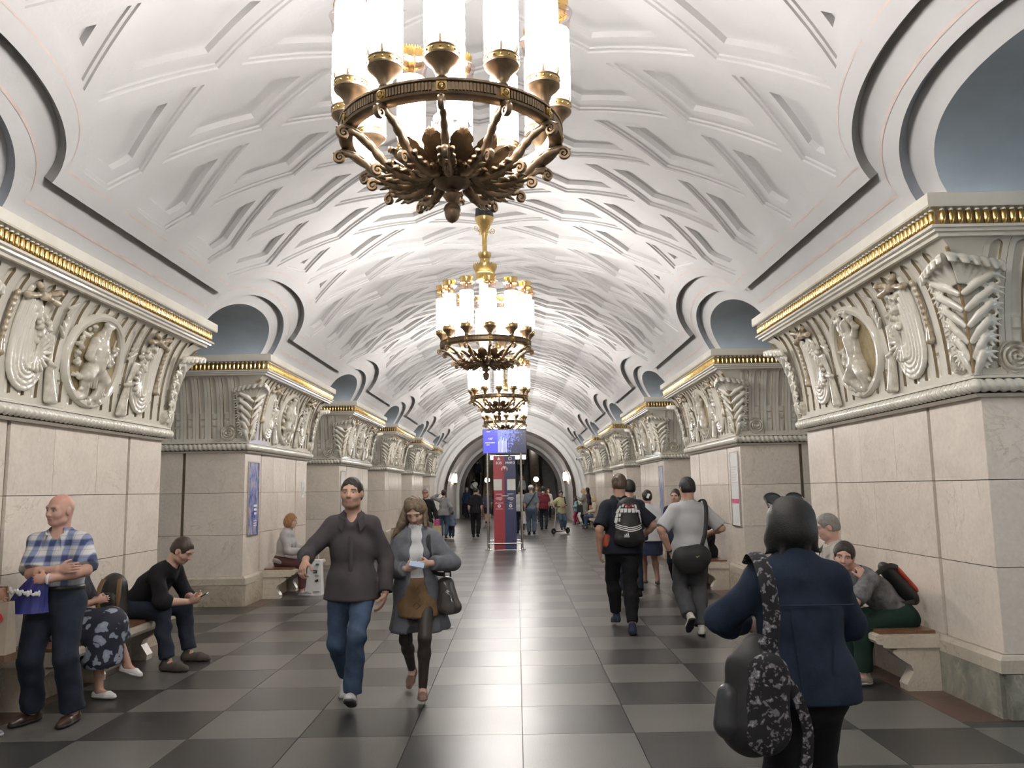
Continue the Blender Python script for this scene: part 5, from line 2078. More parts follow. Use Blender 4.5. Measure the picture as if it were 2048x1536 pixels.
def hair(F, parent, m, style='short', lod=0, name='hair', vol=1.0):
    c, f, l, u, s = F.hc, F.hf, F.hl, F.hu, F.hs
    M = np.array([l, f, u]).T
    at = lambda x, y, z: c + (l * x + f * y + u * z) * s
    R = lambda x, y, z: A3(x, y, z) * s
    res = {0: .006, 1: .009, 2: .014}[lod]
    t = .012 * vol
    p = [ell(at(0, -.014, .026), R(.077 + t, .096 + t, .092 + t * 1.1), M, k=.02)]
    nz = .003
    if style in ('short', 'crop'):
        p.append(ell(at(0, -.045, -.02), R(.070 + t * .4, .068 + t * .4, .06), M, k=.03))
        p.append(ell(at(0, .105, -.028), R(.072, .085, .094), M, op='sub', k=.012))
        p.append(ell(at(0, -.02, -.12), R(.12, .12, .075), M, op='sub', k=.015))
        for sg in (1, -1):
            p.append(ell(at(sg * .085, .005, -.02), R(.03, .032, .04), M, op='sub', k=.010))
    elif style == 'bob':
        p += [ell(at(0, -.04, -.03), R(.098 * vol, .088 * vol, .095), M, k=.03), ell(at(.06, -.02, -.055), R(.045, .065, .07), M, k=.03), ell(at(-.06, -.02, -.055), R(.045, .065, .07), M, k=.03)]
        p.append(ell(at(0, .105, -.04), R(.064, .085, .10), M, op='sub', k=.015))
        p.append(cone(at(0, .03, -.09), at(0, .02, -.22), .06 * s, .06 * s, op='sub', k=.01))
        nz = .006
    elif style == 'long':
        p += [cone(at(.0, -.05, -.02), at(0, -.085, -.24), .080 * s * vol, .060 * s * vol, k=.03, n=f, fl=.7), cone(at(.066, -.01, .02), at(.080, .0, -.20), .030 * s, .020 * s, k=.03), cone(at(-.066, -.01, .02), at(-.080, .0, -.20), .030 * s, .020 * s, k=.03)]
        p.append(ell(at(0, .115, -.038), R(.058, .10, .115), M, op='sub', k=.015))
        p.append(cone(at(0, .03, -.11), at(0, .01, -.25), .05 * s, .055 * s, op='sub', k=.01))
        nz = .006
    elif style == 'bun':
        p += [ell(at(0, -.05, -.02), R(.072, .066, .07), M, k=.03), ell(at(0, -.11, .01), R(.045, .04, .045), M, k=.015)]
        p.append(ell(at(0, .105, -.035), R(.068, .085, .092), M, op='sub', k=.012))
        p.append(ell(at(0, -.0, -.13), R(.12, .12, .07), M, op='sub', k=.015))
    elif style == 'pony':
        p += [ell(at(0, -.05, -.02), R(.072, .066, .07), M, k=.03), cone(at(0, -.10, .02), at(0, -.13, -.15), .035 * s, .02 * s, k=.02)]
        p.append(ell(at(0, .105, -.035), R(.068, .085, .092), M, op='sub', k=.012))
        p.append(ell(at(0, -.0, -.13), R(.12, .11, .07), M, op='sub', k=.015))
    elif style == 'fringe':                           # grey rim of hair on an older man
        p = [ell(at(0, -.03, -.005), R(.082, .090, .062), M, k=.02), ell(at(0, -.02, .05), R(.09, .1, .05), M, op='sub', k=.015), ell(at(0, .09, -.02), R(.10, .085, .1), M, op='sub', k=.012), ell(at(0, -.02, -.11), R(.12, .12, .06), M, op='sub', k=.012)]
    fr = 70 if lod < 2 else 25
    V, Fc = sdf_mesh(p, res, .015, noise=wrinkle(nz * .8, (fr, fr, 9), 5))
    return link(name, new_mesh(name, V - F.root, Fc, m, 180), parent)
def cloth(name, c, var=.15, scale=5, rough=.85, bump=.10, bscale=220, **kw):
    return mat(name, c, rough, var=var, scale=scale, bump=bump, bscale=bscale, spec=.2, **kw)
def strap(F, parent, pts, m, w_=.02, name='strap', th=.35, n=8):
    """flat band through world points"""
    P = []
    q = [A3(*p) for p in pts]
    for i in range(len(q) - 1):
        p0, p1, p2, p3 = q[max(i - 1, 0)], q[i], q[i + 1], q[min(i + 2, len(q) - 1)]
        for j in range(n):
            t = j / n
            P.append(.5 * (2 * p1 + (p2 - p0) * t + (2 * p0 - 5 * p1 + 4 * p2 - p3) * t * t + (3 * p1 - p0 - 3 * p2 + p3) * t ** 3))
    P.append(q[-1])
    root = F.root if F is not None else A3(0, 0, 0)
    mb = MB().tube([tuple(p - root) for p in P], w_, 8, flat=(1, th), up=tuple(F.l) if F is not None else None)
    return link(name, mb.mesh(name, m, 60), parent)
SKIN = (.52, .315, .225)
M_HAIRB = mat('dark_brown_hair', (.022, .015, .011), .5, var=.4, scale=40, bump=.3, bscale=200)
M_HAIRK = mat('black_hair', (.009, .008, .008), .5, var=.4, scale=40, bump=.25, bscale=200)
M_HAIRM = mat('mid_brown_hair', (.085, .055, .034), .45, var=.4, scale=40)
M_HAIRD = mat('dark_blond_hair', (.16, .115, .072), .5, var=.55, scale=45, bump=.3, bscale=200)
M_HAIRL = mat('blond_hair', (.46, .36, .21), .45, var=.3, scale=40)
M_HAIRR = mat('reddish_blond_hair', (.27, .13, .05), .42, var=.4, scale=40)
M_HAIRG = mat('grey_hair', (.22, .21, .20), .5, var=.3, scale=40)
M_RUBW = mat('white_rubber_sole', (.62, .62, .60), .5, var=.1)
M_RUBK = mat('black_rubber_sole', (.02, .02, .02), .6, var=.2)
M_JEANS = cloth('blue_denim', (.055, .085, .14), .25, 7)
M_DARKJ = cloth('dark_navy_denim', (.022, .028, .042), .25, 7)
M_BLKC = cloth('black_cloth', (.012, .012, .014), .25, 7)
M_STRAP = mat('black_webbing', (.014, .014, .016), .6, var=.2)
# ------------------------------------------------------------------ the people near the camera
def plaid(name, base, navy, mid, px=.105):
    m, nt, b = nodes_of(name)
    tc = nt.nodes.new('ShaderNodeTexCoord')
    sep = nt.nodes.new('ShaderNodeSeparateXYZ')
    nt.links.new(tc.outputs['Object'], sep.inputs[0])
    def band(sock, per, off, duty, soft=.12):
        a = N(nt, 'ShaderNodeMath', _operation='MULTIPLY_ADD')
        nt.links.new(sock, a.inputs[0])
        a.inputs[1].default_value, a.inputs[2].default_value = 1 / per, off
        fr = N(nt, 'ShaderNodeMath', _operation='FRACT')
        nt.links.new(a.outputs[0], fr.inputs[0])
        r = ramp(nt, [(0, (1, 1, 1)), (duty - soft, (1, 1, 1)), (duty, (0, 0, 0)), (1 - soft, (0, 0, 0)), (1, (1, 1, 1))], fr.outputs[0])
        return r.outputs[0]
    bx_, bz_ = band(sep.outputs[0], px, .1, .42), band(sep.outputs[2], px * 1.05, .3, .42)
    lx, lz = band(sep.outputs[0], px / 2, .3, .07, .03), band(sep.outputs[2], px / 2, .1, .07, .03)
    def mixc(fac, a, c):
        mx = nt.nodes.new('ShaderNodeMix')
        mx.data_type = 'RGBA'
        nt.links.new(fac, mx.inputs[0])
        if isinstance(a, tuple):
            mx.inputs[6].default_value = (*a, 1)
        else:
            nt.links.new(a, mx.inputs[6])
        if isinstance(c, tuple):
            mx.inputs[7].default_value = (*c, 1)
        else:
            nt.links.new(c, mx.inputs[7])
        return mx.outputs[2]
    r1 = mixc(bz_, base, mid)
    r2 = mixc(bz_, mid, navy)
    out = mixc(bx_, r1, r2)
    mxl = N(nt, 'ShaderNodeMath', _operation='MAXIMUM')
    nt.links.new(lx, mxl.inputs[0])
    nt.links.new(lz, mxl.inputs[1])
    sc = N(nt, 'ShaderNodeMath', _operation='MULTIPLY')
    nt.links.new(mxl.outputs[0], sc.inputs[0])
    sc.inputs[1].default_value = .45
    out = mixc(sc.outputs[0], out, navy)
    nt.links.new(out, b.inputs['Base Color'])
    b.inputs['Roughness'].default_value = .85
    MATS[name] = m
    return m
def floral(name, base, petal, mid, scale=16.0, t0=.30, t1=.36):
    m, nt, b = nodes_of(name)
    tc = nt.nodes.new('ShaderNodeTexCoord')
    no = N(nt, 'ShaderNodeTexNoise', Scale=scale * .8, Detail=3.0)
    nt.links.new(tc.outputs['Object'], no.inputs['Vector'])
    mxv = nt.nodes.new('ShaderNodeMix')
    mxv.data_type = 'RGBA'
    mxv.inputs[0].default_value = .12
    nt.links.new(tc.outputs['Object'], mxv.inputs[6])
    nt.links.new(no.outputs['Color'], mxv.inputs[7])
    vo = N(nt, 'ShaderNodeTexVoronoi', Scale=scale)
    nt.links.new(mxv.outputs[2], vo.inputs['Vector'])
    r = ramp(nt, [(0, petal), (t0 * .6, mid), (t0, mid), (t1, base), (1, base)], vo.outputs['Distance'])
    nt.links.new(r.outputs[0], b.inputs['Base Color'])
    b.inputs['Roughness'].default_value = .8
    MATS[name] = m
    return m
def who(label, F, group=None):
    return thing('person', label, 'person', tuple(F.root), 0, group)
def blob(F, parent, name, prims, m, res=.01, k=.02, noise=0.0, cuts=(), seed=3):
    V, Fc = sdf_mesh(prims, res, k, noise=wrinkle(noise, (12, 12, 12), seed) if noise else None, cuts=cuts)
    root = F.root if F is not None else np.array(parent.location)
    return link(name, new_mesh(name, V - root, Fc, m, 180), parent)
def item(name, label, cat, prims, m, base, res=.008, k=.02, noise=0.0, cuts=(), group=None):
    """a loose thing: an Empty at its base with its main shell"""
    t = thing(name, label, cat, base, 0, group)
    return t

# --- man in the dark grey shirt, walking towards the camera
F = pose((-.985, 6.55), -90, H=1.79, pel=(-.985, 6.55, .925), lean=2, twist=6, head=(-3, -2, 0), g=.93,
         feet={'L': (-.945, 6.36, .125), 'R': (-1.085, 6.86, .175)}, toes={'L': (4, -24), 'R': (-10, 38)},
         hands={'R': (-1.262, 6.18, 1.150), 'L': (-.715, 6.50, .865)}, elb={'R': (-.7, .5, -.5), 'L': (.5, .8, 0)},
         curl={'R': 42, 'L': 26}, palm={'R': (.5, .5, -.8), 'L': (-1, .1, 0)}, hdir={'L': (-.22, -.15, -1), 'R': (-.15, -.55, -.75)}, knees={'R': (-.1, -1, 0)})
P1 = who('man in a dark grey shirt and jeans walking towards the camera', F, 'people walking in the hall')
body(F, P1, SKIN, (.02, .015, .012), 0, stubble=.30)
M_SH1 = cloth('charcoal_brown_shirt', (.068, .060, .064), .12, 5, bump=.08)
top(F, P1, M_SH1, 'shirt', 1.0, -.115, .022, .0125, noise=.0055, seed=4, neck=.06, vneck=.05, hemr=.012, extra=[cone(F.P + A3(.03, -.06, .02), F.P + A3(.05, -.08, -.12), .12, .13, k=.06)])
collar(F, P1, M_SH1)
pk = [F.N + F.cf * (.105 + .012 * sin(t * 3)) - F.u * (.05 + .50 * t) for t in np.linspace(0, 1, 14)]
strap(F, P1, [tuple(p + F.cf * .035) for p in pk][2:], M_SH1, .016, 'placket', .3, 2)
trousers(F, P1, M_JEANS, 'jeans', .014, .985, .022, .0125, .0065, 5)
M_WHS = mat('white_leather_trainer', (.62, .61, .59), .5, var=.08)
shoes(F, P1, M_WHS, mat('grey_rubber_sole', (.10, .095, .09), .7, var=.2), 0, 'trainer')
hair(F, P1, M_HAIRB, 'crop', 0, vol=.55)

# --- woman in the grey cardigan beside him
F = pose((-.505, 6.78), -90, H=1.61, sex='f', g=.97, pel=(-.505, 6.78, .845), lean=4, head=(34, -6, 4),
         feet={'L': (-.435, 6.60, .105), 'R': (-.585, 7.10, .150)}, toes={'L': (6, -6), 'R': (-6, 28)},
         hands={'R': (-.562, 6.535, 1.035), 'L': (-.362, 6.545, 1.075)}, elb={'R': (-.7, .4, -.7), 'L': (.8, .3, -.5)},
         curl={'R': 40, 'L': 44}, palm={'R': (.6, .5, .3), 'L': (-.7, .5, .1)}, hdir={'R': (.75, -.45, .25), 'L': (-.80, -.30, -.10)})
P2 = who('woman in a long grey cardigan and brown skirt looking down at her phone', F, 'people walking in the hall')
body(F, P2, (.60, .39, .30), (.14, .09, .05), 0)
M_WKNIT = cloth('white_ribbed_knit', (.66, .67, .68), .06, 20, bump=.2, bscale=120)
top(F, P2, M_WKNIT, 'sweater', 0.45, -.02, .014, .0115, noise=.002, seed=2, neck=.05, extra=[cone(F.N - F.u * .01, F.N + (F.hc - F.N) * .48, .058, .056, cutb=True, k=.02)])
M_CARD = cloth('grey_knit_cardigan', (.155, .165, .185), .12, 18, bump=.22, bscale=160)
p_ = torso_prims(F, .030)
p_ += [cone(F.P + F.u * .02, (F.P[0] - .005, F.P[1] + .02, .50), .185, .215, n=F.tf, fl=.72, k=.05),
       cone((-.62, 6.86, .75), (-.70, 6.88, .50), .06, .05, k=.05), cone((-.36, 6.84, .75), (-.275, 6.84, .545), .06, .045, k=.05)]
for s in 'LR':
    p_ += arm_prims(F, s, .028, .96, .008)
for t in np.linspace(0, 1, 9):                      # the open front
    c = F.N * (1 - t) + np.array([F.P[0] + .015, F.P[1] - .02, .42]) * t
    p_.append(ell(c + F.cf * .17 + A3(.015, 0, 0), A3(.058 + .05 * t, .16, .09), None, op='sub', k=.015))
p_.append(cone(F.N, F.hc, .068, .07, op='sub', k=.012))
garment(F, P2, 'cardigan', p_, M_CARD, .0125, .03, .006, [((0, 6.8, .505), (0, 0, -1))], 7, (16, 16, 4))
M_SKIRT = cloth('brown_suede_skirt', (.185, .115, .060), .15, 12)
garment(F, P2, 'skirt', [torso_prims(F, .016)[1], torso_prims(F, .016)[-1], cone(F.P, F.P + A3(.02, -.035, -.24), .170, .178, n=F.tf, fl=.86, k=.05)], M_SKIRT, .0125, .04, .003, [(F.P + F.u * .11, F.u), ((0, 0, .635), (0, 0, -1))], 3)
lc = MB()
for i in range(5):
    zz = .90 - .055 * i
    for sg in (1, -1):
        lc.tube([(F.P[0] - .03 * sg - F.root[0] + .02, F.P[1] - .165 - F.root[1], zz), (F.P[0] + .03 * sg - F.root[0] + .02, F.P[1] - .168 - F.root[1], zz - .05)], .003, 5)
link('skirt_lacing', lc.mesh('lacing', M_SKIRT, 60), P2, kind='stuff')
M_TIGHT = mat('sheer_black_tights', (.035, .025, .022), .55, var=.2)
pp = []
for s in 'LR':
    pp += leg_prims(F, s, .004, 1.0, 0, 1.0)
garment(F, P2, 'tights', pp, M_TIGHT, .0115, .03, 0)
M_TAN = mat('tan_pink_suede', (.24, .14, .105), .7, var=.15)
shoes(F, P2, M_TAN, mat('tan_sole', (.26, .17, .13), .6, var=.1), 0, 'trainer')
hair(F, P2, M_HAIRD, 'long', 0, vol=1.0)
cc = F.hc
blob(F, P2, 'hair_locks', [cone(cc + A3(-.07, .0, .03), cc + A3(-.115, -.01, -.10), .030, .030), cone(cc + A3(-.115, -.01, -.10), cc + A3(-.18, -.02, -.20), .030, .010), cone(cc + A3(-.10, .02, -.06), cc + A3(-.14, .0, -.22), .028, .010), cone(cc + A3(.07, .0, .02), cc + A3(.088, -.03, -.12), .028, .018), cone(cc + A3(-.05, .05, .06), cc + A3(-.10, .07, -.18), .05, .03)], M_HAIRD, .008, .03, .007)
ph = thing('phone', 'pale blue phone in the hands of the woman in the cardigan', 'phone', (-.462, 6.44, 1.045))
link('case', MB().box(-.058, .058, -.005, .005, -.030, .030).mesh('case', mat('pale_blue_case', (.42, .55, .72), .3, var=.03), 0), ph, (0, 0, .03), (radians(-55), .2, .1))
strap(F, P2, [F.sh['L'] + A3(-.012, .075, .03), F.sh['L'] + A3(-.014, 0, .078), F.sh['L'] + A3(-.012, -.085, .02), F.sh['L'] + A3(.0, -.10, -.12), F.sh['L'] + A3(.035, -.06, -.26), (-.275, 6.70, .97)], M_STRAP, .017, 'bag_strap')
bp = thing('backpack', 'small dark metallic grey backpack hanging from the shoulder of the cardigan woman', 'bag', (-.255, 6.76, .645))
M_PEWTER = mat('pewter_leather', (.10, .092, .088), .28, metal=.45, var=.25, scale=9)
blob(None, bp, 'shell', [cone((-.255, 6.76, .745), (-.262, 6.76, .885), .098, .072, n=A3(0, 1, 0), fl=.75), cone((-.33, 6.76, .70), (-.18, 6.76, .70), .045, .045)], M_PEWTER, .009, .03, .006)
blob(None, bp, 'front_pocket', [cone((-.245, 6.69, .715), (-.25, 6.69, .80), .062, .052, n=A3(0, 1, 0), fl=.5)], M_PEWTER, .008, .02, .004)
link('zip', MB().tube([(.0, -.085, .19), (.035, -.095, .16), (.05, -.095, .11)], .004, 5).mesh('zip', M_STEEL, 60), bp)
link('top_handle', MB().tube([(-.02, 0, .30), (-.02, 0, .34), (.03, 0, .34), (.03, 0, .30)], .008, 6).mesh('h', M_STRAP, 60), bp)

# --- bald man in the plaid shirt, left
F = pose((-3.125, 6.17), -84, H=1.665, g=1.12, pel=(-3.125, 6.17, .885), lean=-2, head=(4, -26, -3),
         feet={'L': (-2.955, 6.17, .085), 'R': (-3.27, 6.20, .085)}, toes={'L': (-8, 0), 'R': (-28, 0)},
         hands={'R': (-2.99, 5.925, 1.125), 'L': (-3.03, 5.885, 1.065)}, elb={'R': (-1, .1, -.5), 'L': (1, .1, -.5)},
         curl={'R': 12, 'L': 62}, palm={'R': (.1, 1, -.1), 'L': (0, 1, -.2)}, hdir={'R': (1, -.05, .12), 'L': (-1, -.15, .05)})
P3 = who('bald man in a blue and white plaid shirt standing by the left bench', F)
body(F, P3, (.56, .335, .26), (.20, .16, .13), 0, bald=.5)
M_PLAID = plaid('blue_white_plaid', (.60, .60, .58), (.035, .05, .13), (.22, .26, .40))
top(F, P3, M_PLAID, 'shirt', .46, .085, .032, .0125, flare=.022, noise=.006, seed=9, neck=.066, vneck=.04, sd=.022)
collar(F, P3, M_PLAID, spread=.06)
trousers(F, P3, M_DARKJ, 'trousers', .022, .985, .024, .0125, .006, 6, waist=.10)
p_ = [F.P + F.u * .088 + (F.l * cos(a) * .192 + F.tf * sin(a) * .148) for a in np.linspace(0, 2 * pi, 28)]
link('belt', MB().tube([tuple(q - F.root) for q in p_], .016, 6, flat=(1, .4)).mesh('belt', mat('black_leather_belt', (.02, .017, .015), .4), 60), P3)
M_BRSH = mat('dark_brown_leather', (.045, .022, .016), .3, var=.25)
shoes(F, P3, M_BRSH, M_RUBK, 0, 'shoe')
link('watch', MB().tube([tuple(F.wr['L'] + (F.hn['L'] * cos(a) + np.cross(F.hn['L'], F.hd['L']) * sin(a)) * .031 - F.root) for a in np.linspace(0, 2 * pi, 14)], .010, 6).mesh('w', M_WHITE, 60), P3)
bag = thing('carrier_bag', 'blue carrier bag with white lettering held by the bald man', 'bag', (-3.185, 5.90, .83))
def bag_mesh():
    P = []
    for i in range(13):
        t = i / 12
        for j in range(40):
            a = 2 * pi * j / 40
            wx = .145 * (1 - t) ** .6 * .86 + .026
            wy = .055 * (1 - t) ** .8 + .018
            ple = 1 + .16 * sin(11 * a + 2 * t) * (.35 + .65 * t)
            P.append((.09 * t ** 1.5 + wx * cos(a) * ple, wy * sin(a) * ple, .27 * t))
    P_ = [None] * len(P)
    mb = MB()
    f = [(i * 40 + j, i * 40 + (j + 1) % 40, (i + 1) * 40 + (j + 1) % 40, (i + 1) * 40 + j) for i in range(12) for j in range(40)]
    f.append(tuple(range(40))[::-1])
    mb.add(P, f)
    return mb
M_BAGB = mat('blue_plastic_bag', (.028, .032, .17), .32, var=.25, scale=8)
link('sack', bag_mesh().mesh('sack', M_BAGB, 60), bag)
lm = MB()
for j in range(13):
    t_ = j / 12
    x_ = -.115 + .225 * t_
    z_ = .165 - .03 * t_ + .008 * sin(j * 2.3)
    lm.sphere((x_ + .012, -.062 - .012 * sin(pi * t_), z_), .017, 7, 5, sc=(.62 + .5 * (j % 3) * .5, .35, 1.05 + .35 * sin(j * 1.7)))
link('white_lettering', lm.mesh('lettering', M_WHITE, 60), bag, kind='stuff')

# --- person at the left edge, mostly outside the picture
F = pose((-3.46, 5.60), -10, H=1.62, sex='f', g=1.1, pel=(-3.50, 5.60, .86), feet={'L': (-3.42, 5.84, .085), 'R': (-3.40, 5.48, .085)},
         hands={'L': (-3.30, 5.75, 1.02), 'R': (-3.33, 5.50, 1.0)}, hdir={'L': (.6, .1, -.8), 'R': (.6, .1, -.8)}, curl={'L': 55, 'R': 50})
P4 = who('person with a yellow sleeve and a beige bag at the left edge', F)
body(F, P4, (.52, .31, .23), (.1, .07, .05), 1)
top(F, P4, cloth('yellow_top', (.50, .32, .05), .1), 'blouse', .62, -.08, .022, .014, flare=.012)
trousers(F, P4, cloth('beige_trousers', (.38, .33, .27), .1), 'trousers', .018)
shoes(F, P4, mat('grey_canvas', (.22, .23, .25), .7), M_RUBW, 1, 'trainer')
hair(F, P4, M_HAIRM, 'bob', 1)
bg = thing('tote_bag', 'beige tote bag with a round red badge at the left edge', 'bag', (-3.235, 5.74, .53))
link('body', MB().box(-.20, .055, -.07, .07, 0, .40).warp(lambda x, y, z: (x * (1 - .25 * z / .4), y * (1 - .5 * z / .4), z)).mesh('b', cloth('beige_canvas', (.40, .34, .27), .08), 20), bg)
link('trim', MB().box(-.19, .058, -.074, .074, .0, .05).mesh('t', mat('brown_leather_trim', (.14, .085, .05), .5), 0), bg)
link('handle', MB().tube([(-.10, 0, .39), (-.06, 0, .50), (.0, 0, .50), (.02, 0, .39)], .01, 6).mesh('h', MATS['brown_leather_trim'], 60), bg)
link('badge', MB().tube([(.0, -.075, .30), (.0, -.08, .30)], .035, 16).mesh('badge', mat('red_badge', (.5, .04, .06), .4), 40), bg)

# --- seated woman in the floral skirt behind him
F = pose((-3.48, 6.98), 0, H=1.60, sex='f', g=1.08, pel=(-3.50, 6.98, .555), lean=6, head=(22, 10, 0),
         feet={'R': (-3.12, 6.86, .085), 'L': (-2.99, 7.06, .24)}, toes={'R': (-12, 0), 'L': (-8, 14)}, knees={'R': (.4, -.1, 1), 'L': (.5, -.2, 1)},
         hands={'L': (-3.23, 7.10, .77), 'R': (-3.22, 6.92, .775)}, hdir={'L': (.5, -.7, .1), 'R': (.7, .4, .1)}, curl={'L': 40, 'R': 40})
P5 = who('seated woman in a dark floral skirt and white flat shoes', F)
body(F, P5, (.46, .27, .20), (.06, .04, .03), 1)
top(F, P5, cloth('dark_blouse', (.04, .04, .05), .2), 'blouse', .46, -.02, .02, .014, flare=.015)
M_FLOR = floral('navy_grey_floral', (.012, .014, .028), (.36, .39, .45), (.26, .29, .36), 13, .42, .47)
kk = (F.kn['L'] + F.kn['R']) / 2
garment(F, P5, 'skirt', [torso_prims(F, .02)[-1], cone(F.P, kk + A3(.02, 0, .02), .155, .145, n=F.l, fl=1.1), cone(kk + A3(.02, 0, .0), kk + A3(-.01, -.04, -.26), .135, .165, cutb=True), cone(F.P + A3(.05, .05, .02), F.kn['L'], .13, .095), cone(F.P + A3(.05, -.05, 0), F.kn['R'], .13, .10), cone(F.kn['L'], F.kn['L'] + (F.an['L'] - F.kn['L']) * .5, .095, .11, cutb=True), cone(F.kn['R'], F.kn['R'] + (F.an['R'] - F.kn['R']) * .55, .10, .13, cutb=True)], M_FLOR, .014, .05, .006, (), 8)
shoes(F, P5, mat('white_leather_flat', (.72, .70, .68), .45), M_RUBW, 1, 'flat_shoe', flat=True)
hair(F, P5, M_HAIRM, 'bob', 1)

# --- young man in black reading his phone on the left bench
F = pose((-3.46, 8.12), -6, H=1.80, pel=(-3.46, 8.14, .565), lean=44, head=(32, 0, 0), neck=.118,
         feet={'R': (-2.985, 7.86, .09), 'L': (-2.965, 8.31, .09)}, toes={'R': (-4, 0), 'L': (4, 0)}, knees={'R': (.5, -.15, 1), 'L': (.5, .1, 1)},
         hands={'R': (-2.885, 8.02, .615), 'L': (-2.885, 8.17, .625)}, elb={'R': (-.3, -1, -.6), 'L': (-.3, 1, -.6)},
         hdir={'R': (.9, .3, .1), 'L': (.9, -.45, .1)}, curl={'R': 50, 'L': 50}, palm={'R': (.1, .7, .5), 'L': (.1, -.7, .5)})
P6 = who('young man in a black shirt bent over his phone on the left bench', F)
body(F, P6, (.55, .345, .265), (.04, .026, .018), 0, stubble=.2)
top(F, P6, M_BLKC, 'shirt', .60, -.02, .028, .0135, flare=.012, noise=.006, seed=12, neck=.06)
trousers(F, P6, M_DARKJ, 'jeans', .018, .97, .016, .0135, .005, 13)
shoes(F, P6, mat('grey_brown_suede', (.075, .062, .052), .8, var=.15), mat('brown_sole', (.05, .04, .035), .7), 0, 'ankle_boot', ln=1.08)
hair(F, P6, mat('brown_cropped_hair', (.05, .032, .022), .5, var=.3, scale=40), 'crop', 0, vol=.6)
ph = thing('phone', 'black phone held by the seated young man in black', 'phone', (-2.785, 8.09, .63))
link('case', MB().box(-.075, .075, -.036, .036, -.005, .005).mesh('case', M_BLACK, 0), ph, (0, 0, .02), (0, -.5, .1))
bp = thing('backpack', 'black and tan backpack standing on the left bench between two sitters', 'bag', (-3.42, 7.62, .468))
M_BPK = mat('black_nylon', (.016, .014, .013), .5, var=.3)
M_TANL = mat('tan_leather_strip', (.17, .095, .045), .5, var=.2)
blob(None, bp, 'shell', [cone((-3.42, 7.62, .60), (-3.42, 7.64, .80), .155, .135, n=A3(.4, .9, 0), fl=.8)], M_BPK, .012, .03, .005, [((0, 0, .470), (0, 0, -1))])
for dx, dy in ((-.06, -.135), (.11, -.118)):
    strap(None, bp, [(dx * .6, dy - .01 + .02, .10), (dx, dy - .012, .22), (dx * 1.0, dy + .01, .34), (dx * .8, dy + .06, .42)], M_TANL, .022, 'tan_strip', .3)
blob(None, bp, 'front_pocket', [cone((-3.40, 7.50, .56), (-3.40, 7.51, .70), .095, .085, n=A3(.3, .95, 0), fl=.5)], M_BPK, .012, .03, .004)

# --- woman seated on the second left bench
F = pose((-3.50, 13.35), 0, H=1.62, sex='f', g=1.08, pel=(-3.50, 13.35, .56), lean=10, head=(10, -8, 0),
         feet={'R': (-3.14, 13.22, .09), 'L': (-3.08, 13.45, .09)}, knees={'R': (.5, -.1, 1), 'L': (.5, .1, 1)}, hands={'R': (-3.14, 13.25, .70), 'L': (-3.12, 13.48, .70)})
P7 = who('woman with reddish blond hair in a grey jumper on the second left bench', F)
body(F, P7, (.55, .35, .27), (.2, .1, .05), 1)
top(F, P7, cloth('pale_grey_jumper', (.40, .39, .385), .1), 'jumper', .95, -.06, .026, .015, noise=.006)
trousers(F, P7, cloth('brown_trousers', (.10, .045, .04), .15), 'trousers', .014, .95)
blob(F, P7, 'lap_cloth', [cone((-3.42, 13.32, .64), (-3.18, 13.3, .62), .10, .09, n=A3(0, 0, 1), fl=.5)], M_WHITE, .014, .02, .004)
shoes(F, P7, mat('grey_canvas', (.2, .2, .2), .7), M_RUBW, 1, 'trainer')
hair(F, P7, M_HAIRR, 'bob', 1, vol=1.05)
bg = thing('carrier_bag', 'white paper carrier bag at the feet of the reddish blond woman', 'bag', (-2.98, 13.40, .0))
link('sack', MB().box(-.13, .13, -.10, .10, 0, .56).warp(lambda x, y, z: (x * (1 + .1 * z) + .03 * sin(z * 9), y * (1 - .3 * z), z)).mesh('s', M_PAPER, 20), bg)
link('handle', MB().tube([(-.06, 0, .55), (-.05, 0, .66), (.05, 0, .66), (.06, 0, .55)], .006, 6).mesh('h', M_WHITE, 60), bg)
mk = MB()
for (x, z, a, b) in ((.03, .40, .035, .010), (.05, .37, .012, .03), (.02, .36, .02, .012), (.06, .31, .03, .006), (.07, .24, .012, .035), (.045, .23, .01, .03), (.05, .06, .05, .008)):
    mk.box(x - a, x + a, -.113, -.098, z - b / 2, z + b / 2)
link('black_print', mk.mesh('print', M_BLACK, 0), bg, kind='stuff')
link('green_print', MB().box(.04, .085, -.113, -.09, .475, .505).mesh('gp', mat('green_print', (.03, .16, .09), .5), 0), bg)

# --- man with the black and white backpack, walking away
F = pose((1.565, 9.66), 92, H=1.83, g=1.05, pel=(1.555, 9.66, .955), lean=2, head=(4, 0, 0), twist=-4,
         feet={'L': (1.50, 9.98, .13), 'R': (1.61, 9.40, .09)}, toes={'L': (4, 8), 'R': (-8, 0)},
         hands={'L': (1.290, 9.64, .915), 'R': (1.80, 9.80, 1.045)}, elb={'R': (.9, -.5, -.3), 'L': (-.3, -.6, 0)}, curl={'L': 38, 'R': 50})
P8 = who('man in a dark T-shirt wearing a black and white backpack, seen from behind', F, 'people walking in the hall')
body(F, P8, (.50, .30, .22), (.08, .05, .03), 0)
top(F, P8, cloth('charcoal_tshirt', (.018, .021, .030), .2), 'tshirt', .45, -.08, .024, .0135, flare=.018, noise=.006, seed=21)
trousers(F, P8, M_BLKC, 'trousers', .020, .96, .002, .0135, .006, 22)
shoes(F, P8, mat('navy_mesh_trainer', (.018, .026, .06), .7), M_RUBK, 0, 'trainer')
hair(F, P8, M_HAIRM, 'crop', 0, vol=.6)
bp = thing('backpack', 'black sports backpack with white graphics and stripes worn by the man in front', 'bag', (1.61, 9.42, .97))
M_BPB = mat('black_polyester', (.013, .013, .014), .55, var=.2)
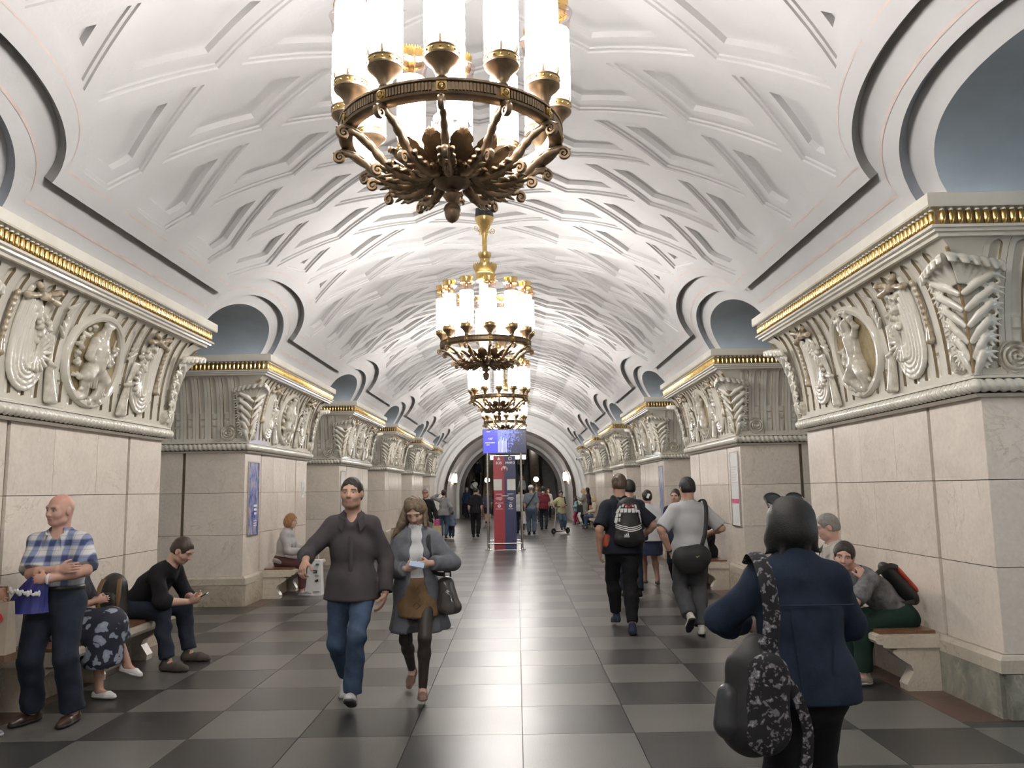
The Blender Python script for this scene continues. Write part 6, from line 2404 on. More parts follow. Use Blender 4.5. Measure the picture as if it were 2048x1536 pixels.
blob(None, bp, 'shell', [cone((1.615, 9.45, 1.13), (1.62, 9.47, 1.40), .165, .135, n=A3(0, 1, 0), fl=.62), cone((1.50, 9.44, 1.06), (1.73, 9.44, 1.06), .07, .07)], M_BPB, .011, .03, .003)
def on_pack(x, z, off=.0):
    """front of the pack (towards the camera)"""
    r = .165 + (.135 - .165) * min(1, max(0, (z - .16) / .27))
    dy = .62 * sqrt(max(.0, r * r - x * x))
    return (x, -.0 + .035 - dy - .008 - off, z)
gm = MB()
rr = random.Random(4)
blocks = [(-.095, .435, .010, .034, .012), (-.062, .452, .010, .034, .010), (.0 + .045, .452, .010, .034, -.004), (.078, .440, .013, .040, -.006), (-.028, .450, .009, .026, .006),
          (-.115, .385, .014, .050, .016), (-.078, .392, .017, .046, .008), (-.038, .392, .018, .046, .006), (.006, .390, .018, .046, .004), (.048, .388, .018, .050, -.004), (.086, .390, .014, .048, -.006), (.118, .372, .014, .046, -.012),
          (-.128, .335, .013, .046, .010), (-.100, .345, .010, .036, .006), (.126, .322, .010, .046, -.008), (-.140, .275, .015, .056, .008), (-.108, .290, .009, .040, .004), (.138, .272, .010, .050, -.006)]
for (x0, z_, wq, h, sl_) in blocks:
    V = [on_pack(x0 - wq - sl_, z_, .003), on_pack(x0 + wq - sl_, z_, .003), on_pack(x0 + wq + sl_ * .3, z_ + h, .003), on_pack(x0 - wq + sl_ * .3, z_ + h, .003)]
    gm.add(V, [(0, 1, 2, 3)])
link('white_graphic', gm.mesh('graphic', M_WHITE, 0), bp, kind='stuff')
for i in range(3):
    st_ = MB()
    P = []
    for j in range(19):
        x = -.155 + .31 * j / 18
        z0 = .250 - .021 * i - .034 * (1 - (x / .15) ** 2) + (.008 if x < -.03 else 0)
        P += [on_pack(x * .98, z0, .004), on_pack(x * .98, z0 + .011, .004)]
    link('white_stripe', MB().grid(P, 19, 2).mesh('stripe', M_WHITE, 0), bp)
rv = MB()
P = []
for j in range(13):
    x = -.055 + .11 * j / 12
    z0 = .480 - .040 * (1 - abs(x) / .055)
    P += [on_pack(x, z0, .006), on_pack(x, z0 + .016, .006)]
link('red_trim', MB().grid(P, 13, 2).mesh('red', mat('red_piping', (.55, .06, .05), .5), 0), bp)
for i in range(3):
    h = .014 + .010 * i
    V = [on_pack(-.060 + .018 * i, .128, .006), on_pack(-.046 + .018 * i, .128, .006), on_pack(-.052 + .018 * i, .128 + h, .006), on_pack(-.064 + .018 * i, .128 + h * 1.15, .006)]
    link('logo_bar', MB().add(V, [(0, 1, 2, 3)]).mesh('bar', M_WHITE, 0), bp)
link('logo_name', MB().add([on_pack(-.068, .114, .006), on_pack(-.004, .114, .006), on_pack(-.004, .123, .006), on_pack(-.068, .123, .006)], [(0, 1, 2, 3)]).mesh('name', M_WHITE, 0), bp)
for sg in (1, -1):
    strap(None, bp, [tuple(A3(1.62 + sg * .09, 9.54, 1.47) - A3(*bp.location)), tuple(A3(1.60 + sg * .13, 9.69, 1.535) - A3(*bp.location)), tuple(A3(1.58 + sg * .14, 9.82, 1.44) - A3(*bp.location)), tuple(A3(1.58 + sg * .16, 9.80, 1.22) - A3(*bp.location))], M_STRAP, .026, 'shoulder_strap')
pc = thing('pouch', 'orange red pouch hanging at the left hip of the backpack man', 'bag', (1.375, 9.58, .955))
blob(None, pc, 'pouch_body', [cone((1.375, 9.58, 1.00), (1.375, 9.58, 1.07), .052, .046, n=A3(0, 1, 0), fl=.7)], mat('orange_red_nylon', (.38, .06, .03), .5, var=.3), .009, .02, .005)

# --- man in the light grey T-shirt with a black shoulder bag
F = pose((2.32, 9.36), 88, H=1.765, g=1.04, pel=(2.30, 9.40, .925), lean=1, head=(6, 14, 0),
         feet={'L': (2.215, 9.16, .225), 'R': (2.36, 9.28, .09)}, toes={'L': (6, 42), 'R': (-10, 0)}, knees={'L': (-.1, 1, 0)},
         hands={'L': (2.065, 9.40, .925), 'R': (2.58, 9.62, 1.10)}, elb={'R': (.8, -.7, -.4), 'L': (-.8, -.4, 0)}, curl={'L': 36, 'R': 50})
P10 = who('man in a light grey T-shirt with a black shoulder bag, seen from behind', F, 'people walking in the hall')
body(F, P10, (.50, .30, .22), (.02, .015, .012), 0)
top(F, P10, cloth('light_grey_tshirt', (.46, .47, .49), .08), 'tshirt', .46, -.10, .024, .0135, flare=.016, noise=.006, seed=31)
trousers(F, P10, cloth('dark_grey_trousers', (.075, .078, .085), .12), 'trousers', .024, .98, .022, .0135, .006, 32)
shoes(F, P10, M_WHS, M_RUBK, 0, 'trainer')
hair(F, P10, M_HAIRK, 'crop', 0, vol=.75)
link('watch', MB().tube([tuple(F.wr['L'] + (F.hn['L'] * cos(a) + np.cross(F.hn['L'], F.hd['L']) * sin(a)) * .031 - F.root) for a in np.linspace(0, 2 * pi, 14)], .011, 6).mesh('w', M_BRSH, 60), P10)
bg = thing('shoulder_bag', 'black shoulder bag with a small tick logo on the light grey T-shirt man', 'bag', (2.255, 9.18, .68))
blob(None, bg, 'shell', [cone((2.18, 9.18, .85), (2.35, 9.18, .87), .135, .135, n=A3(0, 1, 0), fl=.55), cone((2.20, 9.18, .78), (2.32, 9.18, .78), .10, .10, n=A3(0, 1, 0), fl=.6)], M_BPB, .011, .03, .004)
strap(None, bg, [(.125, -.02, .31), (.17, -.01, .45), (.20, .03, .62), (.215, .10, .76), (.20, .19, .815), (.15, .28, .76)], M_STRAP, .024, 'shoulder_strap')
tk = [(-.022, .008), (-.008, -.012), (.03, .016), (-.006, .0), (-.016, .006)]
link('tick_logo', MB().add([(.06 + a, -.088, .195 + b) for a, b in tk], [(0, 1, 2, 3, 4)]).mesh('tick', mat('yellow_green_print', (.55, .65, .15), .5), 0), bg)

# --- woman in the white top, further on
F = pose((2.55, 13.9), 95, H=1.60, sex='f', g=1.28, pel=(2.55, 13.9, .84), head=(6, 0, 0), feet={'R': (2.68, 13.95, .09), 'L': (2.50, 14.15, .09)}, hands={'L': (2.30, 14.05, .85)})
P9 = who('woman in a white top and navy skirt, hair pinned up, seen from behind', F, 'people walking in the hall')
body(F, P9, (.46, .27, .20), (.02, .015, .012), 1)
top(F, P9, cloth('white_linen_top', (.60, .61, .63), .06), 'top', .5, -.10, .03, .016, flare=.02, noise=.008, seed=33, hemr=.02)
garment(F, P9, 'skirt', [torso_prims(F, .02)[-1], cone(F.P, F.P + A3(0, 0, -.34), .19 * 1.2, .20 * 1.15, n=F.tf, fl=.75, cutb=True)], cloth('navy_skirt', (.040, .048, .095), .1), .016, .04, .004)
shoes(F, P9, mat('brown_sandal', (.14, .07, .045), .5), M_RUBK, 1, 'sandal', flat=True)
hair(F, P9, M_HAIRK, 'bun', 1)
link('hair_clip', MB().box(-.02, .02, -.012, .012, -.04, .04).mesh('clip', M_WHITE, 0), P9, tuple(F.hc - F.root + A3(0, -.155, .02)), (0, .4, 0))

# --- woman seated on the second right bench
F = pose((3.52, 13.75), 180, H=1.66, sex='f', pel=(3.50, 13.75, .555), lean=0, head=(5, -25, 0), feet={'L': (3.10, 13.65, .09), 'R': (3.08, 13.88, .09)},
         knees={'L': (-.5, 0, 1), 'R': (-.5, 0, 1)}, hands={'L': (3.2, 13.66, .66), 'R': (3.2, 13.84, .66)})
P11 = who('woman with long dark hair in black on the second right bench', F)
body(F, P11, (.55, .35, .27), (.03, .02, .015), 1)
top(F, P11, M_BLKC, 'dress', .96, -.04, .028, .015)
garment(F, P11, 'skirt', [torso_prims(F, .03)[-1], cone(F.P, (F.kn['L'] + F.kn['R']) / 2, .17, .15), cone((F.kn['L'] + F.kn['R']) / 2, A3(3.12, 13.75, .2), .14, .16, cutb=True)], M_BLKC, .016, .04, .004)
shoes(F, P11, M_BLKC, M_RUBK, 1)
hair(F, P11, mat('dark_auburn_hair', (.035, .018, .012), .4, var=.3, scale=40), 'long', 1)

# --- woman in the denim jacket, closest to the camera
F = pose((1.515, 3.50), 90, H=1.585, sex='f', g=1.06, pel=(1.515, 3.50, .84), lean=3, head=(8, 0, 0), sw=.086,
         hands={'L': (1.36, 3.78, 1.02), 'R': (1.62, 3.80, .98)}, elb={'L': (-1, -.25, -.35), 'R': (1, -.25, -.35)}, feet={'L': (1.43, 3.42, .085), 'R': (1.60, 3.60, .085)}, curl={'L': 45, 'R': 45})
P12 = who('woman in a navy denim jacket with short black hair, nearest the camera on the right', F)
body(F, P12, (.46, .29, .21), (.012, .01, .01), 1)
M_DJ = cloth('navy_denim_jacket', (.020, .030, .052), .3, 6, bump=.15, bscale=160)
top(F, P12, M_DJ, 'denim_jacket', .97, -.075, .038, .0105, flare=.006, noise=.010, seed=41, neck=.064, hemr=.0, sd=.030)
jc = collar(F, P12, M_DJ, r=.062, h=.03, spread=.02)
trousers(F, P12, M_BLKC, 'trousers', .020, .97, .01, .0125, .005, 42)
shoes(F, P12, M_BLKC, M_RUBK, 1)
c_ = F.hc
blob(F, P12, 'hair', [ell(c_ + A3(0, -.012, .03), A3(.104, .112, .100)), ell(c_ + A3(.0, -.035, -.02), A3(.108, .095, .082)), ell(c_ + A3(.062, -.02, -.06), A3(.048, .06, .055)), ell(c_ + A3(-.066, -.02, -.06), A3(.05, .06, .055)),
     cone(c_ + A3(-.08, -.03, -.08), c_ + A3(-.125, -.035, -.115), .024, .006), cone(c_ + A3(.075, -.03, -.08), c_ + A3(.115, -.03, -.11), .024, .006), cone(c_ + A3(-.05, -.07, -.08), c_ + A3(-.075, -.085, -.128), .022, .006), cone(c_ + A3(.03, -.08, -.09), c_ + A3(.04, -.095, -.135), .022, .006),
     cone(c_ + A3(0, .10, -.03), c_ + A3(0, .09, -.2), .07, .07, op='sub')], M_HAIRK, .007, .02, .005)
# jacket seams
for zz, wd in ((1.165, .17),):
    strap(F, P12, [tuple(A3(1.515 + x, 3.355 - .008 * (1 - (x / wd) ** 2), zz) ) for x in np.linspace(-wd, wd, 7)], M_DJ, .006, 'yoke_seam', .6)
for sg in (1, -1):
    strap(F, P12, [(1.515 + sg * .085, 3.355, 1.15), (1.515 + sg * .072, 3.345, .98), (1.515 + sg * .06, 3.34, .80)], M_DJ, .005, 'back_seam', .6)
sg_ = thing('sunglasses', 'black sunglasses pushed up on the hair of the woman in denim', 'sunglasses', tuple(F.hc + A3(0, .04, .104)))
M_LENS = mat('dark_grey_lens', (.05, .055, .065), .12, var=.05)
for sx in (-1, 1):
    pts_ = [(sx * .048 + .036 * cos(a), .022 + .01 * sin(a), .018 + .022 * sin(a)) for a in np.linspace(0, 2 * pi, 18)]
    link('frame', MB().tube(pts_, .004, 5).mesh('fr', M_BLACK, 60), sg_)
    link('lens', MB().add(pts_[:-1], [tuple(range(17))]).mesh('ln', M_LENS, 0), sg_)
    link('temple', MB().tube([(sx * .084, .02, .02), (sx * .092, -.06, -.02)], .004, 5).mesh('tp', M_BLACK, 60), sg_)
link('bridge', MB().tube([(-.014, .022, .022), (.014, .022, .022)], .004, 5).mesh('br', M_BLACK, 60), sg_)
bp = thing('backpack', 'black floral fabric backpack slung from the shoulder of the denim jacket woman', 'bag', (1.27, 3.28, .60))
M_FLB = floral('black_white_floral_fabric', (.010, .010, .012), (.60, .60, .62), (.17, .16, .18), 30, .34, .42)
blob(None, bp, 'shell', [cone((1.235, 3.30, .735), (1.265, 3.31, .93), .128, .105, n=A3(.2, 1, 0), fl=.85), cone((1.24, 3.31, .93), (1.28, 3.33, 1.0), .09, .06, n=A3(0, 1, 0), fl=.7)], M_BPB, .009, .03, .005)
blob(None, bp, 'floral_panel', [cone((1.27, 3.215, .72), (1.29, 3.225, .93), .088, .078, n=A3(0, 1, 0), fl=.5), cone((1.29, 3.24, .93), (1.305, 3.28, 1.02), .07, .04, n=A3(0, 1, 0), fl=.5)], M_FLB, .008, .02, .005)
blob(None, bp, 'side_pocket', [cone((1.135, 3.27, .735), (1.145, 3.28, .84), .055, .045)], mat('dark_grey_nylon', (.03, .032, .035), .4, var=.2), .008, .02, .004)
strap(None, bp, [(.035, -.02, .40), (.055, -.015, .53), (.05, .0, .66), (.045, .06, .745), (.05, .16, .765), (.06, .27, .72)], M_FLB, .034, 'shoulder_strap', .3)
strap(None, bp, [(.06, -.05, .33), (.12, -.05, .25), (.16, -.04, .12), (.155, -.03, .0), (.14, -.03, -.03)], M_FLB, .022, 'loose_strap', .3)

# --- older man in a pale shirt on the right bench
F = pose((3.44, 7.92), 180, H=1.72, pel=(3.42, 7.92, .56), lean=6, head=(14, -10, 0), feet={'L': (2.98, 7.82, .09), 'R': (2.98, 8.06, .09)}, knees={'L': (-.5, 0, 1), 'R': (-.5, 0, 1)},
         hands={'L': (3.06, 7.82, .68), 'R': (3.06, 8.0, .68)})
P13 = who('grey-haired man in a pale shirt on the nearest right bench', F)
body(F, P13, (.55, .34, .27), (.2, .19, .18), 1)
M_PSH = cloth('pale_cream_shirt', (.47, .44, .40), .06)
top(F, P13, M_PSH, 'shirt', .95, -.06, .024, .014, noise=.006)
collar(F, P13, M_PSH)
trousers(F, P13, cloth('grey_trousers', (.12, .12, .12), .1), 'trousers', .018)
shoes(F, P13, M_BRSH, M_RUBK, 1)
hair(F, P13, M_HAIRG, 'short', 1, vol=.7)

# --- boy resting his chin on his hand
F = pose((3.54, 7.03), 180, H=1.62, g=.95, pel=(3.54, 7.03, .545), lean=43, head=(6, 66, -8), neck=.118,
         feet={'L': (3.16, 6.90, .09), 'R': (3.14, 7.16, .09)}, knees={'L': (-.5, -.05, 1), 'R': (-.5, .05, 1)},
         hands={'L': (3.20, 6.90, .85), 'R': (3.14, 7.10, .70)}, elb={'L': (.6, -.6, -1), 'R': (.3, .6, -1)}, hdir={'L': (-.1, .1, 1)}, curl={'L': 80}, palm={'L': (-.2, .9, 0)})
P14 = who('boy in a grey T-shirt resting his chin on his fist on the nearest right bench', F)
body(F, P14, (.57, .35, .275), (.04, .026, .018), 0)
M_GT = cloth('mottled_grey_tshirt', (.155, .155, .16), .5, 14)
top(F, P14, M_GT, 'tshirt', .45, -.05, .024, .0135, flare=.018, noise=.006, seed=51)
trousers(F, P14, cloth('dark_green_trousers', (.013, .032, .024), .15), 'trousers', .022, .97, .012, .0135)
shoes(F, P14, mat('beige_trainer', (.27, .24, .20), .6, var=.15), M_RUBW, 0, 'trainer')
hair(F, P14, M_HAIRB, 'short', 0, vol=1.0)
bp = thing('backpack', 'black and orange backpack on the back of the boy', 'bag', (3.62, 7.03, .60))
blob(None, bp, 'shell', [cone((3.62, 7.03, .72), (3.475, 7.03, .90), .115, .10, n=A3(.75, 0, .6), fl=.55)], M_BPB, .011, .03, .003)
blob(None, bp, 'orange_panel', [cone((3.665, 7.00, .77), (3.55, 7.00, .915), .05, .045, n=A3(.75, 0, .6), fl=.45)], mat('orange_red_panel', (.45, .06, .03), .5), .010, .02)
strap(None, bp, [(-.09, -.06, .34), (-.19, -.12, .36), (-.31, -.14, .29), (-.32, -.14, .20), (-.16, -.13, .06), (.01, -.10, .06)], M_STRAP, .022, 'shoulder_strap', .35)
# ------------------------------------------------------------------ people further down the hall
def far(label, x, y, face, H, sex, cm, tm, hm, style='short', g=1.0, stride=.0, sleeve=.46, hem=-.09, skin=(.50, .31, .23), shoe=None, lean=1, head=(0, 0, 0), z=0.0, lod=2, bottom='trousers', **kw):
    f = A3(cos(radians(face)), sin(radians(face)), 0)
    l = np.cross(ZUP, f)
    r = A3(x, y, z)
    k = H / 1.75
    if 'feet' not in kw:
        kw['feet'] = {'L': tuple(r + l * .085 * k + f * stride + A3(0, 0, .09 * k)), 'R': tuple(r - l * .085 * k - f * stride + A3(0, 0, (.09 + .25 * stride) * k))}
        kw['toes'] = {'L': (5, 0), 'R': (-5, 60 * stride)}
    F = pose((x, y, z), face, H=H, sex=sex, g=g, lean=lean, head=head, **kw)
    t = who(label, F, 'people further down the hall')
    body(F, t, skin, (.05, .035, .025), lod)
    top(F, t, tm, 'top', sleeve, hem, .024, .019, flare=.014, noise=.006)
    if bottom == 'skirt':
        garment(F, t, 'skirt', [torso_prims(F, .02)[-1], cone(F.P, F.P + A3(0, 0, -.40 * k), .18 * k * g, .20 * k * g, n=F.tf, fl=.75, cutb=True)], cm, .02, .04, .004)
    else:
        trousers(F, t, cm, 'trousers', .018, .97 if bottom == 'trousers' else .46, .012, .019)
    shoes(F, t, shoe or M_BLKC, None, 2)
    if style:
        hair(F, t, hm, style, 2)
    return t, F
C_ = cloth
t, F = far('man in glasses and a black jacket with a pink bag, left side', -2.12, 21.8, -85, 1.70, 'm', C_('grey_trousers_far', (.16, .16, .165)), M_BLKC, M_HAIRG, 'short', sleeve=.97, hem=-.12, lod=1, hands={'L': (-1.80, 21.65, .86)})
link('glasses', MB().box(-.07, .07, -.015, 0, -.014, .014).mesh('g', mat('pinkish_glasses', (.3, .06, .06), .2), 0), t, tuple(F.hc - F.root + A3(0, -.10, .004)))
bg = thing('carrier_bag', 'pink and yellow carrier bag of the man in the black jacket', 'bag', (-1.80, 21.62, .36))
link('sack', MB().box(-.13, .13, -.07, .07, 0, .36).warp(lambda x, y, z: (x * (1 - .5 * z), y, z)).mesh('s', mat('pale_yellow_bag', (.45, .38, .2), .5), 20), bg)
link('handle', MB().box(-.07, .07, -.05, .05, .34, .52).mesh('h', mat('pink_scarf', (.42, .05, .2), .6), 20), bg)
t, F = far('woman in a grey jumper and jeans holding her hair, far left', -2.19, 27.9, 88, 1.66, 'f', M_JEANS, C_('grey_jumper_far', (.21, .215, .225)), M_HAIRB, 'bun', sleeve=.97, stride=.05, hands={'L': (-2.36, 27.88, 1.50), 'R': (-1.96, 27.9, .86)}, elb={'L': (-1, -.2, .3)})
t, F = far('small child in a denim jacket beside the grey jumper woman', -1.94, 28.1, 95, .95, 'f', M_DARKJ, C_('light_denim_far', (.10, .13, .185)), M_HAIRK, 'bob', stride=.1, sleeve=.97)
far('man in a black T-shirt and trousers walking away left of the stand', -1.12, 28.2, 88, 1.74, 'm', M_BLKC, M_BLKC, M_HAIRK, 'crop', stride=.16)
t, F = far('white-haired man in a blue jacket near the left escalator', -2.66, 48.4, 85, 1.78, 'm', M_DARKJ, C_('blue_jacket_far', (.03, .05, .12)), mat('white_hair', (.6, .58, .54), .5), 'short', sleeve=.97, hem=-.14)
far('person in a long black coat near the left escalator', -2.18, 48.3, 92, 1.66, 'f', M_BLKC, M_BLKC, M_HAIRK, 'bob', sleeve=.97, hem=-.3, bottom='skirt')
far('blond woman in beige near the left escalator', -1.95, 46.6, 80, 1.66, 'f', C_('beige_far', (.33, .27, .2)), C_('pale_top_far', (.42, .37, .31)), M_HAIRL, 'long', sleeve=.97)
far('person in a dark blue shirt and shorts, just left of the stand', -1.12, 39.5, 88, 1.62, 'm', C_('navy_shorts_far', (.03, .035, .06)), C_('slate_shirt_far', (.05, .055, .075)), M_HAIRB, 'crop', stride=.14, bottom='shorts')
far('person in a white top mostly hidden behind the stand', -.30, 31.5, 90, 1.66, 'f', C_('grey_trousers_far', (.16, .16, .165)), C_('white_top_far', (.55, .55, .55)), M_HAIRM, 'bob', stride=.1)
far('person in white and navy carrying a white bag, hidden by the stand', .42, 30.2, 90, 1.72, 'm', M_DARKJ, C_('white_top_far', (.55, .55, .55)), M_HAIRB, 'crop', stride=.1)
bg = thing('carrier_bag', 'white plastic bag hanging just right of the stand', 'bag', (.60, 30.1, .38))
link('sack', MB().box(-.16, .16, -.08, .08, 0, .44).warp(lambda x, y, z: (x * (1 - 1.2 * z) + .02 * sin(z * 12), y * (1 - z), z)).mesh('s', M_WHITE, 20), bg)
link('handle', MB().tube([(-.05, 0, .43), (-.01, 0, .50), (.04, 0, .43)], .012, 6).mesh('h', M_WHITE, 60), bg)
blob(None, thing('shoulder_bag', 'dark blue bag at the right edge of the stand', 'bag', (.60, 30.12, .85)), 'pouch_body', [cone((.60, 30.12, .95), (.64, 30.12, 1.12), .15, .14, n=A3(0, 1, 0), fl=.6)], C_('navy_bag_far', (.02, .025, .05)), .02, .02)
t, F = far('stout man in a white cap and blue T-shirt walking away', .83, 29.2, 90, 1.78, 'm', C_('blue_jeans_far', (.085, .115, .17)), C_('blue_grey_tshirt_far', (.155, .185, .225)), M_HAIRG, 'short', g=1.16, stride=.06, hem=-.06)
c_ = F.hc
blob(F, t, 'cap', [ell(c_ + A3(0, -.01, .05), A3(.10, .115, .085))], M_WHITE, .012, .02, 0, [(c_ + A3(0, 0, .03), (0, 0, -1))])
strap(F, t, [(.98, 29.2, 1.50), (.90, 29.04, 1.36), (.72, 29.04, 1.10), (.64, 29.12, .98)], M_STRAP, .024, 'bag_strap')
t, F = far('man in a dark red T-shirt walking away', 1.38, 32.7, 88, 1.74, 'm', C_('dark_trousers_far', (.028, .03, .035)), C_('dark_red_tshirt_far', (.13, .022, .03)), M_HAIRK, 'crop', stride=.15)
far('woman in a white cardigan over black, facing the camera', 1.98, 43.4, -95, 1.64, 'f', M_BLKC, C_('white_cardigan_far', (.52, .5, .46)), M_HAIRM, 'bun', stride=.1, sleeve=.97, hem=-.3)
far('man in a green shirt facing the camera beside the red T-shirt man', 1.30, 40.5, -88, 1.80, 'm', M_JEANS, C_('green_grey_shirt_far', (.12, .15, .14)), M_HAIRM, 'crop')
far('woman in olive facing the camera behind the capped man', .55, 44.5, -90, 1.66, 'f', C_('olive_far', (.08, .08, .06)), C_('olive_top_far', (.14, .14, .11)), M_HAIRM, 'bun')
# boy on the kick scooter
t, F = far('boy in a pale yellow T-shirt riding a kick scooter', 1.93, 29.95, -80, 1.46, 'm', C_('blue_jeans_far', (.085, .115, .17)), C_('pale_yellow_tshirt_far', (.44, .42, .25)), M_HAIRK, 'crop', z=.09, head=(16, 0, 0), lod=1, hem=-.14,
           hands={'L': (1.98, 29.70, .98), 'R': (1.66, 29.72, .98)}, feet={'L': (2.05, 30.08, .20), 'R': (1.95, 29.96, .20)})
strap(F, t, [(2.06, 30.05, 1.30), (2.06, 29.95, 1.32), (2.08, 29.84, 1.15), (2.12, 29.9, 1.0)], M_STRAP, .025, 'backpack_strap')
sc_ = thing('kick_scooter', 'black kick scooter with a silver stem under the boy', 'scooter', (1.90, 29.9, 0), radians(131))
link('deck', MB().box(-.065, .065, -.30, .26, .085, .11).mesh('d', M_BLACK, 0), sc_)
for yy_ in (-.36, .36):
    w_ = link('wheel', MB().lathe([(.05, -.02), (.10, -.02), (.108, 0), (.10, .02), (.05, .02), (.05, -.02)], 20).warp(lambda x, y, z: (z, x, y + .108)).mesh('w', M_RUBK, 40), sc_, (0, yy_, 0))
    link('hub', MB().lathe([(0, -.015), (.045, -.015), (.045, .015), (0, .015)], 12).warp(lambda x, y, z: (z, x, y + .108)).mesh('hub', M_STEEL, 40), w_)
link('fork', MB().tube([(0, .26, .1), (0, .31, .2), (0, .36, .11)], .02, 6).mesh('f', M_BLACK, 60), sc_)
link('stem', MB().tube([(0, .31, .17), (0, .22, .98)], .018, 8).mesh('s', M_STEEL, 60), sc_)
link('handlebar', MB().tube([(-.22, .215, .985), (.22, .215, .985)], .016, 8).mesh('hb', M_BLACK, 60), sc_)
link('rear_fender', MB().box(-.03, .03, -.48, -.28, .21, .222).mesh('rf', M_BLACK, 0), sc_)
# right-hand side by the far bench
far('little girl in a teal top and pink trousers', 3.02, 37.0, 165, 1.27, 'f', C_('pink_trousers_far', (.42, .055, .12)), C_('teal_top_far', (.22, .36, .38)), M_HAIRB, 'bob', stride=.08, sleeve=.97, hands={'L': (2.85, 36.9, .80)})
t, F = far('blond woman in a long grey coat holding up her phone', 3.20, 34.9, 175, 1.63, 'f', M_BLKC, C_('grey_wool_coat_far', (.22, .215, .205)), M_HAIRL, 'long', sleeve=.97, hem=-.34, hands={'L': (2.92, 34.8, 1.22), 'R': (3.0, 35.0, .9)})
bg = thing('handbag', 'dark grey handbag of the woman in the grey coat', 'bag', (2.98, 34.75, .62))
link('body', MB().box(-.14, .14, -.06, .06, 0, .30).warp(lambda x, y, z: (x * (1 - .6 * z), y, z)).mesh('b', C_('charcoal_bag_far', (.035, .037, .04)), 20), bg)
link('handle', MB().tube([(-.06, 0, .29), (-.02, 0, .44), (.06, 0, .29)], .01, 6).mesh('h', M_BLACK, 60), bg)
far('person with dark hair standing against the far right pylon', 3.50, 36.3, 178, 1.66, 'f', M_BLKC, C_('dark_purple_far', (.045, .035, .05)), mat('dark_auburn_hair', (.05, .03, .02), .4), 'long', sleeve=.97)
t, F = far('person with fair hair seated by the paper bag on the far right bench', 3.46, 32.95, 180, 1.62, 'f', M_JEANS, C_('pale_top_far', (.42, .37, .31)), M_HAIRL, 'bob', pel=(3.46, 32.95, .555), feet={'L': (3.08, 32.85, .09), 'R': (3.08, 33.08, .09)}, knees={'L': (-.5, 0, 1), 'R': (-.5, 0, 1)}, hands={'L': (3.2, 32.8, .68), 'R': (3.2, 33.1, .68)}, sleeve=.97)
pb = thing('paper_bag', 'tall brown paper bag standing on the far right bench', 'bag', (3.44, 33.75, .468))
link('sack', MB().box(-.13, .13, -.10, .10, 0, .46).mesh('s', mat('brown_kraft_paper', (.36, .22, .11), .7, var=.08), 0), pb)
link('handle', MB().tube([(-.05, -.08, .45), (-.03, -.08, .52), (.03, -.08, .52), (.05, -.08, .45)], .007, 6).mesh('h', MATS['brown_kraft_paper'], 60), pb)
# between the two men and the second right bench
far('man in a dark blue shirt walking just ahead of the backpack man', 2.02, 12.3, 92, 1.76, 'm', M_DARKJ, C_('dark_blue_shirt_far', (.022, .035, .065)), M_HAIRK, 'crop', lod=1, stride=.1, sleeve=.97, head=(0, 30, 0))
far('short dark-haired woman hidden behind the woman in the white top', 2.34, 15.6, 92, 1.47, 'f', M_BLKC, M_BLKC, M_HAIRK, 'bob', lod=1, stride=.06)
far('person in dark clothes and black trainers facing the camera by the second right bench', 2.93, 13.35, -115, 1.60, 'm', M_BLKC, C_('navy_sweater_far', (.025, .03, .045)), M_HAIRB, 'short', lod=1, sleeve=.97, stride=.12, shoe=M_BLKC)
# riders on the escalators
far('rider with a white backpack on the far left escalator', -2.42, 52.35, 90, 1.66, 'm', M_BLKC, M_BLKC, M_HAIRK, 'crop', z=.80, sleeve=.97)
bp = thing('backpack', 'white backpack with a black stripe on an escalator rider', 'bag', (-2.42, 52.15, 1.72))
blob(None, bp, 'shell', [cone((-2.50, 52.15, 1.86), (-2.34, 52.15, 1.98), .18, .16, n=A3(0, 1, 0), fl=.6)], M_WHITE, .025, .02)
link('stripe', MB().box(-.03, .03, -.14, -.08, .0, .40).mesh('st', M_BLACK, 0), bp, (0.02, 0, 0), (0, -.6, 0))
far('dark rider higher on the far left escalator', -2.30, 54.3, 90, 1.72, 'm', M_BLKC, C_('navy_sweater_far', (.025, .03, .045)), M_HAIRB, 'crop', z=1.93, sleeve=.97)
far('pale-shirted rider high on the far left escalator', -2.50, 55.9, 90, 1.70, 'f', M_BLKC, C_('dim_grey_top_far', (.14, .14, .14)), M_HAIRM, 'bob', z=2.85)
t, F = far('rider in a white shirt with a brown backpack on the middle escalator', .62, 55.3, 90, 1.68, 'f', M_BLKC, C_('white_top_far', (.55, .55, .55)), M_HAIRB, 'bun', z=2.50, sleeve=.97)
blob(F, t, 'brown_backpack', [cone((.62, 55.1, 3.45), (.62, 55.1, 3.70), .14, .12, n=A3(0, 1, 0), fl=.6)], C_('brown_pack_far', (.14, .06, .04)), .025, .02)
far('rider in a white scarf and dark coat low on the middle escalator', .66, 52.3, -90, 1.66, 'f', M_BLKC, C_('white_top_far', (.55, .55, .55)), M_HAIRL, 'bob', z=.80, sleeve=.97)
# crumpled paper on the floor
lt = thing('litter', 'crumpled scrap of white paper on the floor behind the cardigan woman', 'litter', (-.40, 10.0, 0))
link('scrap', MB().grid([(.11 * i / 4 - .2 + .03 * sin(j), .05 * j - .05, .006 + .012 * abs(sin(i * 2.1 + j * 1.7))) for i in range(5) for j in range(3)], 5, 3).mesh('scrap', M_PAPER, 40), lt)
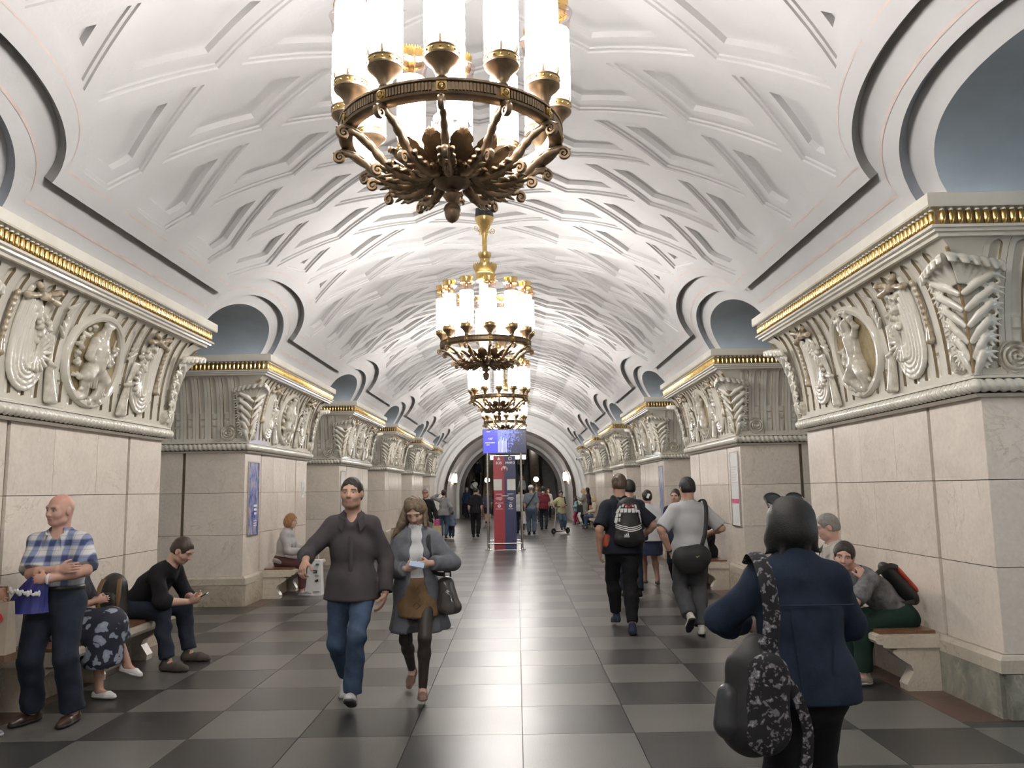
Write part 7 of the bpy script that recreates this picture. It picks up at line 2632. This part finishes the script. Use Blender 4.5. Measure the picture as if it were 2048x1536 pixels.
# ------------------------------------------------------------------ posters on the pylons
def poster_mat(name, cols, scale=5.0):
    m, nt, b = nodes_of(name)
    tc = nt.nodes.new('ShaderNodeTexCoord')
    n1 = N(nt, 'ShaderNodeTexNoise', Scale=scale, Detail=6.0, Roughness=.7)
    mp = N(nt, 'ShaderNodeMapping')
    mp.inputs['Scale'].default_value = (2.2, 2.2, .9)
    nt.links.new(tc.outputs['Object'], mp.inputs[0])
    nt.links.new(mp.outputs[0], n1.inputs['Vector'])
    st_ = [(.28 + .44 * i / (len(cols) - 1), c) for i, c in enumerate(cols)]
    r = ramp(nt, st_, n1.outputs['Fac'])
    nt.links.new(r.outputs[0], b.inputs['Base Color'])
    b.inputs['Roughness'].default_value = .2
    MATS[name] = m
    return m
def poster(side, y0, y1, z0, z1, m, label, extra=None):
    """framed sheet on the inner face of a pylon"""
    t = thing('poster', label, 'poster', (side * (XS - .004), (y0 + y1) / 2, z0), pi if side > 0 else 0)
    hw, hh = (y1 - y0) / 2, z1 - z0
    link('sheet', MB().box(0, .012, -hw, hw, 0, hh).mesh('sheet', m, 0), t)
    for a in ((-hw - .012, -hw, -.012, hh + .012), (hw, hw + .012, -.012, hh + .012), (-hw, hw, -.012, 0), (-hw, hw, hh, hh + .012)):
        link('frame_bar', MB().box(0, .02, a[0], a[1], a[2], a[3]).mesh('fb', M_STEEL, 0), t)
    return t
M_POSB = poster_mat('blue_city_poster', [(.02, .03, .16), (.05, .08, .32), (.22, .28, .55), (.55, .45, .5), (.6, .1, .1)])
n2 = cL(2) - PA
t = poster(-1, n2 + .16, n2 + .62, 1.02, 2.12, M_POSB, 'framed blue city poster on the second left pylon')
for k, (z, wd) in enumerate(((.42, .16), (.36, .13), (.30, .10), (.20, .14), (.165, .14), (.13, .14))):
    link('print_line', MB().box(.012, .0135, .10 - wd / 2, .10 + wd / 2, z, z + (.035 if k < 3 else .010)).mesh('pl', M_WHITE, 0), t)
n3 = cL(3) - PA
poster(-1, n3 + .12, n3 + .58, 1.02, 2.12, poster_mat('pale_poster', [(.5, .5, .6), (.7, .68, .68), (.45, .3, .35)]), 'framed pale poster on the third left pylon')
n2 = cR(2) - PA
t = poster(1, n2 + .12, n2 + .56, 1.03, 2.16, M_PAPER, 'framed notice with a pink band on the second right pylon')
link('pink_band', MB().box(.012, .014, -.21, .21, .34, .41).mesh('pb', mat('pink_print', (.62, .10, .22), .4), 0), t)
for i in range(7):
    link('print_line', MB().box(.012, .0135, -.17, .15 - .06 * (i % 3), .90 - .04 * i, .907 - .04 * i).mesh('pl', mat('pale_red_print', (.6, .38, .40), .5), 0), t)
n3 = cR(3) - PA
poster(1, n3 + .12, n3 + .58, 1.0, 2.12, poster_mat('blue_white_poster', [(.08, .12, .3), (.3, .38, .6), (.6, .65, .72)]), 'framed blue and white poster on the third right pylon')
for i in (2,):
    t = thing('notice', 'small white notice on the far part of the second left pylon', 'sign', (-(XS - .002), cL(2) + 1.52, 1.55))
    link('sheet', MB().box(0, .006, -.11, .11, 0, .30).mesh('s', M_PAPER, 0), t)
    link('arrow', MB().box(.006, .008, -.008, .008, .06, .2).mesh('a', M_BLACK, 0), t)
